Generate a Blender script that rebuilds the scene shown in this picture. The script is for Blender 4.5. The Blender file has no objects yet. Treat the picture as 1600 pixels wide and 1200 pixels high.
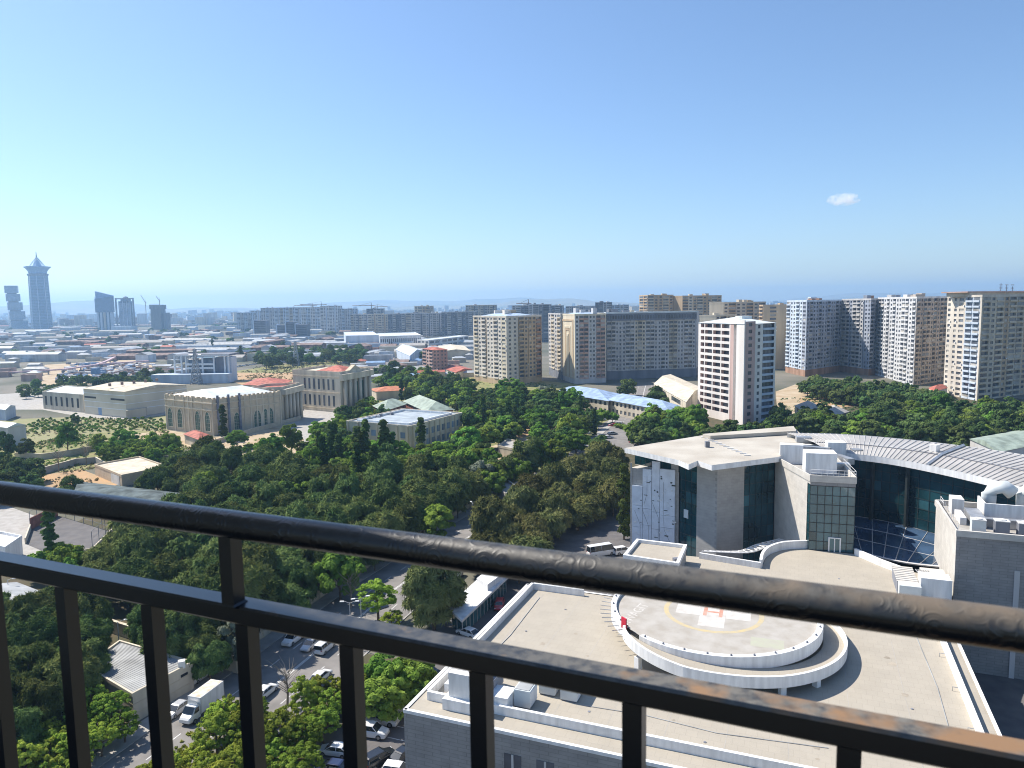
import bpy, math, random
import numpy as np
from mathutils import Vector, Matrix

random.seed(7)
rng = np.random.default_rng(7)
SC = bpy.context.scene
COL = SC.collection
R = math.radians

# ------------------------------------------------------------------ camera
H = 58.0                       # eye height above the street, metres
FPX, PITCH, ROLL = 1150.0, math.atan(123 / 1150.0), 0.0155
_f = Vector((0, math.cos(PITCH), -math.sin(PITCH)))
_r0 = Vector((1, 0, 0)); _u0 = _r0.cross(_f)
_r = _r0 * math.cos(ROLL) - _u0 * math.sin(ROLL)
_u = _r0 * math.sin(ROLL) + _u0 * math.cos(ROLL)
cam = bpy.data.cameras.new('camera')
cam_o = bpy.data.objects.new('camera', cam); COL.objects.link(cam_o)
m3 = Matrix((_r, _u, -_f)).transposed()
cam_o.matrix_world = Matrix.Translation((0, 0, H)) @ m3.to_4x4()
cam.sensor_width = 36.0; cam.lens = 36.0 * FPX / 1600.0
cam.clip_start = 0.05; cam.clip_end = 40000
cam.dof.use_dof = True; cam.dof.focus_distance = 250.0; cam.dof.aperture_fstop = 8.5
SC.camera = cam_o

# ------------------------------------------------------------------ sky, sun, exposure
SUN_EL, SUN_AZ_VEC = R(50), Vector((-0.86, 0.51))
SUN_AZ_VEC.normalize()
w = bpy.data.worlds.new('World'); SC.world = w; w.use_nodes = True
wn = w.node_tree.nodes; wl = w.node_tree.links
bg = wn['Background']
sky = wn.new('ShaderNodeTexSky'); sky.sky_type = 'NISHITA'; sky.sun_disc = False
sky.sun_elevation = SUN_EL
sky.sun_rotation = math.atan2(SUN_AZ_VEC.x, SUN_AZ_VEC.y)
sky.altitude = 0; sky.air_density = 1.0; sky.dust_density = 0.5; sky.ozone_density = 5.5
wl.new(sky.outputs[0], bg.inputs[0]); bg.inputs[1].default_value = 0.112
sun = bpy.data.lights.new('sun', 'SUN'); sun.energy = 5.0; sun.angle = R(0.5); sun.color = (1, 0.93, 0.83)
sun_o = bpy.data.objects.new('sun', sun); COL.objects.link(sun_o)
sdir = Vector((SUN_AZ_VEC.x * math.cos(SUN_EL), SUN_AZ_VEC.y * math.cos(SUN_EL), math.sin(SUN_EL)))
sun_o.rotation_euler = (-sdir).to_track_quat('-Z', 'Y').to_euler()
vs = SC.view_settings; vs.view_transform = 'Standard'; vs.look = 'None'; vs.exposure = 0.58; vs.gamma = 1.0
cy = SC.cycles
cy.use_denoising = True; cy.pixel_filter_type = 'BLACKMAN_HARRIS'; cy.filter_width = 1.05
try: cy.denoiser = 'OPENIMAGEDENOISE'
except Exception: pass
cy.max_bounces = 6; cy.diffuse_bounces = 3; cy.glossy_bounces = 3; cy.transmission_bounces = 4
cy.transparent_max_bounces = 8; cy.volume_bounces = 4
cy.caustics_reflective = False; cy.caustics_refractive = False
cy.sample_clamp_indirect = 4.0

# ------------------------------------------------------------------ pixel <-> place
def ray(px, py):
    return _f + _r * ((px - 800) / FPX) + _u * ((600 - py) / FPX)
def G(px, py, z=0.0):
    d = ray(px, py); t = (z - H) / d.z
    return (d.x * t, d.y * t)
def PD(px, depth):
    d = ray(px, 500); return (d.x / d.y * depth, depth)
def ZP(px, py, depth):          # height of a point seen at that row, at that distance
    d = ray(px, py); return H + d.z / d.y * depth

# ------------------------------------------------------------------ materials
MATS = {}
def mat(name, col, rough=0.8, var=0.12, scale=0.6, metal=0.0, spec=0.3, bump=0.0, bscale=8.0, col2=None, streak=False, detail=4.0):
    if name in MATS: return MATS[name]
    m = bpy.data.materials.new(name); m.use_nodes = True
    n, l = m.node_tree.nodes, m.node_tree.links
    b = n['Principled BSDF']; MATS[name] = m
    b.inputs['Roughness'].default_value = rough; b.inputs['Metallic'].default_value = metal
    b.inputs['Specular IOR Level'].default_value = spec
    geo = n.new('ShaderNodeNewGeometry')
    src = geo.outputs['Position']
    if streak:
        mp = n.new('ShaderNodeMapping'); mp.inputs['Scale'].default_value = (1, 1, 0.12); l.new(src, mp.inputs[0]); src = mp.outputs[0]
    nz = n.new('ShaderNodeTexNoise'); nz.inputs['Scale'].default_value = scale; nz.inputs['Detail'].default_value = detail
    l.new(src, nz.inputs['Vector'])
    mix = n.new('ShaderNodeMixRGB')
    c2 = col2 if col2 else tuple(max(0, c * (1 - 2.2 * var)) for c in col)
    c1 = col if col2 else tuple(min(1, c * (1 + 1.0 * var)) for c in col)
    mix.inputs[1].default_value = (*c1, 1); mix.inputs[2].default_value = (*c2, 1)
    rp = n.new('ShaderNodeValToRGB'); rp.color_ramp.elements[0].position = 0.35; rp.color_ramp.elements[1].position = 0.68
    l.new(nz.outputs[0], rp.inputs[0]); l.new(rp.outputs[0], mix.inputs[0])
    l.new(mix.outputs[0], b.inputs['Base Color'])
    if bump:
        nb = n.new('ShaderNodeTexNoise'); nb.inputs['Scale'].default_value = bscale; nb.inputs['Detail'].default_value = 3
        l.new(geo.outputs['Position'], nb.inputs['Vector'])
        bp = n.new('ShaderNodeBump'); bp.inputs['Strength'].default_value = bump; bp.inputs['Distance'].default_value = 0.05
        l.new(nb.outputs[0], bp.inputs['Height']); l.new(bp.outputs[0], b.inputs['Normal'])
    return m

def brickmat(name, col, col2, mortar, w_, h_, rough=0.8, msize=0.012, axis='XZ', ang=0.0, spec=0.3, var=.12, scale=.6):
    """courses of stone or pavers: colour and fine joints only"""
    if name in MATS: return MATS[name]
    m = mat(name, col, rough, spec=spec, var=var, scale=scale, detail=8); n, l = m.node_tree.nodes, m.node_tree.links
    b = n['Principled BSDF']; geo = n['Geometry']
    mp = n.new('ShaderNodeVectorRotate'); mp.rotation_type = 'Z_AXIS'; mp.inputs['Angle'].default_value = ang
    l.new(geo.outputs['Position'], mp.inputs['Vector'])
    vec = mp.outputs[0]
    if axis == 'XZ':
        sp = n.new('ShaderNodeSeparateXYZ'); cb = n.new('ShaderNodeCombineXYZ'); l.new(vec, sp.inputs[0])
        ad = n.new('ShaderNodeMath'); ad.operation = 'ADD'; l.new(sp.outputs[0], ad.inputs[0]); l.new(sp.outputs[1], ad.inputs[1])
        l.new(ad.outputs[0], cb.inputs[0]); l.new(sp.outputs[2], cb.inputs[1]); vec = cb.outputs[0]
    bt = n.new('ShaderNodeTexBrick'); bt.inputs['Scale'].default_value = 1.0
    bt.inputs['Color1'].default_value = (*col, 1); bt.inputs['Color2'].default_value = (*col2, 1); bt.inputs['Mortar'].default_value = (*mortar, 1)
    bt.inputs['Brick Width'].default_value = w_; bt.inputs['Row Height'].default_value = h_; bt.inputs['Mortar Size'].default_value = msize
    l.new(vec, bt.inputs['Vector'])
    old = b.inputs['Base Color'].links[0].from_socket
    mx = n.new('ShaderNodeMixRGB'); mx.blend_type = 'MIX'; mx.inputs[0].default_value = 0.55
    l.new(old, mx.inputs[1]); l.new(bt.outputs[0], mx.inputs[2]); l.new(mx.outputs[0], b.inputs['Base Color'])
    return m

def glassmat(name, col, rough=0.06, spec=0.9, metal=0.0):
    if name in MATS: return MATS[name]
    m = mat(name, col, rough, var=0.25, scale=0.15, spec=spec, metal=metal)
    return m

def leafmat(name, c1, c2, trans=0.25):
    m = bpy.data.materials.new(name); m.use_nodes = True; MATS[name] = m
    n, l = m.node_tree.nodes, m.node_tree.links; n.clear()
    out = n.new('ShaderNodeOutputMaterial'); d = n.new('ShaderNodeBsdfDiffuse'); t = n.new('ShaderNodeBsdfTranslucent'); mx = n.new('ShaderNodeMixShader')
    at = n.new('ShaderNodeAttribute'); at.attribute_name = 'tint'
    oi = n.new('ShaderNodeObjectInfo')
    m1 = n.new('ShaderNodeMixRGB'); m1.inputs[1].default_value = (*c1, 1); m1.inputs[2].default_value = (*c2, 1)
    l.new(at.outputs['Fac'], m1.inputs[0])
    hs = n.new('ShaderNodeHueSaturation')
    mh = n.new('ShaderNodeMapRange'); mh.inputs[3].default_value = 0.462; mh.inputs[4].default_value = 0.525; l.new(oi.outputs['Random'], mh.inputs[0])
    mu = n.new('ShaderNodeMath'); mu.operation = 'MULTIPLY'; mu.inputs[1].default_value = 7.31; l.new(oi.outputs['Random'], mu.inputs[0])
    fr = n.new('ShaderNodeMath'); fr.operation = 'FRACT'; l.new(mu.outputs[0], fr.inputs[0])
    mv = n.new('ShaderNodeMapRange'); mv.inputs[3].default_value = 0.72; mv.inputs[4].default_value = 1.5; l.new(fr.outputs[0], mv.inputs[0])
    l.new(mh.outputs[0], hs.inputs['Hue']); l.new(mv.outputs[0], hs.inputs['Value']); l.new(m1.outputs[0], hs.inputs['Color'])
    l.new(hs.outputs[0], d.inputs[0]); l.new(hs.outputs[0], t.inputs[0]); mx.inputs[0].default_value = trans
    l.new(d.outputs[0], mx.inputs[1]); l.new(t.outputs[0], mx.inputs[2]); l.new(mx.outputs[0], out.inputs[0])
    return m

# ------------------------------------------------------------------ mesh helpers
class MB:
    def __init__(s): s.v = []; s.f = []; s.m = []
    def quad(s, a, b, c, d, mi=0):
        i = len(s.v); s.v += [a, b, c, d]; s.f.append((i, i + 1, i + 2, i + 3)); s.m.append(mi)
    def poly(s, pts, mi=0):
        i = len(s.v); s.v += list(pts); s.f.append(tuple(range(i, i + len(pts)))); s.m.append(mi)
    def box(s, cx, cy, cz, sx, sy, sz, rz=0.0, mi=0, taper=1.0):
        """centre of the base at cz"""
        c, q = math.cos(rz), math.sin(rz); i = len(s.v)
        for z, k in ((cz, 1.0), (cz + sz, taper)):
            for ax, ay in ((-.5, -.5), (.5, -.5), (.5, .5), (-.5, .5)):
                x, y = ax * sx * k, ay * sy * k; s.v.append((cx + x * c - y * q, cy + x * q + y * c, z))
        for q4 in ((3, 2, 1, 0), (4, 5, 6, 7), (0, 1, 5, 4), (1, 2, 6, 5), (2, 3, 7, 6), (3, 0, 4, 7)):
            s.f.append(tuple(i + k for k in q4)); s.m.append(mi)
    def prism(s, poly, z0, z1, mi=0, mt=None, bottom=False, inset=0.0):
        n = len(poly); i = len(s.v)
        s.v += [(p[0], p[1], z0) for p in poly] + [(p[0], p[1], z1) for p in poly]
        for k in range(n):
            k2 = (k + 1) % n; s.f.append((i + k, i + k2, i + n + k2, i + n + k)); s.m.append(mi)
        s.f.append(tuple(i + n + k for k in range(n))); s.m.append(mi if mt is None else mt)
        if bottom: s.f.append(tuple(i + k for k in reversed(range(n)))); s.m.append(mi)
    def tube(s, pts, rads, n=6, mi=0, cap=True):
        rings = []
        for k, p in enumerate(pts):
            p = Vector(p); a = Vector(pts[max(0, k - 1)]); b = Vector(pts[min(len(pts) - 1, k + 1)])
            t = (b - a).normalized(); u = t.cross(Vector((0.31, 0.17, 0.93)));
            if u.length < 1e-3: u = t.cross(Vector((1, 0, 0)))
            u.normalize(); v = t.cross(u); rr = rads[k] if isinstance(rads, (list, tuple)) else rads
            i = len(s.v); rings.append(i)
            for j in range(n):
                q = p + u * (rr * math.cos(2 * math.pi * j / n)) + v * (rr * math.sin(2 * math.pi * j / n)); s.v.append(tuple(q))
        for k in range(len(pts) - 1):
            for j in range(n):
                j2 = (j + 1) % n; s.f.append((rings[k] + j, rings[k] + j2, rings[k + 1] + j2, rings[k + 1] + j)); s.m.append(mi)
        if cap:
            s.f.append(tuple(rings[0] + j for j in reversed(range(n)))); s.m.append(mi)
            s.f.append(tuple(rings[-1] + j for j in range(n))); s.m.append(mi)
    def strip(s, A, B, mi=0):            # ruled surface between two 3-D polylines
        for k in range(len(A) - 1): s.quad(A[k], A[k + 1], B[k + 1], B[k], mi)
    def mesh(s, name, mats, base=(0, 0, 0), smooth=False):
        me = bpy.data.meshes.new(name)
        bx, by, bz = base
        me.from_pydata([(v[0] - bx, v[1] - by, v[2] - bz) for v in s.v], [], s.f)
        if not isinstance(mats, (list, tuple)): mats = [mats]
        for q in mats: me.materials.append(q)
        me.polygons.foreach_set('material_index', s.m)
        if smooth: me.polygons.foreach_set('use_smooth', [True] * len(s.f))
        me.update(); return me
    def build(s, name, mats, parent=None, smooth=False, kind=None, label=None):
        base = tuple(parent.matrix_world.translation) if parent else (0, 0, 0)
        if parent: base = tuple(ROOTLOC.get(parent.name, (0, 0, 0)))
        o = bpy.data.objects.new(name, s.mesh(name, mats, base, smooth)); COL.objects.link(o)
        if parent: o.parent = parent; ROOTLOC[o.name] = ROOTLOC.get(parent.name, (0, 0, 0))
        if kind: o['kind'] = kind
        if label: o['label'] = label
        return o
ROOTLOC = {}
def tag(o, label, cat, group=None):
    o['label'] = label; o['category'] = cat
    if group: o['group'] = group
    return o
def thing(name, label, cat, loc=(0, 0, 0), group=None):
    o = bpy.data.objects.new(name, None); COL.objects.link(o); o.location = loc; o.empty_display_size = 0.5
    ROOTLOC[o.name] = tuple(loc)
    return tag(o, label, cat, group)
def struct(name, mb, mats, **k):
    o = mb.build(name, mats, **k); o['kind'] = 'structure'; return o
def copy_tree(o, parent=None):
    c = o.copy(); COL.objects.link(c); c.parent = parent
    if parent: c.matrix_parent_inverse = o.matrix_parent_inverse.copy()
    for ch in o.children: copy_tree(ch, c)
    return c
def inst(name, me, parent, loc, rz=0.0, sc=(1, 1, 1)):
    o = bpy.data.objects.new(name, me); COL.objects.link(o); o.parent = parent
    o.location = loc; o.rotation_euler = (0, 0, rz); o.scale = sc; return o
def lerp(a, b, t): return tuple(x + (y - x) * t for x, y in zip(a, b))
def dist(a, b): return math.hypot(a[0] - b[0], a[1] - b[1])
def ccw(poly):
    s = sum(poly[i][0] * poly[(i + 1) % len(poly)][1] - poly[(i + 1) % len(poly)][0] * poly[i][1] for i in range(len(poly)))
    return list(poly) if s > 0 else list(reversed(poly))
def cen(poly): return (sum(p[0] for p in poly) / len(poly), sum(p[1] for p in poly) / len(poly))
def grow(poly, d):
    """offset a convex-ish ccw polygon outward"""
    out = []; n = len(poly)
    for i in range(n):
        p0, p1, p2 = Vector(poly[i - 1]), Vector(poly[i]), Vector(poly[(i + 1) % n])
        e1 = (p1 - p0).normalized(); e2 = (p2 - p1).normalized()
        n1 = Vector((e1.y, -e1.x)); n2 = Vector((e2.y, -e2.x)); b = n1 + n2
        if b.length < 1e-4: b = n1
        b.normalize(); k = d / max(0.35, b.dot(n1)); q = p1 + b * k; out.append((q.x, q.y))
    return out
def ring(mb, poly, thick, z0, z1, mi=0):
    """a parapet or kerb: hollow wall following the polygon"""
    inn = grow(poly, -thick); n = len(poly)
    for k in range(n):
        k2 = (k + 1) % n; a, b, c, d = poly[k], poly[k2], inn[k2], inn[k]
        mb.quad((*a, z0), (*b, z0), (*b, z1), (*a, z1), mi); mb.quad((*c, z0), (*d, z0), (*d, z1), (*c, z1), mi)
        mb.quad((*a, z1), (*b, z1), (*c, z1), (*d, z1), mi)
def wallpath(mb, pts, thick, z0, z1, mi=0, mtop=None):
    """a free-standing wall along an open path"""
    n = len(pts); L = []; Rr = []
    for k in range(n):
        a = Vector(pts[max(0, k - 1)][:2]); b = Vector(pts[min(n - 1, k + 1)][:2]); t = (b - a).normalized(); nn = Vector((-t.y, t.x)) * thick / 2
        p = Vector(pts[k][:2]); L.append((p + nn)); Rr.append((p - nn))
    zz0 = z0 if isinstance(z0, (list, tuple)) else [z0] * n
    zz1 = z1 if isinstance(z1, (list, tuple)) else [z1] * n
    P = lambda v, z: (v.x, v.y, z)
    mt = mi if mtop is None else mtop
    for k in range(n - 1):
        mb.quad(P(Rr[k], zz0[k]), P(Rr[k + 1], zz0[k + 1]), P(Rr[k + 1], zz1[k + 1]), P(Rr[k], zz1[k]), mi)
        mb.quad(P(L[k + 1], zz0[k + 1]), P(L[k], zz0[k]), P(L[k], zz1[k]), P(L[k + 1], zz1[k + 1]), mi)
        mb.quad(P(Rr[k], zz1[k]), P(Rr[k + 1], zz1[k + 1]), P(L[k + 1], zz1[k + 1]), P(L[k], zz1[k]), mt)
        mb.quad(P(L[k], zz0[k]), P(L[k + 1], zz0[k + 1]), P(Rr[k + 1], zz0[k + 1]), P(Rr[k], zz0[k]), mi)
    for k in (0, n - 1): mb.quad(P(L[k], zz0[k]), P(Rr[k], zz0[k]), P(Rr[k], zz1[k]), P(L[k], zz1[k]), mi)
def inside(p, poly):
    x, y = p; c = False; j = len(poly) - 1
    for i in range(len(poly)):
        xi, yi = poly[i]; xj, yj = poly[j]
        if (yi > y) != (yj > y) and x < (xj - xi) * (y - yi) / (yj - yi) + xi: c = not c
        j = i
    return c
KEEP_OUT = []           # footprints no tree may stand in

def facade(wm, gm, p0, p1, z0, z1, cols, fh=3.1, wh=0.52, sill=0.28, rec=0.3, ww=0.55, panes=2, balc=0.55, gap=0.0):
    """one wall of a block, floor by floor, with real recessed openings. cols: (width, kind, material)"""
    a, b = Vector(p0), Vector(p1); L = (b - a).length; e = (b - a) / L; nn = Vector((e.y, -e.x))
    def P(s, z, d=0.0):
        q = a + e * s + nn * d; return (q.x, q.y, z)
    n = max(1, round((z1 - z0) / fh)); f = (z1 - z0) / n
    tot = sum(c[0] for c in cols); s = 0.0
    for wd, kind, mi in cols:
        s0 = s; s1 = s + wd / tot * L; s = s1
        if kind == '.':
            wm.quad(P(s0, z0), P(s1, z0), P(s1, z1), P(s0, z1), mi); continue
        if kind == 'g':          # deep shaded slot
            wm.quad(P(s0, z0, -1.2), P(s1, z0, -1.2), P(s1, z1, -1.2), P(s0, z1, -1.2), mi)
            wm.quad(P(s0, z0), P(s0, z0, -1.2), P(s0, z1, -1.2), P(s0, z1), mi); wm.quad(P(s1, z0, -1.2), P(s1, z0), P(s1, z1), P(s1, z1, -1.2), mi); continue
        k = (0.9 if kind == 'b' else 0.78 if kind == 'W' else ww)
        wa = s0 + (s1 - s0) * (1 - k) / 2; wb = s1 - (s1 - s0) * (1 - k) / 2
        wm.quad(P(s0, z0), P(wa, z0), P(wa, z1), P(s0, z1), mi); wm.quad(P(wb, z0), P(s1, z0), P(s1, z1), P(wb, z1), mi)
        for r in range(n):
            za = z0 + r * f; lo = za + f * (0.34 if kind == 'b' else sill); hi = lo + f * (0.56 if kind == 'b' else wh); zt = za + f
            d = 0.9 if kind == 'b' else rec
            shut = kind == 'b' and random.random() < .38          # some loggias are glazed in
            if shut: d = .12
            wm.quad(P(wa, za), P(wb, za), P(wb, lo), P(wa, lo), mi); wm.quad(P(wa, hi), P(wb, hi), P(wb, zt), P(wa, zt), mi)
            wm.quad(P(wa, lo), P(wb, lo), P(wb, lo, -d), P(wa, lo, -d), mi); wm.quad(P(wa, hi, -d), P(wb, hi, -d), P(wb, hi), P(wa, hi), mi)
            wm.quad(P(wa, lo), P(wa, lo, -d), P(wa, hi, -d), P(wa, hi), mi); wm.quad(P(wb, lo, -d), P(wb, lo), P(wb, hi), P(wb, hi, -d), mi)
            gm.quad(P(wa, lo, -d), P(wb, lo, -d), P(wb, hi, -d), P(wa, hi, -d), random.randrange(panes) if (shut or random.random() < 0.5) else 0)
            if getattr(gm, 'ac', None) is not None and kind in 'wW' and random.random() < .16:
                c_ = a + e * (wb + .35) + nn * .3; gm.ac.box(c_.x, c_.y, lo - .1, .9, .5, .65, math.atan2(e.y, e.x))
            if kind == 'b':       # projecting balcony front
                q = balc
                wm.quad(P(wa, za + .1, q), P(wb, za + .1, q), P(wb, lo, q), P(wa, lo, q), mi); wm.quad(P(wa, lo, q), P(wb, lo, q), P(wb, lo, 0), P(wa, lo, 0), mi)
                wm.quad(P(wa, za + .1, 0), P(wa, za + .1, q), P(wa, lo, q), P(wa, lo, 0), mi); wm.quad(P(wb, za + .1, q), P(wb, za + .1, 0), P(wb, lo, 0), P(wb, lo, q), mi)
                wm.quad(P(wb, za + .1, q), P(wa, za + .1, q), P(wa, za + .1, 0), P(wb, za + .1, 0), mi)
# ------------------------------------------------------------------ colours of the place
M_earth = mat('dry_earth', (0.33, 0.25, 0.165), 0.95, scale=0.09, col2=(0.20, 0.165, 0.10), detail=8)
M_sand = mat('sandy_ground', (0.50, 0.41, 0.29), 0.95, scale=0.12, col2=(0.36, 0.26, 0.15), detail=8)
M_orange = mat('orange_earth', (0.46, 0.29, 0.15), 0.95, scale=0.15, col2=(0.36, 0.26, 0.15), detail=8)
M_grass = mat('dry_grass', (0.16, 0.19, 0.06), 0.95, scale=0.2, col2=(0.30, 0.25, 0.12), detail=8)
M_green = mat('fresh_grass', (0.14, 0.22, 0.045), 0.95, scale=0.5, col2=(0.10, 0.15, 0.04), detail=8)
M_wood = mat('forest_floor', (0.11, 0.085, 0.05), 0.95, scale=0.25, col2=(0.055, 0.06, 0.028), detail=8)
M_asph = mat('asphalt', (0.15, 0.14, 0.135), 0.85, scale=0.35, col2=(0.105, 0.10, 0.10), detail=8)
M_asph2 = mat('pale_asphalt', (0.24, 0.225, 0.21), 0.85, scale=0.3, col2=(0.17, 0.16, 0.15), detail=8)
M_conc = mat('concrete', (0.42, 0.40, 0.37), 0.9, scale=0.5, col2=(0.32, 0.30, 0.27), detail=6)
M_paint = mat('road_paint', (0.75, 0.75, 0.72), 0.7, scale=2.0, var=0.15)
M_white = mat('white_paint', (0.76, 0.76, 0.75), 0.6, scale=1.5, var=0.07, streak=True, detail=8)
M_whitew = mat('weathered_white', (0.72, 0.71, 0.69), 0.6, scale=0.9, var=0.10, streak=True)
M_stone = brickmat('sandstone', (0.58, 0.49, 0.36), (0.54, 0.45, 0.33), (0.40, 0.33, 0.24), 1.2, 0.55, rough=0.9)
M_stone2 = mat('pale_limestone', (0.61, 0.54, 0.42), 0.9, scale=0.3, var=0.12, streak=True)
M_beige = mat('beige_render', (0.57, 0.50, 0.39), 0.9, scale=0.2, var=0.10, streak=True)
M_cream = mat('cream_render', (0.66, 0.58, 0.44), 0.9, scale=0.2, var=0.08, streak=True)
M_tan = mat('tan_render', (0.50, 0.38, 0.25), 0.9, scale=0.2, var=0.10, streak=True)
M_pink = mat('pink_render', (0.50, 0.34, 0.28), 0.9, scale=0.2, var=0.12, streak=True)
M_brown = mat('brown_render', (0.36, 0.22, 0.15), 0.9, scale=0.2, var=0.15, streak=True)
M_lgrey = mat('light_grey_render', (0.52, 0.51, 0.50), 0.9, scale=0.2, var=0.10, streak=True)
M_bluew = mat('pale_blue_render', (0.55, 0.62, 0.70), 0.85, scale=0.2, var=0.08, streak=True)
M_bluec = mat('blue_cladding', (0.22, 0.34, 0.52), 0.6, scale=0.2, var=0.10)
M_dkg = mat('dark_grey_render', (0.20, 0.21, 0.24), 0.85, scale=0.2, var=0.12, streak=True)
M_redroof = mat('red_roof', (0.42, 0.13, 0.09), 0.75, scale=0.4, var=0.2)
M_redwall = mat('red_brick', (0.33, 0.13, 0.09), 0.9, scale=0.6, var=0.2)
M_greenroof = mat('green_roof', (0.30, 0.36, 0.30), 0.7, scale=0.3, var=0.15)
M_blueroof = mat('blue_metal_roof', (0.42, 0.52, 0.66), 0.45, scale=0.3, var=0.12, spec=0.5)
M_palerf = mat('pale_metal_roof', (0.62, 0.66, 0.66), 0.5, scale=0.25, var=0.10, spec=0.5)
M_greyrf = mat('grey_metal_roof', (0.36, 0.37, 0.37), 0.6, scale=0.3, var=0.15)
M_rust = mat('rusty_brown', (0.25, 0.18, 0.155), 0.85, scale=0.2, var=0.25)
M_dark = mat('dark_opening', (0.025, 0.028, 0.035), 0.5, var=0.2)
M_pane = glassmat('window_dark', (0.085, 0.095, 0.115), 0.15, 0.6)
M_pane2 = glassmat('window_mid', (0.16, 0.17, 0.18), 0.3, 0.5)
M_pane3 = glassmat('window_curtained', (0.40, 0.38, 0.34), 0.5, 0.4)
PANES = [M_pane, M_pane2, M_pane3]
M_teal = glassmat('green_glass', (0.02, 0.055, 0.06), 0.05, 1.0)
M_bglass = glassmat('blue_tower_glass', (0.05, 0.10, 0.20), 0.2, 0.7)
M_steel = mat('galvanised_steel', (0.45, 0.46, 0.47), 0.45, metal=0.6, var=0.1)
M_black = mat('black_rubber', (0.02, 0.02, 0.02), 0.8)

# ------------------------------------------------------------------ the ground and the roads
g = MB()
ys = [-120, 0, 60, 100, 150, 220, 320, 480, 700, 1000, 1500, 2200, 3200, 4600, 6500, 9000, 13000]
for j in range(len(ys) - 1):
    for i in range(12):
        xa, xb = -1 + i / 6, -1 + (i + 1) / 6
        wa, wb = 400 + max(0, ys[j]) * 1.05, 400 + max(0, ys[j + 1]) * 1.05
        g.quad((xa * wa, ys[j], 0), (xb * wa, ys[j], 0), (xb * wb, ys[j + 1], 0), (xa * wb, ys[j + 1], 0))
M_ground = mat('ground_mix', (0.20, 0.18, 0.145), 0.95, scale=0.015, col2=(0.075, 0.085, 0.055), detail=14)
struct('ground', g, M_ground)

def sheet(name, pts, m, z, kind='structure'):
    mb = MB(); mb.poly([(p[0], p[1], z) for p in ccw(pts)]); o = mb.build(name, m); o['kind'] = kind; return o
def psheet(name, pxs, m, z): return sheet(name, [G(*p) for p in pxs], m, z)

psheet('wood_floor_ground', [(-200, 880), (60, 850), (200, 770), (330, 725), (480, 745), (660, 735), (780, 745), (800, 775), (700, 860), (610, 900), (430, 1010), (250, 1000), (170, 1010), (60, 1200), (-200, 1200)], M_wood, 0.004)
psheet('grove_ground', [(690, 900), (760, 800), (860, 742), (960, 700), (1010, 700), (1000, 860), (900, 880), (820, 880)], M_wood, 0.008)
psheet('park_ground', [(560, 640), (600, 600), (740, 585), (900, 600), (1000, 640), (1080, 650), (960, 690), (880, 730), (790, 770), (700, 740), (560, 730), (440, 740)], M_grass, 0.006)
psheet('park_ground_east', [(1095, 650), (1230, 620), (1480, 605), (1700, 640), (1700, 720), (1330, 700), (1090, 690)], M_wood, 0.006)
psheet('orchard_ground', [(-60, 668), (20, 655), (130, 651), (200, 655), (262, 648), (262, 672), (160, 676), (60, 690), (-60, 700)], mat('orchard_grass', (0.23, 0.24, 0.10), .95, scale=.15, col2=(0.30, 0.26, 0.15), detail=8), 0.010)
psheet('scrub_ground', [(-60, 700), (60, 690), (160, 676), (262, 672), (300, 700), (230, 720), (130, 735), (-60, 750)], M_grass, 0.012)
psheet('dirt_lot_ground', [(40, 752), (70, 742), (125, 733), (150, 742), (200, 748), (150, 775), (60, 775)], M_orange, 0.014)
psheet('courtyard_ground', [(195, 680), (262, 672), (335, 684), (450, 655), (480, 640), (560, 640), (540, 665), (430, 690), (330, 708), (250, 695)], M_sand, 0.016)
psheet('hall_yard_ground', [(440, 660), (468, 628), (535, 630), (580, 612), (600, 640), (545, 668), (450, 700)], M_conc, 0.020)
psheet('factory_yard_ground', [(-60, 640), (66, 640), (130, 652), (200, 656), (320, 640), (300, 630), (60, 612), (-60, 620)], M_conc, 0.018)
psheet('dry_field_ground', [(345, 590), (380, 578), (470, 566), (520, 560), (530, 580), (455, 600), (380, 602)], M_orange, 0.012)
psheet('grass_field_ground', [(352, 582), (430, 571), (500, 562), (545, 560), (520, 574), (440, 583)], M_grass, 0.022)
psheet('building_site_ground', [(1212, 612), (1250, 598), (1330, 600), (1345, 622), (1310, 640), (1215, 650)], M_sand, 0.012)
psheet('orange_site_ground', [(1250, 622), (1335, 618), (1345, 634), (1250, 640)], M_orange, 0.016)
psheet('school_yard_ground', [(725, 712), (790, 690), (830, 680), (870, 690), (850, 705), (760, 722)], M_sand, 0.012)
psheet('play_yard_ground', [(760, 668), (870, 660), (890, 690), (800, 700)], M_orange, 0.010)
psheet('scrap_yard_ground', [(60, 602), (70, 570), (230, 560), (260, 580), (170, 600)], M_sand, 0.012)
psheet('terrace_ground', [(345, 716), (440, 690), (475, 685), (470, 760), (420, 745), (380, 720)], M_sand, 0.024)
psheet('court_yard_ground', [(-60, 905), (-60, 790), (10, 790), (120, 830), (160, 860), (100, 890)], M_conc, 0.024)

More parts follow.
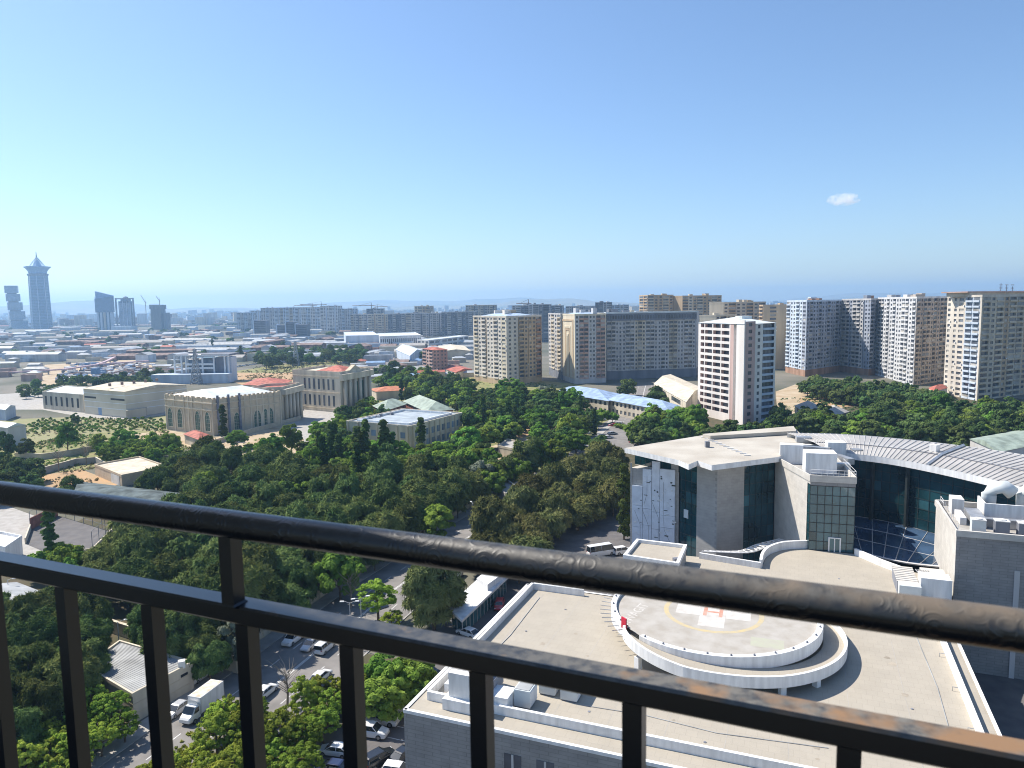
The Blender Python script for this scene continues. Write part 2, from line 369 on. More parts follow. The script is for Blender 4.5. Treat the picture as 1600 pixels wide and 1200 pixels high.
ROAD = [(-58, 45), (-50, 70), (-43, 92), (-38, 107), (-26, 144), (-11, 182), (8, 224), (24, 258), (40, 296), (56, 345), (74, 420), (95, 520)]
def offs(path, d):
    out = []
    for k in range(len(path)):
        a = Vector(path[max(0, k - 1)]); b = Vector(path[min(len(path) - 1, k + 1)]); t = (b - a).normalized()
        p = Vector(path[k]) + Vector((t.y, -t.x)) * d; out.append((p.x, p.y))
    return out
def band(name, path, d0, d1, z, m, zs=None):
    mb = MB(); A = offs(path, d0); B = offs(path, d1)
    mb.strip([(*p, z) for p in B], [(*p, z) for p in A]); o = mb.build(name, m); o['kind'] = 'structure'; return o
band('road', ROAD, -9.0, 8.5, 0.032, M_asph2)
KEEP_OUT.append([*offs(ROAD, -9.5), *reversed(offs(ROAD, 9.0))])
def dashes(path, d, dash, gapp, wdt, z, name='lane_marking'):
    mb = MB(); acc = 0.0
    for k in range(len(path) - 1):
        a, b = Vector(path[k]), Vector(path[k + 1]); L = (b - a).length; e = (b - a) / L; nn = Vector((e.y, -e.x)); s = 0
        while s < L - dash:
            p = a + e * s + nn * d; q = a + e * (s + dash) + nn * d; h_ = nn * wdt / 2
            mb.quad((*(p - h_), z), (*(p + h_), z), (*(q + h_), z), (*(q - h_), z)); s += dash + gapp
    o = mb.build(name, M_paint); o['kind'] = 'structure'
dashes(ROAD, 0.15, 5.0, 0.02, 0.13, 0.037, 'centre_line_marking'); dashes(ROAD, -0.15, 5.0, 0.02, 0.13, 0.037, 'centre_line_marking')
dashes(ROAD, 4.2, 2.5, 4.0, 0.12, 0.037); dashes(ROAD, -4.4, 2.5, 4.0, 0.12, 0.037)
def kerb(name, path, d, wdt=0.25, hgt=0.14, m=None):
    mb = MB(); wallpath(mb, offs(path, d), wdt, 0.0, hgt); o = mb.build(name, m or M_conc); o['kind'] = 'structure'
kerb('kerb', ROAD, -9.1); kerb('kerb', ROAD, 8.6)
band('pavement', ROAD, -12.0, -9.2, 0.11, M_conc)
band('verge_ground', ROAD[:4] + [(-33.5, 121)], 8.8, 14.5, 0.10, M_wood)
sheet('parking_ground', [(-36, 55), (-26, 92), (-9.5, 143), (6, 176), (24, 205), (60, 210), (70, 170), (60, 100), (30, 60)], M_asph, 0.040)
KEEP_OUT.append([(-22, 62), (-17, 92), (0, 143), (10, 176), (27, 197), (120, 210), (140, 90), (40, 50)])
mbp = MB()
for k in range(16):
    q = Vector((-19.5, 78)) + Vector((0.37, 0.93)) * (k * 2.7)
    mbp.quad((q.x - 4.2, q.y + 1.2, .045), (q.x - 4.15, q.y + 1.08, .045), (q.x + .6, q.y - .82, .045), (q.x + .55, q.y - .70, .045))
struct('parking_bay_marking', mbp, M_paint)
psheet('car_park_ground', [(935, 665), (960, 652), (1000, 672), (1010, 700), (970, 712), (920, 705), (930, 690)], M_asph2, 0.044)
psheet('lawn_verge_ground', [(962, 666), (975, 664), (1012, 684), (1006, 690)], M_green, 0.05)
psheet('street_ground', [(640, 585), (655, 560), (668, 545), (690, 535), (700, 537), (678, 552), (668, 585)], M_asph2, 0.02)
psheet('far_avenue_ground', [(560, 575), (600, 562), (625, 552), (672, 546), (690, 548), (650, 560), (620, 575)], M_asph2, 0.03)

# ------------------------------------------------------------------ hills and the haze between
def ridge(name, d, prof, depth, m):
    mb = MB(); n = 120; x0, x1 = -9000, 9000; rows = 6
    for i in range(n):
        for j in range(rows):
            def pt(i, j):
                x = (x0 + (x1 - x0) * i / n); t = j / (rows - 1)
                hh = prof(x) * math.sin(min(1, t * 1.0) * math.pi / 2)
                return (x, d + depth * t + 120 * math.sin(x / 700 + j), hh)
            if j < rows - 1: mb.quad(pt(i, j), pt(i + 1, j), pt(i + 1, j + 1), pt(i, j + 1))
    return struct(name, mb, m, smooth=True)
M_hill = mat('hill_scrub', (0.26, 0.24, 0.17), 0.95, scale=0.002, col2=(0.15, 0.16, 0.10), detail=8)
ridge('hills', 7000, lambda x: 70 + 45 * math.sin(x / 900 + 1.1) + 22 * math.sin(x / 310) + 9 * math.sin(x / 97) + (60 if x < -4200 else 0) * min(1, (-4200 - x) / 900 if x < -4200 else 0), 2600, M_hill)
ridge('far_hills', 9700, lambda x: 120 + 50 * math.sin(x / 1300 + 2.4) + 25 * math.sin(x / 420 + 1) + 8 * math.sin(x / 120), 2400, M_hill)

# far off city on the rising ground: a mass no one could count
mb = MB(); rr = random.Random(3)
for k in range(2600):
    d = 2900 + 4600 * rr.random() ** 1.2; px = rr.uniform(-80, 1680)
    x, y = PD(px, d); zz = max(0.0, (d - 5200) / 4000 * 40)
    s = rr.uniform(14, 46); hh = rr.choice([6, 8, 12, 15, 15, 27, 30, 45 if rr.random() < .5 else 12])
    mb.box(x, y, zz - 3, s, rr.uniform(12, 26), hh + 3, rr.uniform(-.6, .6), rr.randrange(4))
o = mb.build('far_city', [M_lgrey, M_beige, M_bluew, M_rust]); o['kind'] = 'stuff'; o['label'] = 'hazy mass of far city blocks below the hills'; o['category'] = 'city'

mb = MB()
hx, y0, y1, zt = 12500, -90, 12900, 292
mb.prism([(-hx, y0), (hx, y0), (hx, y1), (-hx, y1)], -1, zt, bottom=True)
hm = bpy.data.materials.new('haze_air'); hm.use_nodes = True; hn = hm.node_tree.nodes; hn.remove(hn['Principled BSDF'])
pv = hn.new('ShaderNodeVolumePrincipled'); hm.node_tree.links.new(pv.outputs[0], hn['Material Output'].inputs['Volume'])
pv.inputs['Color'].default_value = (0.42, 0.68, 1.0, 1); pv.inputs['Density'].default_value = 1.3e-4; pv.inputs['Anisotropy'].default_value = 0.45
hz = mb.build('haze', hm); hz['kind'] = 'stuff'; hz['label'] = 'pale blue summer haze over the city'; hz['category'] = 'haze'

# ------------------------------------------------------------------ skyscrapers on the left horizon
def lathe4(mb, cx, cy, prof, n=8, rot=0.0, mi=0, sq=1.0):
    """stack of n-gon rings: prof = [(z, r), ...]"""
    rings = []
    for z, r in prof:
        i = len(mb.v); rings.append(i)
        for j in range(n):
            a = rot + 2 * math.pi * j / n; mb.v.append((cx + r * math.cos(a), cy + r * math.sin(a), z))
    for k in range(len(prof) - 1):
        for j in range(n):
            j2 = (j + 1) % n; mb.f.append((rings[k] + j, rings[k] + j2, rings[k + 1] + j2, rings[k + 1] + j)); mb.m.append(mi)
    mb.f.append(tuple(rings[-1] + j for j in range(n))); mb.m.append(mi)
def wpx(w, d): return w * d / FPX

D1 = 2650.0
cx, cyy = PD(65, D1); T = thing('crowned_skyscraper', 'tallest hazy blue skyscraper with flared pagoda crown and spire', 'skyscraper', (cx, cyy, 0))
zt = lambda py: ZP(64, py, D1)
mb = MB(); lathe4(mb, cx, cyy, [(-2, 33), (20, 32.5), (zt(429), 29.5)], 8, R(22.5)); mb.build('shaft', M_bglass, T)
mb = MB()
for k in range(34):
    z = 6 + k * (zt(430) - 6) / 34; r = 33.1 - 3.4 * k / 34; lathe4(mb, cx, cyy, [(z, r), (z + .6, r)], 8, R(22.5))
mb.build('floor_bands', M_bluec, T, kind='stuff')
mb = MB()
for j in range(8):
    a = R(22.5) + j * math.pi / 4; mb.tube([(cx + 33 * math.cos(a), cyy + 33 * math.sin(a), 0), (cx + 29.8 * math.cos(a), cyy + 29.8 * math.sin(a), zt(430))], .9, 4)
mb.build('corner_fins', M_bluew, T, kind='stuff')
mb = MB(); lathe4(mb, cx, cyy, [(zt(431), 32), (zt(428), 34), (zt(427.5), 30)], 8, R(22.5)); mb.build('collar', M_dkg, T)
mb = MB(); lathe4(mb, cx, cyy, [(zt(427.5), 28), (zt(424), 30), (zt(420), 36), (zt(417.5), 43), (zt(416.5), 42), (zt(418), 20), (zt(415), 15), (zt(411), 9), (zt(406), 3.5)], 8, R(22.5)); cr = mb.build('crown', M_bluec, T)
mb = MB()
for j in range(8):
    a = R(22.5) + j * math.pi / 4
    mb.tube([(cx + 24 * math.cos(a), cyy + 24 * math.sin(a), zt(416)), (cx + 12 * math.cos(a), cyy + 12 * math.sin(a), zt(408)), (cx + 1.5 * math.cos(a), cyy + 1.5 * math.sin(a), zt(402))], 1.1, 4)
mb.build('crown_ribs', M_bluew, T, kind='stuff')
mb = MB(); mb.tube([(cx, cyy, zt(412)), (cx, cyy, zt(402)), (cx, cyy, zt(393))], [4, 2.5, 0.8], 6); mb.build('spire', M_dkg, T)

D2 = 2750.0
cx, cyy = PD(23.5, D2); T = thing('segmented_skyscraper', 'hazy blue tower of five stacked blocks beside the tallest skyscraper', 'skyscraper', (cx, cyy, 0))
tops = [446.5, 459.5, 472.5, 486.5, 501, 517]; ws = [17, 18.5, 19.5, 20.5, 22]
for k in range(5):
    z1_, z0_ = ZP(23, tops[k], D2), max(-1, ZP(23, tops[k + 1] - 1.7, D2) if k < 4 else -1); wd = wpx(ws[k], D2)
    x_, y_ = PD(22 + 1.6 * k, D2)
    mb = MB(); mb.box(x_, y_, z0_, wd, wd, z1_ - z0_, R(30 + 3 * k)); blk = mb.build('tower_block', M_bglass, T)
    mb = MB()
    for q in range(9): mb.box(x_, y_, z0_ + 1 + q * (z1_ - z0_) / 9, wd + .8, wd + .8, .9, R(30 + 3 * k))
    mb.build('floor_bands', M_bluew, blk, kind='stuff')
    if k < 4: mb = MB(); mb.box(x_, y_, z0_ - 6, wd * .7, wd * .7, 6.5, R(30 + 3 * k)); mb.build('neck', M_dkg, T)

D3 = 2350.0
T = thing('slant_topped_skyscraper', 'hazy glass skyscraper with a slanting roofline and arcaded base', 'skyscraper', (*PD(164, D3), 0))
xa, xb = PD(150, D3)[0], PD(176.5, D3)[0]; yb = D3
za, zb = ZP(150, 455, D3), ZP(178, 461.5, D3); z2 = ZP(160, 488, D3)
def slab4(mb, xa, xb, ya, yb, z0, z1a, z1b, mi=0):
    P = [(xa, ya), (xb, ya), (xb, yb), (xa, yb)]; zt_ = [z1a, z1b, z1b, z1a]; i = len(mb.v)
    mb.v += [(p[0], p[1], z0) for p in P] + [(p[0], p[1], z) for p, z in zip(P, zt_)]
    for q in ((0, 1, 5, 4), (1, 2, 6, 5), (2, 3, 7, 6), (3, 0, 4, 7), (4, 5, 6, 7), (3, 2, 1, 0)): mb.f.append(tuple(i + k for k in q)); mb.m.append(mi)
mb = MB(); slab4(mb, xa, xb, yb, yb + 14, z2, za - 24, zb - 3); mb.build('glass_body', M_bglass, T)
mb = MB(); slab4(mb, xa, xb, yb + 6, yb + 14, za - 24, za, zb); mb.build('roof_screen', M_bluec, T)
for k in range(5):
    mb = MB(); x_ = xa + (xb - xa) * (k + .5) / 5; mb.box(x_, yb + 5, -1, 6, 8, z2 + 1); mb.build('pier', M_bluew if k != 2 else M_beige, T)
mb = MB(); slab4(mb, xa + 3, xb - 3, yb + 5, yb + 13, -1, z2, z2); mb.build('base_glass', M_bglass, T)
mb = MB()
for k in range(26): mb.box((xa + xb) / 2, yb - .2, z2 + k * (zb - 4 - z2) / 26, xb - xa + .6, .8, .7)
mb.build('floor_bands', M_bluec, T, kind='stuff')

D4 = 2300.0
T = thing('framed_skyscraper', 'hazy blue tower enclosed by a dark square portal frame', 'skyscraper', (*PD(196, D4), 0))
xa, xb = PD(183, D4)[0], PD(210, D4)[0]; zt_ = ZP(196, 465.5, D4)
mb = MB()
for x_ in (xa, xb): mb.box(x_, D4, -1, 3, 5, zt_ + 1)
mb.box((xa + xb) / 2, D4, zt_ - 4, xb - xa + 3.2, 5.2, 3.4); mb.build('portal_frame', M_dkg, T)
mb = MB(); mb.box((xa + xb) / 2 - 2, D4 + 8, -1, xb - xa - 17, 12, ZP(196, 470, D4)); mb.box((xa + xb) / 2, D4 + 8, ZP(196, 470, D4) - 1, 22, 20, 7, 0); mb.build('glass_body', M_bglass, T)
mb = MB()
for k in range(28): mb.box((xa + xb) / 2, D4 + 8, 3 + k * 2.9, xb - xa - 21, 12.4, .8)
for k in range(4): mb.box(xa + 9 + k * (xb - xa - 20) / 3, D4 + 1.6, 0, 1.2, 1, ZP(196, 470, D4))
mb.build('floor_bands', M_bluew, T, kind='stuff')
mb = MB(); lathe4(mb, (xa + xb) / 2, D4 + 8, [(zt_ - 10, 8), (zt_ + 1, 8), (zt_ + 4, 5), (zt_ + 5, 1)], 10); mb.build('roof_dome', M_dkg, T)
mb = MB(); mb.box(PD(204, D4)[0], D4 - 40, -1, 60, 40, 14); mb.build('podium', M_bluew, T)

D5 = 2300.0
T = thing('unfinished_skyscraper', 'dark grey unfinished tower with a construction crane on its roof', 'skyscraper', (*PD(248, D5), 0))
c_ = PD(248, D5)
zt_ = ZP(248, 476, D5)
mb = MB(); mb.box(c_[0], D5, -1, wpx(16, D5), 34, zt_ - 12, 0, taper=.96); mb.box(c_[0], D5, zt_ - 13.5, wpx(18, D5), 36, 13); mb.build('concrete_frame', M_dkg, T)
mb = MB()
for k in range(26): mb.box(c_[0], D5 - 18, 3 + k * 3, wpx(16, D5) + .6 - k * .05, 1.6, 1.0)
mb.build('floor_slabs', M_conc, T, kind='stuff')
mb = MB(); mb.box(c_[0] + 26, D5, -1, 12, 20, ZP(258, 488, D5)); mb.build('side_scaffold', M_dkg, T)
def crane(px, pybase, pytop, d, jib, ang, label, luff=0.0):
    x_, y_ = PD(px, d); t = thing('tower_crane', label, 'crane', (x_, y_, 0))
    z0_, z1_ = ZP(px, pybase, d), ZP(px, pytop, d)
    mb = MB(); mb.tube([(x_, y_, max(0, z0_ - 30)), (x_, y_, z1_)], .9, 4); mb.build('mast', M_rust, t)
    c, s_ = math.cos(R(ang)), math.sin(R(ang))
    mb = MB(); mb.tube([(x_ - c * jib * .25, y_, z1_ - 3), (x_, y_, z1_ - 2), (x_ + c * jib, y_, z1_ - 2 + luff)], .8, 4)
    mb.tube([(x_, y_, z1_ + 5), (x_ + c * jib * .7, y_, z1_ - 2 + luff * .7)], .25, 3); mb.tube([(x_, y_, z1_ - 3), (x_, y_, z1_ + 5)], .6, 4); mb.build('jib', M_rust, t)
crane(229, 478, 472, 2500, -14, 0, 'luffing crane standing left of the unfinished tower', 26)
crane(251, 476, 469, D5, -9, 0, 'crane on top of the dark unfinished tower', 14)
crane(503, 490, 474, 1900, -55, 0, 'first tower crane from the left above the far apartment blocks')
crane(489, 484, 476, 2000, -50, 0, 'pale crane with long jib over the leftmost far apartment blocks')
crane(581, 486, 476, 1750, -45, 0, 'tower crane above the dark far block in the middle skyline')
crane(590, 486, 478, 1800, 25, 0, 'short crane right of the dark far block')
crane(826, 478, 472, 1350, -22, 0, 'crane over the blue block behind the cream apartment tower')
# ------------------------------------------------------------------ apartment blocks
def stripes(spec):
    """'w0 .1 b2' -> columns"""
    out = []
    for tok in spec.split():
        k = tok[0]; m_ = int(tok[1]); wd = float(tok[2:]) if len(tok) > 2 else {'.': 1.0, 'w': 2.6, 'W': 3.2, 'b': 3.6, 'g': 1.2}[k]
        out.append((wd, k, m_))
    return out
def block(name, label, poly, z1, specs, mats, roof_m, fh=3.1, group=None, parapet=1.0, plinth=None, units=4, seed=0, hip=0.0, z0=0.0, cat='apartment block', wh=.52, rec=.3, ww=.55):
    """poly counter-clockwise; specs: one column pattern per edge (None = plain)"""
    c = cen(poly); T = thing(name, label, cat, (c[0], c[1], z0), group)
    wm, gm = MB(), MB(); gm.ac = MB(); n = len(poly); rs = random.Random(seed)
    for k in range(n):
        p0, p1 = poly[k], poly[(k + 1) % n]
        sp = specs[k] if k < len(specs) else None
        zb = z0
        if plinth:
            zb = z0 + plinth[0]; wm.quad((*p0, z0), (*p1, z0), (*p1, zb), (*p0, zb), plinth[1])
        if sp is None: wm.quad((*p0, zb), (*p1, zb), (*p1, z1), (*p0, z1), 0)
        else: facade(wm, gm, p0, p1, zb, z1, stripes(sp), fh, panes=3, wh=wh, rec=rec, ww=ww)
    wm.build('wall', mats, T)
    if gm.f: gm.build('windows', PANES, T, kind='stuff')
    if gm.ac.f: gm.ac.build('air_conditioners', M_whitew, T, kind='stuff')
    rm = MB(); rm.poly([(*p, z1 - .02) for p in poly]); ro = rm.build('roof', roof_m, T)
    if parapet:
        pm = MB(); ring(pm, grow(poly, .12), .4, z1 - .3, z1 + parapet); pm.build('parapet', mats[0], T)
    if hip:
        hm_ = MB(); q = grow(poly, -1.0); r2 = [lerp(p, c, .62) for p in q]
        for k in range(n): hm_.quad((*q[k], z1 + .1), (*q[(k + 1) % n], z1 + .1), (*r2[(k + 1) % n], z1 + hip), (*r2[k], z1 + hip))
        hm_.poly([(*p, z1 + hip) for p in r2]); hm_.build('metal_roof', roof_m, T)
    for k in range(units):
        t, s = rs.uniform(.2, .8), rs.uniform(.25, .75)
        a = lerp(poly[0], poly[1], t); b = lerp(poly[3 % n], poly[2], t); p = lerp(a, b, s)
        um = MB(); um.box(p[0], p[1], z1 + hip * .4 - .1, rs.uniform(3, 6), rs.uniform(3, 5), rs.uniform(2.2, 3.6) + hip * .6, rs.uniform(0, .5)); um.build('roof_house', mats[rs.randrange(len(mats))], ro)
    KEEP_OUT.append(grow(poly, 2.5))
    return T
def quadpoly(L, F, Rr):
    return [L, F, Rr, (L[0] + Rr[0] - F[0], L[1] + Rr[1] - F[1])]

# cream tower
L, F, Q = PD(739, 575), PD(791, 530), PD(846, 560)
block('apartment_tower', 'cream and tan apartment tower with balconies, standing left of the long grey slab', quadpoly(L, F, Q), 49.5,
      ['.0.6 b1 w0 b0 g2.7 w0 w0 b0 w0 W1 .0.5', '.0.9 w0 .0.8 w0 .0.8 g2.5 b2 w2 g2.4 w3 w3 b4 .3.4', 'w0 w0 w0 b0 w0', 'w0 w0 b0'],
      [mat('warm_white_render', (0.66, 0.60, 0.52), .9, scale=.2, var=.08, streak=True), M_cream, M_tan, M_tan, M_brown], M_blueroof, plinth=(4.0, 2), hip=2.4, units=5, seed=1)
# wing with the cream gable wall
L, F, Q = PD(876.5, 570), PD(898, 536), PD(947, 543)
T = block('apartment_wing', 'apartment wing with a blank cream gable wall of nested arches', quadpoly(L, F, Q), 50.0,
      [None, '.1.5 w1 .1.4 b3 b3 .1.4 w1 w1 .1.4 b3 b3 .0.7', None, None], [M_cream, M_lgrey, M_lgrey, M_pink], M_blueroof, plinth=(3.5, 1), hip=1.8, units=3, seed=2)
def on_wall(mb, p0, p1, sa, sb, za, zb, d0, d1, mi=0):
    a, b = Vector(p0), Vector(p1); L_ = (b - a).length; e = (b - a) / L_; nn = Vector((e.y, -e.x))
    P = lambda s, z, d: (*(a + e * (s * L_) + nn * d), z)
    mb.quad(P(sa, za, d1), P(sb, za, d1), P(sb, zb, d1), P(sa, zb, d1), mi)
    mb.quad(P(sa, zb, d1), P(sb, zb, d1), P(sb, zb, d0), P(sa, zb, d0), mi); mb.quad(P(sa, za, d0), P(sb, za, d0), P(sb, za, d1), P(sa, za, d1), mi)
    mb.quad(P(sa, za, d0), P(sa, za, d1), P(sa, zb, d1), P(sa, zb, d0), mi); mb.quad(P(sb, za, d1), P(sb, za, d0), P(sb, zb, d0), P(sb, zb, d1), mi)
for sa, zt_, m_ in ((.10, 47, M_tan), (.27, 42, M_cream), (.34, 40, M_tan), (.43, 36, M_cream)):
    for s0, s1, z0_, z1_ in ((sa, sa + .05, 4, zt_), (1 - sa - .05, 1 - sa, 4, zt_), (sa + .05, .95 - sa, zt_ - 1.4, zt_)):
        mb = MB(); on_wall(mb, L, F, s0, s1, z0_, z1_, 0, .35); mb.build('gable_moulding', m_, T)
# long slab behind it
p = [PD(857, 610), PD(876, 566), PD(947, 562), PD(1088, 577)]
block('slab_block', 'long grey apartment slab with a dark top storey and white metal roof edge', [p[0], p[1], p[2], p[3], (p[3][0] + 6, p[3][1] + 16), (p[0][0] + 6, p[0][1] + 4)], 50.5,
      ['w0 b1 w0 b1', None, '.2.6 b0 b0 w0 w0 .0.4 w0 b0 b0 .0.4 w1 b1 w1 .0.4 b0 b0 w0 .0.4 w0 b0 w0 .0.4 b1 b1 w0 w0 .0.4 b0 b0 w0 .2.6'],
      [mat('mid_grey_render', (0.52, 0.50, 0.48), .9, scale=.2, var=.1, streak=True), M_beige, M_dkg], M_palerf, plinth=(6.5, 2), units=6, seed=3, parapet=.7)
T = bpy.data.objects['slab_block']
mb = MB(); facade_g = MB()
on_wall(mb, p[2], p[3], 0, 1, 45.0, 50.4, 0, .8, 0)
for k in range(34): on_wall(mb, p[2], p[3], (k + .2) / 34, (k + .8) / 34, 46.2, 49.0, .8, .95, 1)
mb.build('attic_storey', [M_dkg, M_pane], T)
mb = MB(); on_wall(mb, p[2], p[3], -.01, 1.01, 50.4, 51.6, -3, 1.2); mb.build('metal_roof_edge', M_palerf, T)
# tall tan blocks behind
q = [PD(999, 830), PD(1012, 800), PD(1052, 812), PD(1052, 850)]
block('tan_block', 'tall tan apartment block rising behind the grey slab', q, ZP(1030, 462, 800), ['b0 b0', 'b1 w0 w0 b1 w0', None], [M_tan, M_beige], M_conc, units=3, seed=4)
q = [PD(1050, 815), PD(1066, 800), PD(1127, 812), PD(1127, 850)]
block('tan_block', 'tan apartment block with a blank left flank right behind the grey slab', q, ZP(1090, 463, 800), [None, 'b0 w1 w0 b1 w0 w0 b1 w0', None], [M_tan, M_beige], M_conc, units=3, seed=5)
q = [PD(1108, 700), PD(1130, 690), PD(1196, 704), PD(1196, 740)]
block('stepped_block', 'beige stepped apartment block, tallest step behind the pale tower', q, ZP(1150, 473.5, 700), [None, 'w0 b1 w0 w0 b1 w0 b0', None], [M_beige, M_tan], M_conc, units=4, seed=6)
q = [PD(1093, 660), PD(1118, 650), PD(1150, 656), PD(1150, 690)]
block('stepped_block', 'lower beige step block with blank flank, behind pale tower on its left', q, ZP(1110, 494, 655), [None, 'w0 b1 w0 w0', None], [M_cream, M_tan], M_conc, units=1, seed=7)
q = [PD(1186, 640), PD(1192, 622), PD(1230, 632), PD(1230, 670)]
block('stepped_block', 'blank tan step block between pale tower and blue-white complex', q, ZP(1200, 478, 625), ['b0', '.0 w0 .0 .0', None], [M_tan, M_beige], M_conc, units=1, seed=8)

# U-shaped blue-white complex, five walls that step forward
P0, P1, P2, P3, P4, P5, P6 = PD(1229, 600), PD(1260, 562), PD(1315, 600), PD(1360, 562), PD(1371, 570), PD(1431, 492), PD(1484, 520)
blw, gry = M_bluew, mat('cool_grey_render', (0.34, 0.37, 0.43), .9, scale=.2, var=.12, streak=True)
block('complex_wing', 'westernmost wing of the blue-white apartment complex, next to the step blocks', [P0, P1, P2, (P2[0] - 8, P2[1] + 22)], 57.5,
      ['b0 w0 w0 b0 w0 W1 .0.4', '.0.3 w1 b1 w1 w1 b1 w1 .1.3 w1 b1 w1 w1 b1 w1 .1.4', None, None], [blw, gry, M_brown], M_conc, plinth=(5, 2), units=4, seed=9)
block('complex_wing', 'inner wing of the blue-white complex crossed by a slanting shadow', [P2, P3, P4, (P4[0] + 20, P4[1] + 20), (P2[0] + 16, P2[1] + 8)], 58.0,
      ['b0 b0 w1 b0 b0 w0 g1 w1 w1', 'b1 w1', None, None, None], [M_lgrey, gry, M_brown], M_conc, plinth=(5, 2), units=2, seed=10)
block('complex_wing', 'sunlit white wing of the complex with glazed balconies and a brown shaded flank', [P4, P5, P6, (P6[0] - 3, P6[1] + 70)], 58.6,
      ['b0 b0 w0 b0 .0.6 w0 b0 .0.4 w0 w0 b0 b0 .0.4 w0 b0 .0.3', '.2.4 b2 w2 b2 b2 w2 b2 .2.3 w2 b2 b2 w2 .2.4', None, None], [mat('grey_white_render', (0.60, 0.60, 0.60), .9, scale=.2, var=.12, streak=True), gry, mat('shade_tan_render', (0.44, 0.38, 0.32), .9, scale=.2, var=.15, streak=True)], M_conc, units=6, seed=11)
# tower at the frame's edge
P0, P1, P2 = PD(1479, 446), PD(1533, 414), PD(1690, 470)
T = block('edge_tower', 'beige apartment tower cut by the right edge of the view', quadpoly(P0, P1, P2), 58.8,
      ['w0 .0.8 w0 .0.3 W0 .0.6 b1 b1 .0.9', '.2.5 b2 w2 b2 w3 b2 b2 w3 b2 .2.4 w2 b2 b2 w3 w2 b2 b2 w2', None, None],
      [mat('stone_white_render', (0.64, 0.58, 0.49), .9, scale=.2, var=.1, streak=True), M_bluew, M_beige, M_tan], M_conc, units=0, seed=12)
mb = MB(); a = lerp(P1, P2, .03); b = lerp(P1, P2, .9); sh = (4, 9)
mb.prism(ccw([(a[0] - 3, a[1] + 10), (b[0] - 3, b[1] + 10), (b[0] - 8, b[1] + 24), (a[0] - 8, a[1] + 24)]), 59, 61.2); mb.build('roof_storey', M_beige, T)
mb = MB(); mb.prism(ccw([(a[0] - 5, a[1] + 8.6), (b[0] - 1, b[1] + 8), (b[0] - 9, b[1] + 26), (a[0] - 10, a[1] + 26)]), 61.2, 61.9); mb.build('roof_slab', M_pink, T)
for k in range(3):
    x_, y_ = PD(1561 + 9 * k, 440); mb = MB(); mb.tube([(x_, y_, 61), (x_, y_, 66.5 - k)], .18, 5)
    for j in range(5): mb.tube([(x_ - 1, y_, 62.5 + j * .8), (x_ + 1, y_, 62.5 + j * .8)], .09, 4)
    mb.build('roof_aerial', M_dkg, T)

# pale pink and white tower in the middle distance, balconies large enough to see singly
P0, P1, P2 = PD(1091.5, 380), PD(1163.5, 343), PD(1213, 356)
poly = quadpoly(P0, P1, P2); c = cen(poly); Z1 = 47.6
T = thing('pale_tower', 'slender pale pink and white tower with wide dark balcony openings', 'apartment block', (*c, 0)); KEEP_OUT.append(grow(poly, 2))
wm, gm = MB(), MB(); nf = 14; fh = (Z1 - 3) / nf
a, b = Vector(P0), Vector(P1); LL = (b - a).length; e = (b - a) / LL; nn = Vector((e.y, -e.x))
mpk = mat('pale_pink_render', (0.60, 0.42, 0.37), .9, scale=.2, var=.10, streak=True)
cols = [(1.6, 's'), (2.3, 'o'), (.5, 's'), (4.6, 'o'), (.6, 's'), (4.6, 'o'), (.6, 's'), (4.6, 'o'), (.6, 's'), (1.9, 'p'), (1.6, 'u'), (4.4, 'q')]
tot = sum(x[0] for x in cols); s = 0
openm = None; railm = None
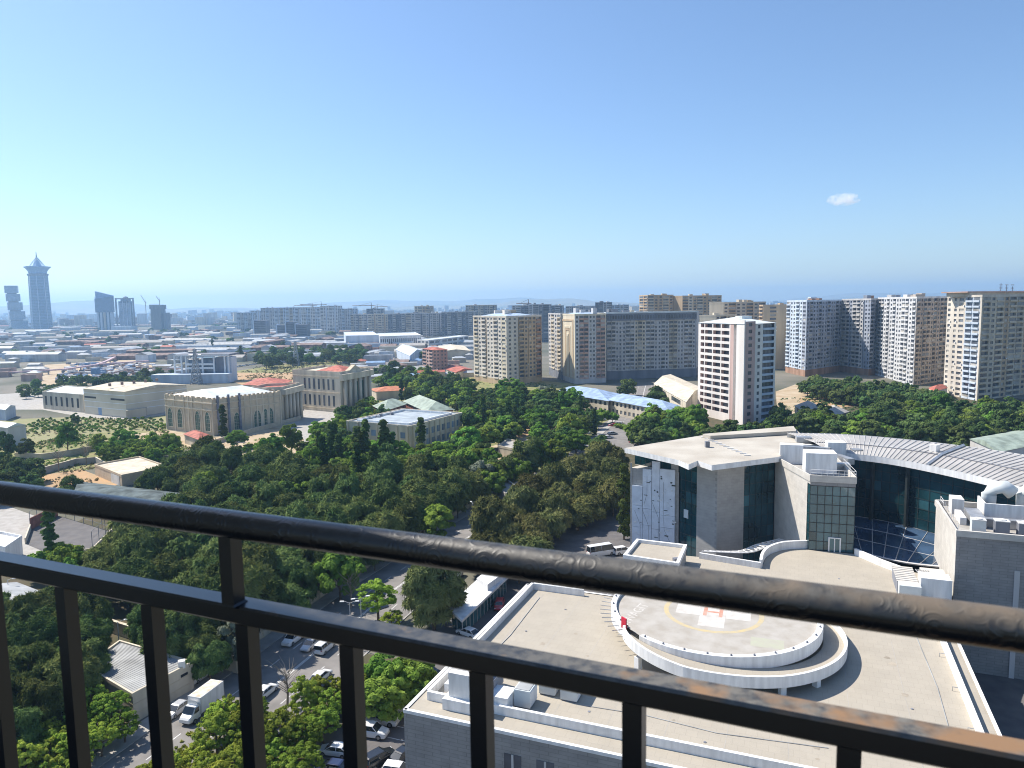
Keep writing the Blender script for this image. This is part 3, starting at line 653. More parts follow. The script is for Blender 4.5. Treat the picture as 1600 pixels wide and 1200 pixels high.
for wd, k in cols:
    s0, s1 = s, s + wd / tot * LL; s = s1
    Pq = lambda s_, z, d=0.0: (*(a + e * s_ + nn * d), z)
    if k in 'spq':
        wm.quad(Pq(s0, 0), Pq(s1, 0), Pq(s1, Z1 + (1.8 if k == 'q' else 0)), Pq(s0, Z1 + (1.8 if k == 'q' else 0)), {'s': 0, 'p': 1, 'q': 0}[k])
    elif k == 'u':
        wm.quad(Pq(s0, 0, -1.5), Pq(s1, 0, -1.5), Pq(s1, Z1, -1.5), Pq(s0, Z1, -1.5), 2); wm.quad(Pq(s0, 0), Pq(s0, 0, -1.5), Pq(s0, Z1, -1.5), Pq(s0, Z1), 0); wm.quad(Pq(s1, 0, -1.5), Pq(s1, 0), Pq(s1, Z1), Pq(s1, Z1, -1.5), 0)
        for r in range(nf): gm.quad(Pq(s0 + .3, 3 + r * fh + 1, -1.42), Pq(s1 - .3, 3 + r * fh + 1, -1.42), Pq(s1 - .3, 3 + r * fh + 2.4, -1.42), Pq(s0 + .3, 3 + r * fh + 2.4, -1.42), 0)
    else:
        wm.quad(Pq(s0, 0), Pq(s1, 0), Pq(s1, 3), Pq(s0, 3), 0)
        for r in range(nf):
            za = 3 + r * fh; lo, hi = za + .95, za + fh - .35; d = 1.6
            wm.quad(Pq(s0, za), Pq(s1, za), Pq(s1, lo), Pq(s0, lo), 0); wm.quad(Pq(s0, hi), Pq(s1, hi), Pq(s1, za + fh), Pq(s0, za + fh), 0)
            wm.quad(Pq(s0, lo), Pq(s1, lo), Pq(s1, lo, -.2), Pq(s0, lo, -.2), 0); wm.quad(Pq(s1, lo, -.2), Pq(s0, lo, -.2), Pq(s0, za, -.2), Pq(s1, za, -.2), 0)
            wm.quad(Pq(s0, za + .05), Pq(s1, za + .05), Pq(s1, za + .05, -d), Pq(s0, za + .05, -d), 0); wm.quad(Pq(s0, hi, -d), Pq(s1, hi, -d), Pq(s1, hi), Pq(s0, hi), 0)
            wm.quad(Pq(s0, za), Pq(s0, za, -d), Pq(s0, hi, -d), Pq(s0, hi), 1); wm.quad(Pq(s1, za, -d), Pq(s1, za), Pq(s1, hi), Pq(s1, hi, -d), 1)
            bm_ = MB(); bm_.quad(Pq(s0, za, -d), Pq(s1, za, -d), Pq(s1, hi, -d), Pq(s0, hi, -d))
            bo = bm_.build('balcony_window', M_pane if (r * 7 + int(s0)) % 3 else M_pane2, T)
            fm = MB(); nmul = 3 if wd > 3 else 1
            for q_ in range(nmul + 1):
                ss = s0 + (s1 - s0) * q_ / nmul
                fm.quad(Pq(max(s0, ss - .06), za, -d + .06), Pq(min(s1, ss + .06), za, -d + .06), Pq(min(s1, ss + .06), hi, -d + .06), Pq(max(s0, ss - .06), hi, -d + .06))
            fm.build('window_frame', mat('dark_brown_frame', (0.13, 0.08, 0.06), .6), bo, kind='stuff')
wm.quad((*poly[2], 0), (*poly[3], 0), (*poly[3], Z1), (*poly[2], Z1), 0); wm.quad((*poly[3], 0), (*poly[0], 0), (*poly[0], Z1), (*poly[3], Z1), 0)
wm2, gm2 = MB(), gm
e2 = [lerp(P1, P2, t) for t in (0, .03, .34, .58, .94, 1)]
wm.quad((*e2[0], 0), (*e2[1], 0), (*e2[1], Z1 + 1.8), (*e2[0], Z1 + 1.8), 0)
facade(wm, gm, e2[1], e2[2], 0, Z1 + 1.2, stripes('.1.9 W11.6 .1.9'), fh, panes=2)
facade(wm, gm, e2[2], e2[3], 0, Z1, stripes('.0.8 w0 .0.9'), fh, panes=2)
wm.quad((*e2[4], 0), (*e2[5], 0), (*e2[5], Z1), (*e2[4], Z1), 0)
wm.build('wall', [mat('warm_pale_render', (0.80, 0.74, 0.68), .85, scale=.2, var=.06, streak=True), mpk, M_bluew], T); gm.build('windows', PANES, T, kind='stuff')
a2, b2 = Vector(e2[3]), Vector(e2[4]); L2 = (b2 - a2).length; f2 = (b2 - a2) / L2; n2 = Vector((f2.y, -f2.x))
Pq = lambda s_, z, d=0.0: (*(a2 + f2 * s_ + n2 * d), z)
for r in range(nf + 1):
    za = r * fh * .985 + .6
    bm_ = MB(); bm_.quad(Pq(0, za + .8, -.9), Pq(L2, za + .8, -.9), Pq(L2, za + fh, -.9), Pq(0, za + fh, -.9)); bo = bm_.build('loggia_window', M_pane, T)
    bm_ = MB(); on_wall(bm_, e2[3], e2[4], 0, 1, za - .1, za + .95, -.9, .15); bm_.build('loggia_parapet', M_bluew, bo)
    bm_ = MB()
    for q_ in range(1, 8): s_ = L2 * q_ / 8; bm_.quad(Pq(s_ - .05, za + .9, -.85), Pq(s_ + .05, za + .9, -.85), Pq(s_ + .05, za + fh - .2, -.85), Pq(s_ - .05, za + fh - .2, -.85))
    bm_.build('window_frame', M_lgrey, bo, kind='stuff')
rm = MB(); r_ = grow(poly, .25); cc = (*cen(poly), Z1 + 3.0)
for k in range(4): rm.poly([(*r_[k], Z1), (*r_[(k + 1) % 4], Z1), cc])
ro = rm.build('roof', M_palerf, T)
mb = MB(); mb.box(cc[0] + 3, cc[1] - 2, Z1 + .8, 6, 5, 2.6, .4); mb.build('roof_house', M_palerf, ro)

# ------------------------------------------------------------------ hazy blocks of the middle skyline
def farblock(px0, px1, pytop, d, label, mats, seed, dep=26, spec='w0 b0 w1 b1', name='far_block', skew=0.0, units=2, group=None, fh=3.3):
    a, b = PD(px0, d), PD(px1, d * (1 + skew)); z1 = ZP((px0 + px1) / 2, pytop, d)
    poly = ccw([a, b, (b[0] + dep * .2, b[1] + dep), (a[0] + dep * .2, a[1] + dep)])
    L_ = dist(a, b); k = max(1, round(L_ / 22)); sp = ' '.join([spec] * k)
    side = 'w0 w0 w1'
    block(name, label, poly, z1, [sp, side, None, side], mats, M_conc, fh=fh, units=units, seed=seed, group=group, parapet=1.2, wh=.6, rec=.5, ww=.6)
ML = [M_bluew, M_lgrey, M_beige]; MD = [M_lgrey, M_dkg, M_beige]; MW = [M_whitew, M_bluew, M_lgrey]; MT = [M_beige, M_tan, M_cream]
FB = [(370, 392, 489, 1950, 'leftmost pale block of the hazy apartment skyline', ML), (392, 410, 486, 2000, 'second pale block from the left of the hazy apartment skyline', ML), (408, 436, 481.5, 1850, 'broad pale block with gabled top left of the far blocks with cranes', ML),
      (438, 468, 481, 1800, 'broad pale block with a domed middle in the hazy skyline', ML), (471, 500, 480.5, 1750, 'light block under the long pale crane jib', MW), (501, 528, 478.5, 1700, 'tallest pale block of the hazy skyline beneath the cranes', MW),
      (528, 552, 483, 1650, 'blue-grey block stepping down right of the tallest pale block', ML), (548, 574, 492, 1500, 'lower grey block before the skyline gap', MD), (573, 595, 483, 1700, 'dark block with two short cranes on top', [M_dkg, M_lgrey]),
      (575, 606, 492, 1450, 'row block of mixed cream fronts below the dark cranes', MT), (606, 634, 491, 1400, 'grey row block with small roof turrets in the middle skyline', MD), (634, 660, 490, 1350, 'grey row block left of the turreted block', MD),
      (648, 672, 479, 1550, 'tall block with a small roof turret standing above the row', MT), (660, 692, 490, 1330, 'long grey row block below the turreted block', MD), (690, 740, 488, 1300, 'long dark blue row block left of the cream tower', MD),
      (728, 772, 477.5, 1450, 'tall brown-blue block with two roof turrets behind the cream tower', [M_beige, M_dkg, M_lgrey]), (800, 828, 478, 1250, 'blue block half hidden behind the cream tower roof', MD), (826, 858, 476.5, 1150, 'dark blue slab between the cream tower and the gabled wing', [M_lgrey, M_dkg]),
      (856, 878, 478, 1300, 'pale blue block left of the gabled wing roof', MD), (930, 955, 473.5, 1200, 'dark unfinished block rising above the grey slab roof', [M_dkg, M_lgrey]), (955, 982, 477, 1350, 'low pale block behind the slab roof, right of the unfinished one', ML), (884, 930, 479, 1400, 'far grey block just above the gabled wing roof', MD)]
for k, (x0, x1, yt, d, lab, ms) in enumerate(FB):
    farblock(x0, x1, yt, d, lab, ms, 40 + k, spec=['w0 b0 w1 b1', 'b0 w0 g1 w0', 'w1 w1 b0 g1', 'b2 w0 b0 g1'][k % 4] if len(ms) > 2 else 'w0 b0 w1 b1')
for k, (x0, x1, yt, lab) in enumerate([(396, 415, 501, 'left of three dark glass office cubes before the pale skyline'), (432, 446, 508, 'lowest dark office cube before the pale skyline'), (446, 458, 503, 'middle dark office cube before the pale skyline'), (461, 479, 507, 'rightmost dark office cube before the pale skyline')]):
    d = 1500; a, b = PD(x0, d), PD(x1, d); z1 = ZP(x0, yt, d)
    t = thing('office_cube', lab, 'office block', (*lerp(a, b, .5), 0))
    mb = MB(); mb.prism(ccw([a, b, (b[0], b[1] + 24), (a[0], a[1] + 24)]), 0, z1); mb.build('wall', M_dkg, t)
    mb = MB()
    for r in range(int(z1 / 3.5)): mb.quad((a[0] + 1, d - .15, r * 3.5 + 1), (b[0] - 1, d - .15, r * 3.5 + 1), (b[0] - 1, d - .15, r * 3.5 + 2.6), (a[0] + 1, d - .15, r * 3.5 + 2.6))
    mb.build('windows', M_pane, t, kind='stuff')
    mb = MB(); mb.prism(ccw([(a[0] - 1.5, d - 1), (a[0] + .8, d - 1), (a[0] + .8, d + 22), (a[0] - 1.5, d + 22)]), 0, z1 + 2); mb.build('side_frame', M_bluew, t)
# ------------------------------------------------------------------ low buildings of the middle distance
def low(name, label, roofpx, z, wall_m, roof_m, rtype='flat', rise=2.5, cat='building', win=None, over=0.4, par=0.6, back=None, z0=0.0, group=None, keep=1.5):
    """roofpx: left, front and right eave corners as seen; the fourth corner closes the block"""
    pts = [G(*p, z) for p in roofpx]; poly = quadpoly(*pts) if len(pts) == 3 else ccw(pts)
    return low_w(name, label, poly, z, wall_m, roof_m, rtype, rise, cat, win, over, par, z0, group, keep)
def low_w(name, label, poly, z, wall_m, roof_m, rtype='flat', rise=2.5, cat='building', win=None, over=0.4, par=0.6, z0=0.0, group=None, keep=1.5):
    c = cen(poly); T = thing(name, label, cat, (*c, z0), group); n = len(poly)
    wm, gm = MB(), MB()
    for k in range(n):
        p0, p1 = poly[k], poly[(k + 1) % n]
        if win and k < len(win) and win[k]: facade(wm, gm, p0, p1, z0, z, stripes(win[k][0]), win[k][1], panes=2, rec=.25)
        else: wm.quad((*p0, z0), (*p1, z0), (*p1, z), (*p0, z))
    wm.build('wall', wall_m, T)
    if gm.f: gm.build('windows', PANES, T, kind='stuff')
    rm = MB(); q = grow(poly, over)
    if rtype == 'flat':
        rm.poly([(*p, z - .02) for p in grow(poly, -.1)]); ro = rm.build('roof', roof_m, T)
        if par: pm = MB(); ring(pm, grow(poly, .1), .35, z - .25, z + par); pm.build('parapet', wall_m, T)
    elif rtype == 'hip':
        la, lb = dist(q[0], q[1]), dist(q[1], q[2])
        i = 0 if la > lb else 1
        A, B, C, D = (q[i], q[(i + 1) % 4], q[(i + 2) % 4], q[(i + 3) % 4]); ins = min(la, lb) / 2 / max(la, lb)
        m0, m1 = lerp(D, A, .5), lerp(B, C, .5); r0, r1 = lerp(m0, m1, min(.48, ins)), lerp(m0, m1, 1 - min(.48, ins))
        zz = z + rise
        rm.quad((*A, z), (*B, z), (*r1, zz), (*r0, zz)); rm.quad((*C, z), (*D, z), (*r0, zz), (*r1, zz)); rm.poly([(*B, z), (*C, z), (*r1, zz)]); rm.poly([(*D, z), (*A, z), (*r0, zz)])
        rm.poly([(*p, z - .05) for p in reversed(q)]); ro = rm.build('roof', roof_m, T)
    else:       # gable along the longer side
        la, lb = dist(q[0], q[1]), dist(q[1], q[2]); i = 0 if la > lb else 1
        A, B, C, D = (q[i], q[(i + 1) % 4], q[(i + 2) % 4], q[(i + 3) % 4]); m0, m1 = lerp(D, A, .5), lerp(B, C, .5); zz = z + rise
        rm.quad((*A, z), (*B, z), (*m1, zz), (*m0, zz)); rm.quad((*C, z), (*D, z), (*m0, zz), (*m1, zz)); rm.poly([(*B, z), (*C, z), (*m1, zz)]); rm.poly([(*D, z), (*A, z), (*m0, zz)])
        rm.poly([(*p, z - .05) for p in reversed(q)]); ro = rm.build('roof', roof_m, T)
    KEEP_OUT.append(grow(ccw(poly), keep)); T_POLY[T.name] = poly
    return T
T_POLY = {}

# --- big beige hall
T = low('industrial_hall', 'big plain beige industrial hall with a low sandy roof and dark slot vents', [(130, 607), (195, 612), (291, 601)], 14.5, [mat('hall_render', (0.66, 0.60, 0.48), .85, scale=.1, var=.06)], M_stone2, 'gable', 2.0, 'hall', over=.5)
p0, p1, p2, p3 = T_POLY[T.name]
M_hallwhite = mat('pale_hall_panel', (0.78, 0.78, 0.78), .8, scale=.1, var=.06)
for sa, sb in ((.02, .30), (.66, .98)):
    mb = MB(); on_wall(mb, p0, p1, sa, sb, 9.3, 10.3, 0, .12); mb.build('slot_vent', M_dark, T)
for z_, h_ in ((4.2, .35), (7.4, .35), (12.0, .35)):
    for a_, b_ in ((p0, p1), (p1, p2)): mb = MB(); on_wall(mb, a_, b_, 0, 1, z_, z_ + h_, 0, .06); mb.build('cladding_band', M_hallwhite, T)
mb = MB(); on_wall(mb, p0, p1, .34, .42, 0, 4.2, 0, .1); mb.build('door', M_bluec, T)
mb = MB(); mb.prism(ccw([lerp(p1, p2, .02), lerp(p1, p2, .32), tuple(np.array(lerp(p1, p2, .32)) + (1.2, -4)), tuple(np.array(lerp(p1, p2, .02)) + (1.2, -4))]), 0, 4.5); mb.build('annex', M_beige, T)
for k in range(5):
    q = lerp(lerp(p1, p2, .1 + .19 * k), lerp(p0, p3, .1 + .19 * k), .5); mb = MB(); mb.box(q[0], q[1], 16.3, 1.3, 1.3, 1.6, .3); mb.build('roof_vent', M_rust, T)
# --- small beige building with slits
T = low('slit_building', 'small beige stone building with tall dark slit windows, left of the big hall', [(66, 613), (130, 618), (160, 607)], 10.0, [M_stone2], M_palerf, 'flat', cat='building')
p0, p1, p2, p3 = T_POLY[T.name]
for k in range(7):
    mb = MB(); s = .06 + .13 * k; on_wall(mb, p0, p1, s, s + .045, 2.5, 8, 0, .08); mb.build('slit_window', M_dark, T)
low('white_shed', 'plain white shed wall at the left edge beside the orchard', [(-40, 663), (12, 668), (40, 664)], 8.5, [M_lgrey], M_palerf, 'gable', 1.5, 'shed')
low('white_shed', 'small pale shed left of the slit-windowed building', [(-30, 636), (8, 640), (24, 634)], 6, [M_bluew], M_palerf, 'gable', 1.5, 'shed')

# --- sandstone hall with pointed windows
poly = quadpoly(G(257, 617, 17), G(332, 624, 17), G(439, 612, 17)); c = cen(poly)
T = thing('sandstone_hall', 'sandstone hall with tall pointed green windows and a notched parapet', 'hall', (*c, 0)); KEEP_OUT.append(grow(poly, 2)); p0, p1, p2, p3 = poly
mb = MB(); mb.prism(poly, 0, 17, 0); mb.build('wall', M_stone, T)
M_gwin = mat('green_window_lattice', (0.09, 0.16, 0.12), .5, scale=1.5, var=.3)
def arch_window(p0, p1, s, wdt, z0, z1, T):
    a, b = Vector(p0), Vector(p1); L_ = (b - a).length; e = (b - a) / L_; nn = Vector((e.y, -e.x)); m = s * L_
    P = lambda u, z, d: (*(a + e * (m + u) + nn * d), z)
    out = [(-wdt / 2, z0), (wdt / 2, z0), (wdt / 2, z1 - wdt * .8), (wdt * .3, z1 - wdt * .25), (0, z1), (-wdt * .3, z1 - wdt * .25), (-wdt / 2, z1 - wdt * .8)]
    mb = MB(); mb.poly([P(u, z, .05) for u, z in out]); w_ = mb.build('window', M_gwin, T)
    mb = MB(); o2 = [(u * 1.35, z0 - .3 if k < 2 else z + .35) for k, (u, z) in enumerate(out)]
    for k in range(len(out)):
        k2 = (k + 1) % len(out); mb.quad(P(*out[k], .22), P(*out[k2], .22), P(*o2[k2], .22), P(*o2[k], .22)); mb.quad(P(*o2[k], .22), P(*o2[k2], .22), P(*o2[k2], 0), P(*o2[k], 0)); mb.quad(P(*out[k2], .22), P(*out[k], .22), P(*out[k], 0.02), P(*out[k2], 0.02))
    mb.build('frame', M_stone2, w_)
    mb = MB()
    for u in (-wdt * .17, wdt * .17): mb.quad(P(u - .05, z0, .1), P(u + .05, z0, .1), P(u + .05, z1 - wdt * .5, .1), P(u - .05, z1 - wdt * .5, .1))
    for k in range(1, 5): z = z0 + (z1 - z0) * k / 5; mb.quad(P(-wdt / 2, z, .1), P(wdt / 2, z, .1), P(wdt / 2, z + .1, .1), P(-wdt / 2, z + .1, .1))
    mb.build('glazing_bars', M_stone2, w_)
for s in (.10, .31, .68, .88): arch_window(p0, p1, s, 3.7, 1.8, 11.0, T)
for s in (.10, .32, .62, .74, .82): arch_window(p1, p2, s, 2.8 if s != .62 else 3.6, 1.4, 9.6, T)
for s in (.015, .205, .41, .50, .585, .775, .985): mb = MB(); on_wall(mb, p0, p1, s - .010, s + .010, 0, 17.2, 0, .25); mb.build('pilaster', M_stone2, T)
M_bluecol = mat('blue_grey_pier', (0.20, 0.22, 0.28), .8, var=.15)
for s in (.06, .21, .365): mb = MB(); on_wall(mb, p1, p2, s - .012, s + .012, 0, 18.6, 0, .9); mb.build('pier', M_bluecol, T)
for k in range(7): mb = MB(); s = .44 + k * .09; on_wall(mb, p1, p2, s - .008, s + .008, 0, 17.2, 0, .3); mb.build('pilaster', M_stone2, T)
for a_, b_ in ((p0, p1), (p1, p2)):
    for z_, h_ in ((11.4, .5), (14.6, .5)): mb = MB(); on_wall(mb, a_, b_, 0, 1, z_, z_ + h_, 0, .45); mb.build('string_course', M_stone2, T)
for a_, b_, n_ in ((p0, p1, 9), (p1, p2, 16), (p2, p3, 9), (p3, p0, 16)):
    for k in range(n_): mb = MB(); on_wall(mb, a_, b_, (k + .15) / n_, (k + .62) / n_, 17, 17.7, -.5, .1); mb.build('merlon', M_stone, T)
i_ = grow(poly, -2.2); cc = cen(i_)
mb = MB(); r0, r1 = lerp(lerp(i_[0], i_[1], .5), cc, .35), lerp(lerp(i_[3], i_[2], .5), cc, .35)
mb.quad((*i_[0], 17.1), (*i_[1], 17.1), (*r0, 20), (*r0, 20)); mb.quad((*i_[1], 17.1), (*i_[2], 17.1), (*r1, 20), (*r0, 20)); mb.quad((*i_[2], 17.1), (*i_[3], 17.1), (*r1, 20), (*r1, 20)); mb.quad((*i_[3], 17.1), (*i_[0], 17.1), (*r0, 20), (*r1, 20))
mb.build('roof', M_palerf, T)
low('red_roof_kiosk', 'small kiosk with a red hip roof against the sandstone hall', [(288, 678), (310, 686), (327, 680)], 4.2, [M_stone2], M_redroof, 'hip', 1.4, 'kiosk', over=.6)

# --- portico building and two-storey stone building
def columns(T, p0, p1, n, z0, z1, r, m, off=1.2):
    a, b = Vector(p0), Vector(p1); e = (b - a); L_ = e.length; e /= L_; nn = Vector((e.y, -e.x))
    for k in range(n):
        q = a + e * (L_ * (k + .5) / n) + nn * off; mb = MB(); mb.tube([(q.x, q.y, z0), (q.x, q.y, z1)], [r * 1.05, r * .9], 10); mb.build('column', m, T, smooth=True)
T = low('portico_building', 'limestone building with a columned portico right of the sandstone hall', [(385, 610), (440, 608), (468, 601)], 17.5, [M_stone2], M_redroof, 'flat', cat='hall', par=1.2)
p0, p1, p2, p3 = T_POLY[T.name]
columns(T, p1, p2, 5, 0, 14.5, .9, M_stone2, 1.3)
for k in range(4): mb = MB(); on_wall(mb, p1, p2, .12 + .22 * k, .20 + .22 * k, 1, 13, 0, .06); mb.build('window', M_pane, T)
mb = MB(); on_wall(mb, p1, p2, -.03, 1.03, 14.5, 17.4, 0, 2.4); mb.build('entablature', M_stone2, T)
low('red_roof_hall', 'hall with a wide red roof behind the sandstone hall', [(380, 601), (438, 604), (456, 594)], 14.5, [M_stone2], M_redroof, 'hip', 2.6, 'hall')
T = low('stone_college', 'pale two-storey stone building with paired slit windows and a columned front', [(457, 581), (531, 585), (578, 577)], 21.5, [M_stone2], M_stone2, 'flat', cat='hall', par=1.4)
p0, p1, p2, p3 = T_POLY[T.name]
for z_ in (3.2, 12.4):
    for k in range(7): mb = MB(); s = .24 + .1 * k; on_wall(mb, p0, p1, s, s + .04, z_, z_ + 6, 0, .08); mb.build('slit_window', M_pane, T)
for z_ in (1.6, 10.6, 19.4): mb = MB(); on_wall(mb, p0, p1, 0, 1, z_, z_ + .5, 0, .3); mb.build('string_course', M_stone, T)
columns(T, p1, p2, 6, 0, 18, .95, M_stone2, 1.2)
for k in range(3): mb = MB(); on_wall(mb, p1, p2, .25 + .2 * k, .37 + .2 * k, 1, 16, 0, .06); mb.build('window', M_gwin, T)
mb = MB(); on_wall(mb, p1, p2, -.02, 1.02, 18, 21.4, 0, 2.2); mb.build('entablature', M_stone2, T)
a_, b_ = lerp(p1, p2, .22), lerp(p1, p2, .78); m_ = lerp(a_, b_, .5); nb = np.array(p3) - np.array(p2); nb = nb / np.linalg.norm(nb) * 3
mb = MB(); A3, B3, C3 = (*a_, 21.5), (*b_, 21.5), (*m_, 25.5); sh = lambda v: (v[0] + nb[0], v[1] + nb[1], v[2])
mb.poly([A3, B3, C3]); mb.poly([sh(B3), sh(A3), sh(C3)]); mb.quad(B3, sh(B3), sh(C3), C3); mb.quad(sh(A3), A3, C3, sh(C3)); mb.build('pediment', M_stone, T)
i_ = [lerp(lerp(p0, p3, .2), lerp(p1, p2, .2), .3), lerp(lerp(p0, p3, .2), lerp(p1, p2, .2), .95), lerp(lerp(p0, p3, .85), lerp(p1, p2, .85), .95), lerp(lerp(p0, p3, .85), lerp(p1, p2, .85), .3)]
cc = (*cen(i_), 25.0); mb = MB()
for k in range(4): mb.poly([(*i_[k], 21.6), (*i_[(k + 1) % 4], 21.6), cc])
mb.build('red_hip_roof', M_redroof, T)
low('long_red_roof_house', 'long low house with an orange-red roof beside the columned building', [(578, 608), (588, 612), (645, 609)], 5.5, [M_beige], mat('orange_roof', (0.5, 0.19, 0.10), .75, scale=.4, var=.15), 'hip', 2.2, 'house')

# --- flat-roofed building among the poplars
poly = quadpoly(G(541, 659, 10.5), G(641, 667, 10.5), G(722, 646, 10.5)); p0, p1, p2, p3 = poly
T = thing('flat_roof_building', 'two-storey tan building with a white flat roof behind poplars', 'building', (*cen(poly), 0)); KEEP_OUT.append(grow(poly, 2))
mb = MB(); mb.prism(poly, 0, 10.4); mb.build('wall', M_stone2, T)
mb = MB(); q = grow(poly, -.35); mb.poly([(*p, 10.42) for p in q]); ro = mb.build('roof', mat('blue_grey_membrane', (0.36, 0.41, 0.45), .7, scale=.2, var=.12), T)
mb = MB(); ring(mb, grow(poly, .1), .45, 10.2, 11.0); mb.build('parapet', M_stone2, T)
mb = MB(); q2 = grow(poly, -3.2); ring(mb, q2, .5, 10.43, 11.3); mb.build('roof_upstand', M_white, T)
M_bluegl = glassmat('blue_window', (0.20, 0.27, 0.36), .15, .8)
for r, z_ in enumerate((1.2, 5.6)):
    for k in range(9): mb = MB(); on_wall(mb, p1, p2, .08 + .1 * k, .155 + .1 * k, z_, z_ + 2.6, 0, .06); w_ = mb.build('window', M_bluegl, T); mb = MB(); on_wall(mb, p1, p2, .115 + .1 * k, .12 + .1 * k, z_, z_ + 2.6, .06, .12); mb.build('mullion', M_stone2, w_)
    for k in range(6): mb = MB(); on_wall(mb, p0, p1, .1 + .15 * k, .17 + .15 * k, z_, z_ + 2.4, 0, .06); mb.build('window', M_bluegl, T)
for k in range(10): mb = MB(); s = .035 + .1 * k; on_wall(mb, p1, p2, s, s + .012, 0, 10.6, 0, .35); mb.build('pilaster', M_stone, T)
for k in range(7): mb = MB(); s = .03 + .155 * k; on_wall(mb, p0, p1, s, s + .012, 0, 10.6, 0, .35); mb.build('pilaster', M_stone, T)
for k in range(6):
    q = lerp(lerp(p0, p3, .15), lerp(p0, p3, .55), k / 5); q = lerp(q, p2 if k % 2 else p1, .06 + .02 * k); mb = MB(); mb.box(q[0], q[1], 10.43, 1.2 + .3 * (k % 3), 1.1, .9 + .2 * (k % 2), .4 * k); mb.build('roof_unit', M_dkg if k % 2 else M_steel, ro)

# --- houses with green roofs, blue-roofed school, sandy houses
low('green_roof_house', 'brick house with a pale green hip roof behind the flat-roofed building, left one', [(584, 634), (600, 642), (634, 631)], 5.5, [M_redwall], M_greenroof, 'hip', 3.2, 'house', over=.8, win=[('.0.6 W0 W0 .0.5', 2.7), ('.0.5 W0 W0 W0 .0.5', 2.7)])
low('green_roof_house', 'larger brick house with a pale green hip roof right of its twin', [(632, 627), (668, 643), (708, 640)], 5.5, [M_redwall], M_greenroof, 'hip', 4.0, 'house', over=.9, win=[('.0.6 W0 W0 W0 .0.5', 2.7), ('.0.5 W0 W0 W0 .0.5', 2.7)])
M_bluer2 = mat('blue_sheet_roof', (0.30, 0.40, 0.56), .55, scale=.3, var=.15)
low('blue_roof_school', 'long cream building with a light blue metal roof, nearer section', [(948, 624), (1045, 642), (1060, 634)], 7.5, [M_beige], M_bluer2, 'hip', 3.0, 'school', win=[('.0.4 ' + 'w0 ' * 14 + '.0.4', 3.0), ('.0.8 .0.8', 3.0)], over=.9)
low('blue_roof_school', 'long cream building with a light blue metal roof, farther western section', [(868, 613), (950, 626), (968, 616)], 7.5, [M_beige], M_bluer2, 'hip', 3.4, 'school', win=[('.0.4 ' + 'w0 ' * 12 + '.0.4', 3.0), None], over=.9)
low('stepped_sports_hall', 'sandy stepped sports hall left of the pale tower', [(1022, 600), (1072, 628), (1096, 606)], 9.5, [M_stone2], M_stone2, 'gable', 2.0, 'hall', win=[('.0 W0 .0 W0 .0', 4), None])
low('sandy_house', 'sandy hip-roofed house beside the building site, western one', [(1242, 634), (1262, 646), (1290, 640)], 5.5, [M_stone2], M_conc, 'hip', 3, 'house', win=[('.0.5 w0 w0 .0.5', 2.8), ('.0.5 w0 w0 .0.5', 2.8)])
low('sandy_house', 'sandy hip-roofed house beside the building site, eastern one', [(1281, 640), (1302, 650), (1326, 643)], 5.0, [M_stone2], M_conc, 'hip', 2.6, 'house', win=[('.0.5 w0 w0 .0.5', 2.8), ('.0.5 w0 w0 .0.5', 2.8)])
low('pale_bungalow', 'pale flat bungalow among trees left of the edge tower', [(1378, 622), (1398, 632), (1420, 626)], 4.5, [M_stone2], M_palerf, 'gable', 1.8, 'house')
low('pale_bungalow', 'pink-roofed bungalow at the foot of the edge tower', [(1452, 606), (1458, 612), (1480, 606)], 6.5, [M_cream], M_redroof, 'hip', 2, 'house')
low('green_roof_hall', 'wide green-grey roofed hall beyond the hospital at the right', [(1516, 686), (1560, 706), (1640, 690)], 6.0, [M_lgrey], M_greenroof, 'gable', 2.0, 'hall')
low('tree_hut', 'small beige hut among the trees behind the curved roof', [(1456, 675), (1464, 680), (1478, 675)], 4.0, [M_beige], M_conc, 'gable', 1.2, 'hut')
# far stadium-like sheds, cream houses right of centre
T = low('pink_apartment_house', 'six-storey pink apartment house among trees left of the cream tower', [(660, 545), (676, 547), (699, 546)], 21, [M_pink], M_redroof, 'hip', 2, 'apartment block', win=[('b0 w0 b0', 3.2), ('.0.5 w0 w0 .0.8 w0 w0 .0.5', 3.2)])
low('white_depot', 'white depot with grey window bands behind the pink apartment house', [(652, 531), (670, 532), (732, 525)], 12, [M_whitew], M_palerf, 'flat', cat='depot', win=[('W0 W0 W0', 5), ('W0 W0 .0.8 W0 W0 W0 .0.8 W0 W0', 6)])
low('terraced_shed', 'long cream terraced shed beside the cream tower', [(685, 541), (690, 549), (735, 548)], 9, [M_cream], M_stone2, 'gable', 2, 'shed')
low('red_roof_cottage', 'cottage with a faded red roof at the foot of the cream tower', [(694, 576), (712, 582), (738, 577)], 5, [M_stone2], M_redroof, 'gable', 2, 'house')
low('grey_dome_hall', 'long blue-grey vaulted hall by the far avenue', [(618, 546), (640, 556), (662, 548)], 9, [M_bluew], M_bluew, 'gable', 4, 'hall')
low('long_hangar', 'very long pale blue hangar below the hazy apartment row, western half', [(537, 519), (540, 525), (592, 524)], 17, [M_bluew], M_bluew, 'flat', cat='hangar', win=[None, ('.0 ' * 10, 12)])
low('long_hangar', 'very long pale hangar with windows, eastern half', [(590, 521), (593, 526), (658, 524)], 17, [M_whitew], M_palerf, 'flat', cat='hangar', win=[None, ('.0.6 ' + 'w0 ' * 20, 12)])
low('white_roof_stadium', 'flat white canopy roof in front of the far apartment row', [(570, 511), (575, 514), (660, 511)], 16, [M_dkg], M_palerf, 'gable', 2.5, 'stadium')
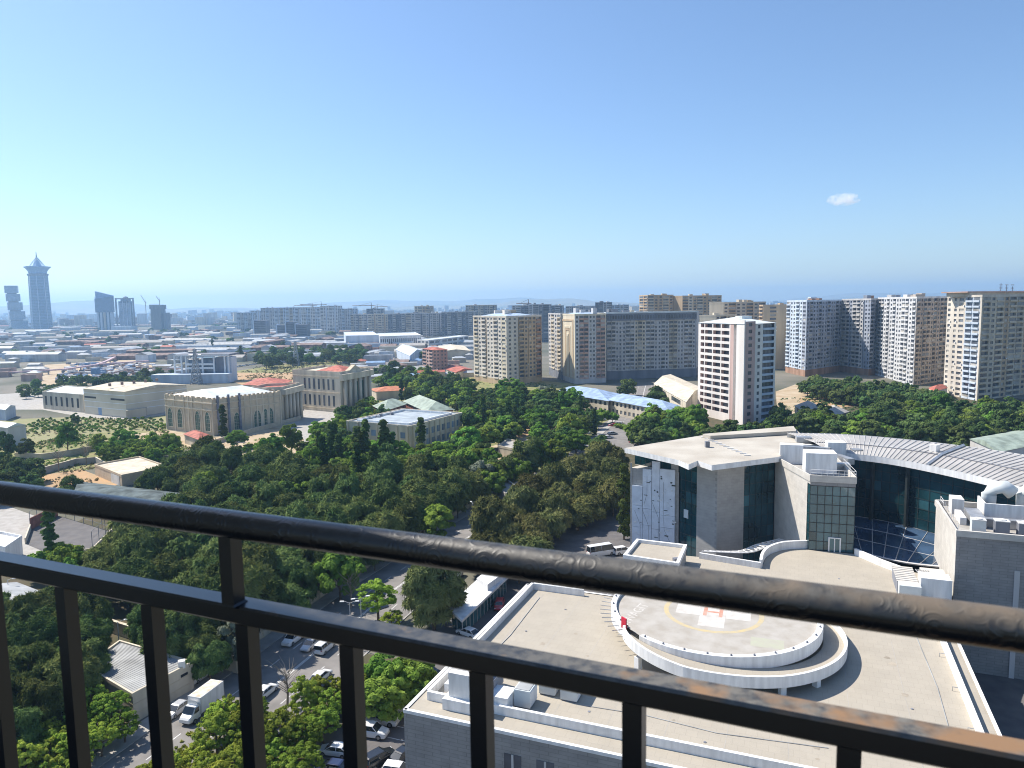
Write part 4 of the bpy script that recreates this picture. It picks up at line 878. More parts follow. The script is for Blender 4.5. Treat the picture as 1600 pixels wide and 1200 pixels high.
low('orange_depot', 'low salmon-coloured depot with dark openings before the long hangars', [(540, 533), (548, 538), (616, 533)], 7, [M_pink], M_conc, 'flat', cat='depot', win=[None, ('W0 ' * 12, 6)])

# --- white framed building, mid left
d = G(310, 597)[1]
T = thing('white_frame_building', 'white framed building with a floating dark roof slab and stair tower', 'building', (*PD(312, d), 0))
X = lambda px: PD(px, d)[0]; Zz = lambda px, py: ZP(px, py, d)
KEEP_OUT.append([(X(240), d - 20), (X(362), d - 20), (X(362), d + 40), (X(240), d + 40)])
mb = MB(); mb.box((X(267) + X(354)) / 2, d + 12, Zz(310, 557), X(354) - X(267), 22, 1.6); mb.build('roof_slab', M_dkg, T)
mb = MB(); mb.box((X(267) + X(354)) / 2, d + .6, Zz(310, 556.5), X(354) - X(267) + .4, .8, .9); mb.build('roof_edge', M_white, T)
for px in (268, 279, 286, 312, 330, 347, 353):
    mb = MB(); mb.box(X(px), d + .6, 0, 1.2, 1.2, Zz(px, 557)); mb.build('post', M_white, T)
for py in (563, 569, 575, 580): mb = MB(); mb.box((X(268) + X(279)) / 2, d + .6, Zz(272, py), X(279) - X(268) - 1.3, .9, .7); mb.build('crossbar', M_white, T)
for py in (571, 577): mb = MB(); mb.box((X(286) + X(330)) / 2, d + .4, Zz(300, py), X(330) - X(286), .9, 1.6); mb.build('balcony_band', M_white, T)
mb = MB(); mb.box((X(286) + X(330)) / 2, d + 12, 0, X(330) - X(286), 14, Zz(300, 560)); mb.build('glass_body', M_bluegl, T)
mb = MB(); mb.box((X(333) + X(346)) / 2, d + 5, 0, X(346) - X(333), 8, Zz(340, 558)); mb.build('stair_tower', M_dkg, T)
mb = MB(); mb.box((X(346) + X(354)) / 2 + 1, d + 8, 0, X(354) - X(346), 12, Zz(350, 558)); mb.build('end_wall', M_bluew, T)
mb = MB(); mb.box((X(241) + X(360)) / 2, d - 6, 0, X(360) - X(241), 12, Zz(300, 583)); mb.build('podium', M_bluew, T)

# --- lattice pylons
def pylon(px, pybase, pytop, label, name='lattice_pylon'):
    x, y = G(px, pybase); z = ZP(px, pytop, y); T = thing(name, label, 'pylon', (x, y, 0)); w0 = z * .13
    mb = MB(); c = [(-1, -1), (1, -1), (1, 1), (-1, 1)]
    for a, b in c: mb.tube([(x + a * w0, y + b * w0, 0), (x + a * w0 * .3, y + b * w0 * .3, z * .7), (x + a * .5, y + b * .5, z)], .35, 4)
    mb.build('leg_frame', M_steel, T)
    mb = MB(); n = 9
    for k in range(n):
        t0, t1 = k / n, (k + 1) / n; r0 = w0 * (1 - t0 * .9); r1 = w0 * (1 - t1 * .9)
        for i in range(4):
            a, b = c[i], c[(i + 1) % 4]; mb.tube([(x + a[0] * r0, y + a[1] * r0, z * t0), (x + b[0] * r1, y + b[1] * r1, z * t1)], .22, 3); mb.tube([(x + b[0] * r0, y + b[1] * r0, z * t0), (x + a[0] * r1, y + a[1] * r1, z * t1)], .22, 3)
    mb.build('bracing', M_steel, T)
    mb = MB()
    for t in (.72, .84, .95): mb.tube([(x - w0 * 1.4, y, z * t), (x + w0 * 1.4, y, z * t)], .3, 4)
    mb.build('crossarm', M_steel, T)
pylon(463, 571, 533, 'steel lattice pylon by the dry field, near the dark tree belt')
pylon(307, 600, 546, 'steel lattice pylon in front of the white framed building')
# water tower like blue tank
x, y = G(151, 600); T = thing('blue_tank_tower', 'small square tank tower with dark glazed head by the scrapyard', 'tower', (x, y, 0))
mb = MB()
for a, b in ((-1, -1), (1, -1), (1, 1), (-1, 1)): mb.tube([(x + a * 1.6, y + b * 1.6, 0), (x + a * 1.6, y + b * 1.6, 12)], .3, 5)
mb.build('legs', M_bluew, T); mb = MB(); mb.box(x, y, 8, 5, 5, 5); mb.build('tank', M_bluec, T)

# --- long pale pipe bridges across the industrial flats
def pipebridge(pts, z, wd, hh, label, m=M_pink):
    z = 4.5; hh = 1.2; wd *= .7; P = [G(px, py, z) for px, py in pts]; T = thing('pipe_bridge', label, 'pipe bridge', (*P[0], 0))
    mb = MB(); wallpath(mb, P, wd, z - hh, z); mb.build('deck', m, T)
    for k in range(len(P) - 1):
        n = max(2, int(dist(P[k], P[k + 1]) / 30))
        for j in range(n): q = lerp(P[k], P[k + 1], j / n); mb = MB(); mb.box(q[0], q[1], 0, 1.0, 1.0, z - hh); mb.build('pier', M_conc, T)
pk = mat('faded_pink_metal', (0.52, 0.38, 0.40), .7, var=.1)
pipebridge([(-20, 583), (50, 579), (100, 576), (150, 569)], 7, 5, 2.0, 'long pinkish conveyor bridge reaching from the left edge across the flats', pk)
pipebridge([(150, 569), (165, 564), (184, 555)], 7, 4, 2.0, 'pinkish conveyor branch slanting up beyond the scrapyard', pk)
pipebridge([(156, 568), (232, 563)], 7, 5, 2.0, 'straight pinkish conveyor branch above the scrapyard', pk)

# --- sheds of the industrial flats: told apart only by roof and wall
LAB = {0: 'low pale-roofed shed', 1: 'low brown-walled shed', 2: 'low blue-grey shed', 3: 'low cream-walled shed', 4: 'low shed with dull red roof'}
GRP = {k: v + 's' for k, v in {0: 'pale-roofed flatland shed', 1: 'brown flatland shed', 2: 'blue-grey flatland shed', 3: 'cream flatland shed', 4: 'red-roofed flatland shed'}.items()}
M_flat = mat('dull_sheet_roof', (0.40, 0.43, 0.46), .6, scale=.1, var=.15)
SH = {0: (M_lgrey, M_flat), 1: (M_rust, M_rust), 2: (M_bluew, M_greyrf), 3: (M_cream, M_conc), 4: (M_beige, M_redroof)}
def flat_place(px, py):
    """which landmark it stands by"""
    a = ('under the segmented tower', 'under the crowned skyscraper', 'left of the slanted skyscraper', 'under the framed skyscraper', 'right of the unfinished tower', 'behind the white framed building', 'left of the dark office cubes', 'under the office cubes', 'below the far cranes', 'before the long hangars', 'by the pink apartment house')[min(10, max(0, int((px + 30) / 70)))]
    return ', ' + ('far row ' if py < 516 else 'middle row ' if py < 535 else 'near row ') + a
rs = random.Random(21); placed = []
tries = 0
while len(placed) < 280 and tries < 9000:
    tries += 1
    py = 504 + 62 * rs.random() ** 1.3; px = rs.uniform(-30, 735)
    hor = 489 - px * .0155
    if py - hor < 13: continue
    x, y = G(px, py)
    if y > 3600 or any(inside((x, y), k) for k in KEEP_OUT): continue
    L_ = rs.choice([rs.uniform(12, 30), rs.uniform(25, 80)]) * (1 + y / 5000); wd = rs.uniform(9, 22); ang = rs.choice([.05, .12, -.1, 1.5]) + rs.uniform(-.08, .08)
    if any(abs(x - a) < (L_ + b2) * .42 and abs(y - b) < 18 + y * .010 for a, b, b2 in placed): continue
    placed.append((x, y, L_)); k = rs.choices([0, 1, 2, 3, 4], [5, 4, 5, 3, .7])[0]; hh = rs.uniform(4, 9)
    cs, sn = math.cos(ang), math.sin(ang)
    poly = [(x + u * cs - v * sn, y + u * sn + v * cs) for u, v in ((-L_ / 2, -wd / 2), (L_ / 2, -wd / 2), (L_ / 2, wd / 2), (-L_ / 2, wd / 2))]
    low_w('flatland_shed', LAB[k] + flat_place(px, py), poly, hh, SH[k][0], SH[k][1], rs.choice(['gable', 'gable', 'flat']), rs.uniform(1.2, 3), 'shed', group=GRP[k], par=.5)

# --- nearer yards on the left
def wall_line(label, pts, h, m, name='boundary_wall', th=.4, cap=True, z=0):
    P = [G(*p) if len(p) == 2 and abs(p[1]) > 399 else p for p in pts]; T = thing(name, label, 'wall', (*P[0][:2], 0))
    mb = MB(); wallpath(mb, P, th, 0, h); mb.build('wall_run', m, T)
    if cap: mb = MB(); wallpath(mb, P, th + .16, h + .002, h + .14); mb.build('coping', M_stone2, T)
    return T
wall_line('low grey stone wall between the scrub and the orange dirt lot', [(20, 752), (60, 743), (118, 727), (150, 724), (175, 738)], 2.4, M_conc)
wall_line('short pinkish stone wall beside the conical dark tree', [(24, 716), (65, 718), (110, 712), (170, 700)], 2.2, M_stone)
wall_line('retaining wall on the terrace below the sandstone hall', [(290, 693), (330, 696), (395, 676), (470, 656)], 2.0, M_stone)
T = low('ruined_sheds', 'roofless row of sandy sheds behind the dirt lot', [(148, 727), (190, 744), (262, 730)], 3.6, [M_stone], M_stone2, 'flat', cat='shed', par=.5)
p0, p1, p2, p3 = T_POLY[T.name]
mb = MB(); on_wall(mb, p0, p1, .62, .92, 0, 3.2, 0, .1); mb.build('metal_gate', M_palerf, T)
low('grey_roof_depot', 'wide grey-green sheet-roofed depot just beyond the handrail', [(115, 775), (290, 797), (292, 772)], 5.0, [M_lgrey], mat('grey_green_sheet', (0.12, 0.145, 0.145), .9, scale=.3, var=.25, spec=.1), 'gable', 1.4, 'depot', over=.4)
low('grey_lowhouse', 'low grey-roofed house under the railing at the left edge', [(-60, 935), (0, 962), (86, 935)], 4.5, [M_beige], M_greyrf, 'gable', 1.2, 'house', over=.4)
low('white_annex', 'white roofed annex beside the fenced court', [(-30, 850), (8, 858), (34, 840)], 4.2, [M_white], M_whitew, 'flat', cat='annex')
# fenced sports court
pts = [G(*p) for p in ((40, 850), (48, 828), (90, 806), (175, 832), (145, 862), (92, 872))]
T = thing('fenced_court', 'small sports court with red end wall and tall mesh fence', 'sports court', (*cen(pts), 0)); KEEP_OUT.append(ccw(pts))
mb = MB(); mb.poly([(*p, .06) for p in ccw(pts)]); mb.build('court_floor', M_asph, T)
mb = MB(); wallpath(mb, [pts[1], pts[2]], .3, 0, 3.2); mb.build('end_wall', M_redwall, T)
mb = MB(); wallpath(mb, [pts[0], pts[1]], .3, 0, 1.6); wallpath(mb, [pts[3], pts[4], pts[5]], .3, 0, 1.0); mb.build('side_wall', M_stone2, T)
for a_, b_, n_ in ((pts[2], pts[3], 6), (pts[1], pts[2], 4), (pts[3], pts[4], 3)):
    for k in range(n_ + 1):
        q = lerp(a_, b_, k / n_); mb = MB(); mb.tube([(*q, 0), (*q, 5)], .07, 5); mb.build('fence_post', M_dkg, T)
    mb = MB()
    for z_ in (1.5, 3.2, 5): mb.tube([(*a_, z_), (*b_, z_)], .04, 4)
    mb.build('fence_rail', M_dkg, T)

# --- garage with corrugated roof, roadside walls
poly = [G(133, 1042, 4.2), G(207, 1086, 4.2), G(301, 1036, 4.2), G(187, 1003, 4.2)]; poly = ccw(poly)
T = thing('roadside_garage', 'beige garage with a grey ribbed roof beside the road', 'garage', (*cen(poly), 0)); KEEP_OUT.append(grow(poly, 1.5))
mb = MB(); mb.prism(poly, 0, 4.15); mb.build('wall', M_stone2, T)
mb = MB(); q = grow(poly, -.25); mb.poly([(*p, 4.16) for p in q]); ro = mb.build('roof', M_greyrf, T)
mb = MB(); a_, b_, c_, d_ = q
n_ = 26
for k in range(n_ + 1):
    u, v = lerp(a_, d_, k / n_), lerp(b_, c_, k / n_); mb.tube([(*u, 4.2), (*v, 4.2)], .07, 4)
mb.build('roof_ribs', M_greyrf, ro, kind='stuff')
mb = MB(); ring(mb, grow(poly, .12), .3, 4.0, 4.5); mb.build('parapet', M_stone2, T)
q = G(284, 1040, 4.5); mb = MB(); mb.box(q[0], q[1], 4.2, 1.0, .9, 1.1, .4); mb.build('roof_cooler', M_whitew, T)
mb = MB(); p_f = poly
for k in range(4):
    if abs(p_f[k][1] - min(p[1] for p in p_f)) < .01: kk = k
mb = MB(); on_wall(mb, poly[kk], poly[(kk + 1) % 4], .78, .9, 2.9, 3.3, 0, .06); mb.build('vent_slot', M_dark, T)
for z_ in (1.3, 2.7):
    mb = MB(); on_wall(mb, poly[kk], poly[(kk + 1) % 4], 0, 1, z_, z_ + .06, 0, .04); on_wall(mb, poly[kk - 1], poly[kk], 0, 1, z_, z_ + .06, 0, .04); mb.build('wall_joint', M_stone, T)
wall_line('beige compound wall running below the pines behind the garage', [(165, 985), (222, 1004), (300, 1030), (372, 1052)], 2.3, M_stone2)
bal = offs(ROAD[3:7], -12.3)
T = wall_line('balustrade wall along the pavement beneath the pine wood', [(*p,) for p in bal], 1.1, M_stone2, 'balustrade_wall', .35)
acc = 0
for k in range(len(bal) - 1):
    n_ = int(dist(bal[k], bal[k + 1]) / 3)
    for j in range(n_): q = lerp(bal[k], bal[k + 1], j / n_); mb = MB(); mb.box(q[0], q[1], 0, .55, .55, 1.75, .3); mb.build('pier', M_stone2, T)
T = wall_line('low stone fence with posts in front of the garden at the lower left', [(60, 1215), (140, 1176), (206, 1136)], 1.0, M_conc, 'stone_fence', .35)
for k in range(9):
    a_, b_ = G(60, 1215), G(206, 1136); q = lerp(a_, b_, k / 8); mb = MB(); mb.box(q[0], q[1], 0, .5, .5, 1.5, .3); mb.build('pier', M_conc, T); mb = MB(); lathe4(mb, q[0], q[1], [(1.5, .1), (1.6, .24), (1.78, .26), (1.95, .1)], 8); mb.build('ball_finial', M_conc, T)
wall_line('wall with dark base beside the road beyond the willow', [(642, 790), (700, 778), (790, 772), (880, 733)], 2.2, M_conc, 'roadside_wall')
low('guard_hut', 'low concrete hut with a flat roof at the bend of the roadside wall', [(776, 762), (790, 774), (806, 762)], 3.2, [M_conc], M_conc, 'flat', cat='hut')
low('courtyard_sheds', 'flat-roofed sandy sheds between trees and the school yard', [(778, 698), (808, 704), (822, 693)], 3.5, [M_stone2], M_conc, 'flat', cat='shed')
low('small_ruin', 'small roofless dark-floored enclosure by the orange yard', [(820, 692), (836, 696), (850, 689)], 3.0, [M_conc], M_asph, 'flat', cat='shed', par=.9)
low('gate_house', 'small stone gate block with a green hedge by the far car park', [(924, 698), (934, 703), (950, 698)], 3.4, [M_conc], M_conc, 'flat', cat='gatehouse')

# small houses and workshops scattered nearer on the flats
HL = {0: ('small pale-roofed house', M_beige, M_flat), 1: ('small red-roofed house', M_stone2, M_redroof), 2: ('small grey-roofed workshop', M_lgrey, M_greyrf), 3: ('small brown-roofed workshop', M_pink, M_rust), 4: ('small blue-roofed workshop', M_bluew, M_bluec)}
rs = random.Random(58); cnt = 0; hp = []
for _ in range(9000):
    if cnt >= 250: break
    px, py = rs.uniform(-30, 735), 518 + 78 * rs.random() ** 1.1; x, y = G(px, py)
    if any(inside((x, y), k) for k in KEEP_OUT) or any(abs(x - a) < 11 and abs(y - b) < 12 for a, b in hp): continue
    if 60 < px < 250 and py > 566 or 345 < px < 545 and py > 556: continue
    k = rs.choices([0, 1, 2, 3, 4], [5, .9, 5, 4, 1.3])[0]; a = rs.choice([.1, .2, 1.6]) + rs.uniform(-.15, .15); L_, wd = rs.uniform(9, 22), rs.uniform(7, 11); cs, sn = math.cos(a), math.sin(a)
    poly = [(x + u * cs - v * sn, y + u * sn + v * cs) for u, v in ((-L_ / 2, -wd / 2), (L_ / 2, -wd / 2), (L_ / 2, wd / 2), (-L_ / 2, wd / 2))]
    low_w('flatland_house', HL[k][0] + flat_place(px, py), poly, rs.uniform(3, 5.5), HL[k][1], HL[k][2], rs.choice(['gable', 'hip', 'flat']), rs.uniform(1.2, 2.4), 'house', group='small houses of the flats', par=.3, keep=.5); hp.append((x, y)); cnt += 1
# scrap and parked lorries on the yard behind the tree row: a litter of small shapes
mb = MB(); rs = random.Random(8)
for k in range(420):
    px, py = rs.uniform(70, 245), rs.uniform(569, 598)
    if px < 90 + (598 - py) * .5 or any(inside(G(px, py), q) for q in KEEP_OUT): continue
    x, y = G(px, py); mb.box(x, y, 0, rs.uniform(2, 9), rs.uniform(1.6, 3.2), rs.uniform(1, 3.2), rs.uniform(0, 3), rs.randrange(5))
o = mb.build('scrap_litter', [M_lgrey, M_rust, M_white, M_bluec, M_dkg]); o['kind'] = 'stuff'; o['label'] = 'litter of scrap and parked lorries on the pale yard'; o['category'] = 'scrap'
# ------------------------------------------------------------------ the hospital
UV_A = Vector((-13.0, 80.0)); UU = Vector((0.37, 0.929)).normalized(); VV = Vector((UU.y, -UU.x))
def P(a, b): q = UV_A + VV * a + UU * b; return (q.x, q.y)
PANG = math.atan2(VV.y, VV.x)
def on_plane(px, py, p0, p1):
    """where the sight line through a pixel meets the wall p0-p1: (fraction along it, height)"""
    d = ray(px, py); ex, ey = p1[0] - p0[0], p1[1] - p0[1]
    t = (p0[0] * ey - p0[1] * ex) / (d.x * ey - d.y * ex)
    x, y = d.x * t, d.y * t; L2 = ex * ex + ey * ey
    return (((x - p0[0]) * ex + (y - p0[1]) * ey) / L2, H + d.z * t)
def PD7(px, depth): d = ray(px, 740); return (d.x / d.y * depth, depth)
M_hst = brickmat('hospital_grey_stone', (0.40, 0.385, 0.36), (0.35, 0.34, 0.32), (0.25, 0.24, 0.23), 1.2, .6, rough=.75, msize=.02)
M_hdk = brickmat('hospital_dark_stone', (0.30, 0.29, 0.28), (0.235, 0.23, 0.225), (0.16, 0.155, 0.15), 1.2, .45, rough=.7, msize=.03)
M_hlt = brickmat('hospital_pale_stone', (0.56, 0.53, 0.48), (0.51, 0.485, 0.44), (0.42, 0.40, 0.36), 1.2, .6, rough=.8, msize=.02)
M_tile = brickmat('roof_pavers', (0.40, 0.36, 0.295), (0.37, 0.335, 0.275), (0.28, 0.25, 0.21), 1.2, 1.2, rough=.85, msize=.02, axis='XY', ang=-PANG, var=.05, scale=.35)
M_wroof = mat('pale_roof_membrane', (0.50, 0.465, 0.40), .8, scale=.18, col2=(0.40, 0.36, 0.30), detail=9)
M_croof = mat('grey_seam_roof', (0.46, 0.44, 0.41), .5, scale=.15, var=.08, metal=.15)
M_panelw = mat('white_facade_panel', (0.70, 0.74, 0.80), .5, scale=.6, var=.05)
M_hglass = glassmat('hospital_glass', (0.016, 0.062, 0.075), .03, 1.0)
M_hglass2 = glassmat('hospital_glass_pale', (0.040, 0.125, 0.15), .04, 1.0)
M_atr = glassmat('atrium_glass', (0.05, 0.09, 0.16), .15, .9)
M_mull = mat('dark_mullion', (0.04, 0.05, 0.05), .4)

HZ = 12.0
T = thing('hospital_podium', 'broad low hospital wing with a beige paved roof around the helipad', 'building', (*P(30, 20), 0))
pod = [P(0, 0), P(62, 0), P(62, 52), P(64.0, 57.8), P(64.0, 66), P(55.2, 69), P(50.8, 74.1), P(43.7, 73.8), P(42.6, 75.4), P(39.4, 73.2), P(37.0, 69.6), P(36.0, 65.5), P(35.9, 61.4), P(24.8, 63.3), P(14.5, 62.8), P(14.5, 40.5), P(0, 40.5)]
mb = MB()
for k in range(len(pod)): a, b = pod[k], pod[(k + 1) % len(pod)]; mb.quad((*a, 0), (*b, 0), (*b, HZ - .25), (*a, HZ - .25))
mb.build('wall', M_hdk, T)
mb = MB(); mb.poly([(*p, HZ) for p in pod]); roof = mb.build('roof', M_tile, T)
for a, b in ((pod[0], pod[1]), (pod[1], pod[2]), (pod[16], pod[0]), (pod[15], pod[16])):
    mb = MB(); on_wall(mb, a, b, 0, 1, HZ - .26, HZ + .12, -.35, .08); mb.build('cornice', M_white, T)
PH = 1.05
def parapet(pts, label=None, h=PH, th=.42, m=M_white):
    mb = MB(); wallpath(mb, pts, th, HZ - .01, HZ + h); return mb.build('parapet', m, T)
parapet([P(59.9, 50), P(59.9, 3.1)]); parapet([P(59.7, 3.1), P(1.5, 3.1)]); parapet([P(1.5, 3.3), P(1.5, 39.0)]); parapet([P(1.7, 39.0), P(10.2, 39.0)])
parapet([P(25, 62.6), P(35.6, 60.9)])
cur = [P(35.6, 61.1), P(35.75, 65.5), P(36.8, 69.4), P(39.2, 72.7), P(43.2, 74.8)]
def smooth_path(pts, n=6):
    out = []
    for k in range(len(pts) - 1):
        p0, p1, p2, p3 = [np.array(pts[min(max(i, 0), len(pts) - 1)]) for i in (k - 1, k, k + 1, k + 2)]
        for j in range(n):
            t = j / n; out.append(tuple(.5 * (2 * p1 + (p2 - p0) * t + (2 * p0 - 5 * p1 + 4 * p2 - p3) * t * t + (-p0 + 3 * p1 - 3 * p2 + p3) * t ** 3)))
    out.append(tuple(pts[-1])); return out
parapet(smooth_path(cur), h=1.5, th=.5)
parapet([P(51.2, 73.6), P(55.0, 68.8), P(58.2, 65.6)], m=M_white, h=1.2)
mb = MB()
for k in range(9): q0, q1 = P(4 + 6.2 * k, 3.4), P(4 + 6.2 * k, 38); mb.box(*lerp(q0, q1, .5), HZ + .002, .05, 34, .004, PANG)
mb.build('roof_joint', M_conc, roof)
M_stain = mat('roof_stain', (0.36, 0.315, 0.25), .9, scale=.5, var=.15)
rs = random.Random(12)
for k in range(26):          # drains, damp patches, cables and vents that break the paving
    q = P(rs.uniform(3, 58), rs.choice([rs.uniform(4, 14), rs.uniform(4, 38)]))
    if (Vector(q) - Vector((27.6, 98.7))).length < 19: continue
    mb = MB(); n_ = 9; rr_ = rs.uniform(.15, .6); mb.poly([(q[0] + rr_ * rs.uniform(.6, 1.3) * math.cos(6.283 * j / n_), q[1] + rr_ * rs.uniform(.6, 1.3) * math.sin(6.283 * j / n_), HZ + .006 + k * .0004) for j in range(n_)]); mb.build('damp_patch', M_stain, roof)
for a_, b_ in ((20, 7), (33, 5.5), (46, 8), (54, 20), (6, 24), (9, 33), (40, 52), (48, 60)): q = P(a_, b_); mb = MB(); lathe4(mb, q[0], q[1], [(HZ + .002, .16), (HZ + .06, .16), (HZ + .07, .1)], 8); mb.build('roof_drain', M_dkg, roof)
for pts_ in ([P(19, 8), P(26, 8.4), P(34, 7.6), P(45, 8.8)], [P(4, 12), P(4.4, 22), P(3.8, 36)], [P(57, 12), P(57.4, 26), P(56.8, 44)]): mb = MB(); mb.tube([(*p_, HZ + .05) for p_ in pts_], .05, 5); mb.build('roof_cable', M_greyrf, roof)
for px, py, w_ in ((801, 1187, .02), (852, 1198, .02)):
    s, z_ = on_plane(px, py, pod[0], pod[1]); mb = MB(); on_wall(mb, pod[0], pod[1], s - .016, s + .016, z_ - 1.6, z_ + .6, 0, .05); w_o = mb.build('window', M_pane, T)
    mb = MB(); on_wall(mb, pod[0], pod[1], s - .002, s + .002, z_ - 1.6, z_ + .6, .05, .1); mb.build('mullion', M_lgrey, w_o)
for k in range(8):
    s = .3 + .09 * k; mb = MB(); on_wall(mb, pod[0], pod[1], s - .02, s + .02, 3.0, 5.2, 0, .05); mb.build('window', M_pane, T)
mb = MB()
for k in range(4): q = P(58.9, 8 + 9 * k); mb.tube([(*q, HZ), (q[0], q[1], HZ + .5), (*P(59.5, 8 + 9 * k), HZ + .5)], .05, 5)
mb.build('roof_hook', M_steel, T)

# raised box at the back left of the roof
bx_ = ccw([(22.5, 131), (30.6, 127.4), (27.1, 118.2), (18.8, 122.6)])
TB = thing('stair_head_box', 'flat-topped white-rimmed stair block on the back edge of the podium roof', 'building', (*cen(bx_), 0))
mb = MB(); mb.prism(bx_, 0, 14.5); mb.build('wall', M_hst, TB)
mb = MB(); ring(mb, grow(bx_, .15), .55, 14.4, 15.1); mb.build('parapet', M_white, TB)
mb = MB(); mb.poly([(*p, 14.52) for p in grow(bx_, -.3)]); mb.build('roof', M_tile, TB)
mb = MB(); mb.box(27.3, 120.8, 14.53, .9, .7, .5, .3); mb.build('roof_unit', M_dkg, TB)

# ---- helipad and its ramp
PC = Vector((27.6, 98.7)); PR = 13.4; PZ = 15.0
TP = thing('helipad', 'raised round helipad with a white rim, yellow ring and red H', 'helipad', (PC.x, PC.y, HZ))
def circ(r, z, a0=0, a1=360, n=96): return [(PC.x + r * math.cos(R(a0 + (a1 - a0) * k / n)), PC.y + r * math.sin(R(a0 + (a1 - a0) * k / n)), z) for k in range(n + 1)]
M_pad = mat('worn_pad_surface', (0.43, 0.405, 0.365), .85, scale=.55, col2=(0.35, 0.32, 0.275), detail=10)
mb = MB(); mb.poly(circ(PR, PZ)[:-1]); mb.build('deck', M_pad, TP)
mb = MB(); A0, A1 = 214, 214 + 346
for r0, z0_, r1, z1_ in ((PR, PZ - .1, PR, PZ + .45), (PR, PZ + .45, PR + .75, PZ + .45), (PR + .75, PZ + .45, PR + .75, PZ - 1.15), (PR + .75, PZ - 1.15, PR - 3.2, PZ - 1.15)):
    mb.strip(circ(r0, z0_, A0, A1), circ(r1, z1_, A0, A1))
mb.build('rim', M_white, TP, smooth=False)
mb = MB(); mb.strip(circ(PR - 3.2, HZ), circ(PR - 3.2, PZ - 1.0)); mb.build('drum', M_hst, TP)
mb = MB(); mb.strip(circ(6.1, PZ + .006), circ(6.75, PZ + .006)); mb.build('yellow_ring', mat('faded_yellow_paint', (0.52, 0.42, 0.23), .8, scale=1.2, col2=(0.44, 0.39, 0.29), detail=8), TP)
ca = PANG + R(2); cx_ = Vector((math.cos(ca), math.sin(ca))); cy_ = Vector((-cx_.y, cx_.x))
def padq(name, u0, u1, v0, v1, m, z):
    mb = MB(); q = lambda u, v: (*(PC + cx_ * u + cy_ * v), z); mb.quad(q(u0, v0), q(u1, v0), q(u1, v1), q(u0, v1)); return mb.build(name, m, TP)
M_cross = mat('white_pad_paint', (0.58, 0.555, 0.51), .8, scale=1.0, col2=(0.48, 0.45, 0.41), detail=8); M_redp = mat('red_pad_paint', (0.50, 0.22, 0.15), .8, scale=1.0, col2=(0.50, 0.34, 0.27), detail=8)
for k, (u0, u1, v0, v1) in enumerate(((-1.7, 1.7, -1.7, 1.7), (-1.7, 1.7, -5, -1.72), (-1.7, 1.7, 1.72, 5), (-5, -1.72, -1.7, 1.7), (1.72, 5, -1.7, 1.7))): padq('cross_square', u0, u1, v0, v1, M_cross, PZ + .008)
for u0, u1, v0, v1 in ((-1.3, -.8, -1.5, 1.5), (.8, 1.3, -1.5, 1.5), (-.78, .78, -.25, .25)): padq('red_letter_bar', u0, u1, v0, v1, M_redp, PZ + .012)
padq('green_patch', 5.2, 9.2, -9.0, -6.4, mat('faded_green_paint', (0.41, 0.42, 0.32), .85, scale=.8, col2=(0.40, 0.38, 0.32), detail=8), PZ + .006)
def lettering(txt, loc, rot, size, m, parent, name='painted_lettering'):
    cu = bpy.data.curves.new(name, 'FONT'); cu.body = txt; cu.size = size; cu.extrude = 0.001
    t_ = bpy.data.objects.new('lettering_curve', cu); COL.objects.link(t_); cu.materials.append(m)
    me = bpy.data.meshes.new_from_object(t_.evaluated_get(bpy.context.evaluated_depsgraph_get())); bpy.data.objects.remove(t_)
    if not me.materials: me.materials.append(m)
    o = bpy.data.objects.new(name, me); COL.objects.link(o); b_ = ROOTLOC[parent.name]
    o.parent = parent; o.location = (loc[0] - b_[0], loc[1] - b_[1], loc[2] - b_[2]); o.rotation_euler = rot; return o
q = G(984, 974, PZ); lettering('IWAGIT', (q[0], q[1], PZ + .01), (0, 0, R(58)), 2.0, M_cross, TP)
for k in range(30):       # rim lamps
    a = R(A0 + 3 + k * 11.6); mb = MB(); lathe4(mb, PC.x + (PR + .4) * math.cos(a), PC.y + (PR + .4) * math.sin(a), [(PZ + .45, .14), (PZ + .6, .14), (PZ + .68, .06)], 6); mb.build('rim_lamp', M_dkg, TP)
mb = MB()
for k in range(15):
    a = R(142 + k * 5.2); r0_, r1_ = PR + .75, PR + 2.3
    mb.tube([(PC.x + r0_ * math.cos(a), PC.y + r0_ * math.sin(a), PZ - .2), (PC.x + r1_ * math.cos(a), PC.y + r1_ * math.sin(a), PZ - .1)], .06, 4)
mb.build('safety_net_bars', M_steel, TP)
# ramp
TR = thing('helipad_ramp', 'white walled ramp curling down around the front of the helipad', 'ramp', (PC.x, PC.y, HZ))
n = 70; In, Out = [], []
for k in range(n + 1):
    t = k / n; a = R(203 + t * 190); wdt = (3.3 * min(1, t / .22) ** .7 + .25) * (1 - .30 * max(0, min(1, (t - .42) / .35))); z_ = PZ - 2.75 * max(0, (t - .03)) / .97
    ri = PR + .8; In.append((PC.x + ri * math.cos(a), PC.y + ri * math.sin(a), z_)); ro_ = ri + wdt; Out.append((PC.x + ro_ * math.cos(a), PC.y + ro_ * math.sin(a), z_))
mb = MB(); mb.strip(In, Out); lo = lambda L_: [(p[0], p[1], p[2] - .35) for p in L_]; mb.strip(lo(Out), lo(In)); mb.build('ramp_deck', M_tile, TR)
mb = MB(); wallpath(mb, [(p[0], p[1]) for p in Out], .35, [p[2] - .55 for p in Out], [p[2] + .85 for p in Out]); mb.build('ramp_parapet', M_white, TR)
for px, py in ((997, 1045), (1222, 1085), (1283, 1076)):
    q = G(px, py, HZ); d_ = Vector(q) - PC; d_ = d_.normalized() * min(d_.length, PR + 3.6); q = PC + d_
    mb = MB(); mb.box(q.x, q.y, HZ, .7, .7, 1.6, math.atan2(d_.y, d_.x)); mb.build('ramp_pillar', M_white, TR)
q = G(975, 984, PZ)
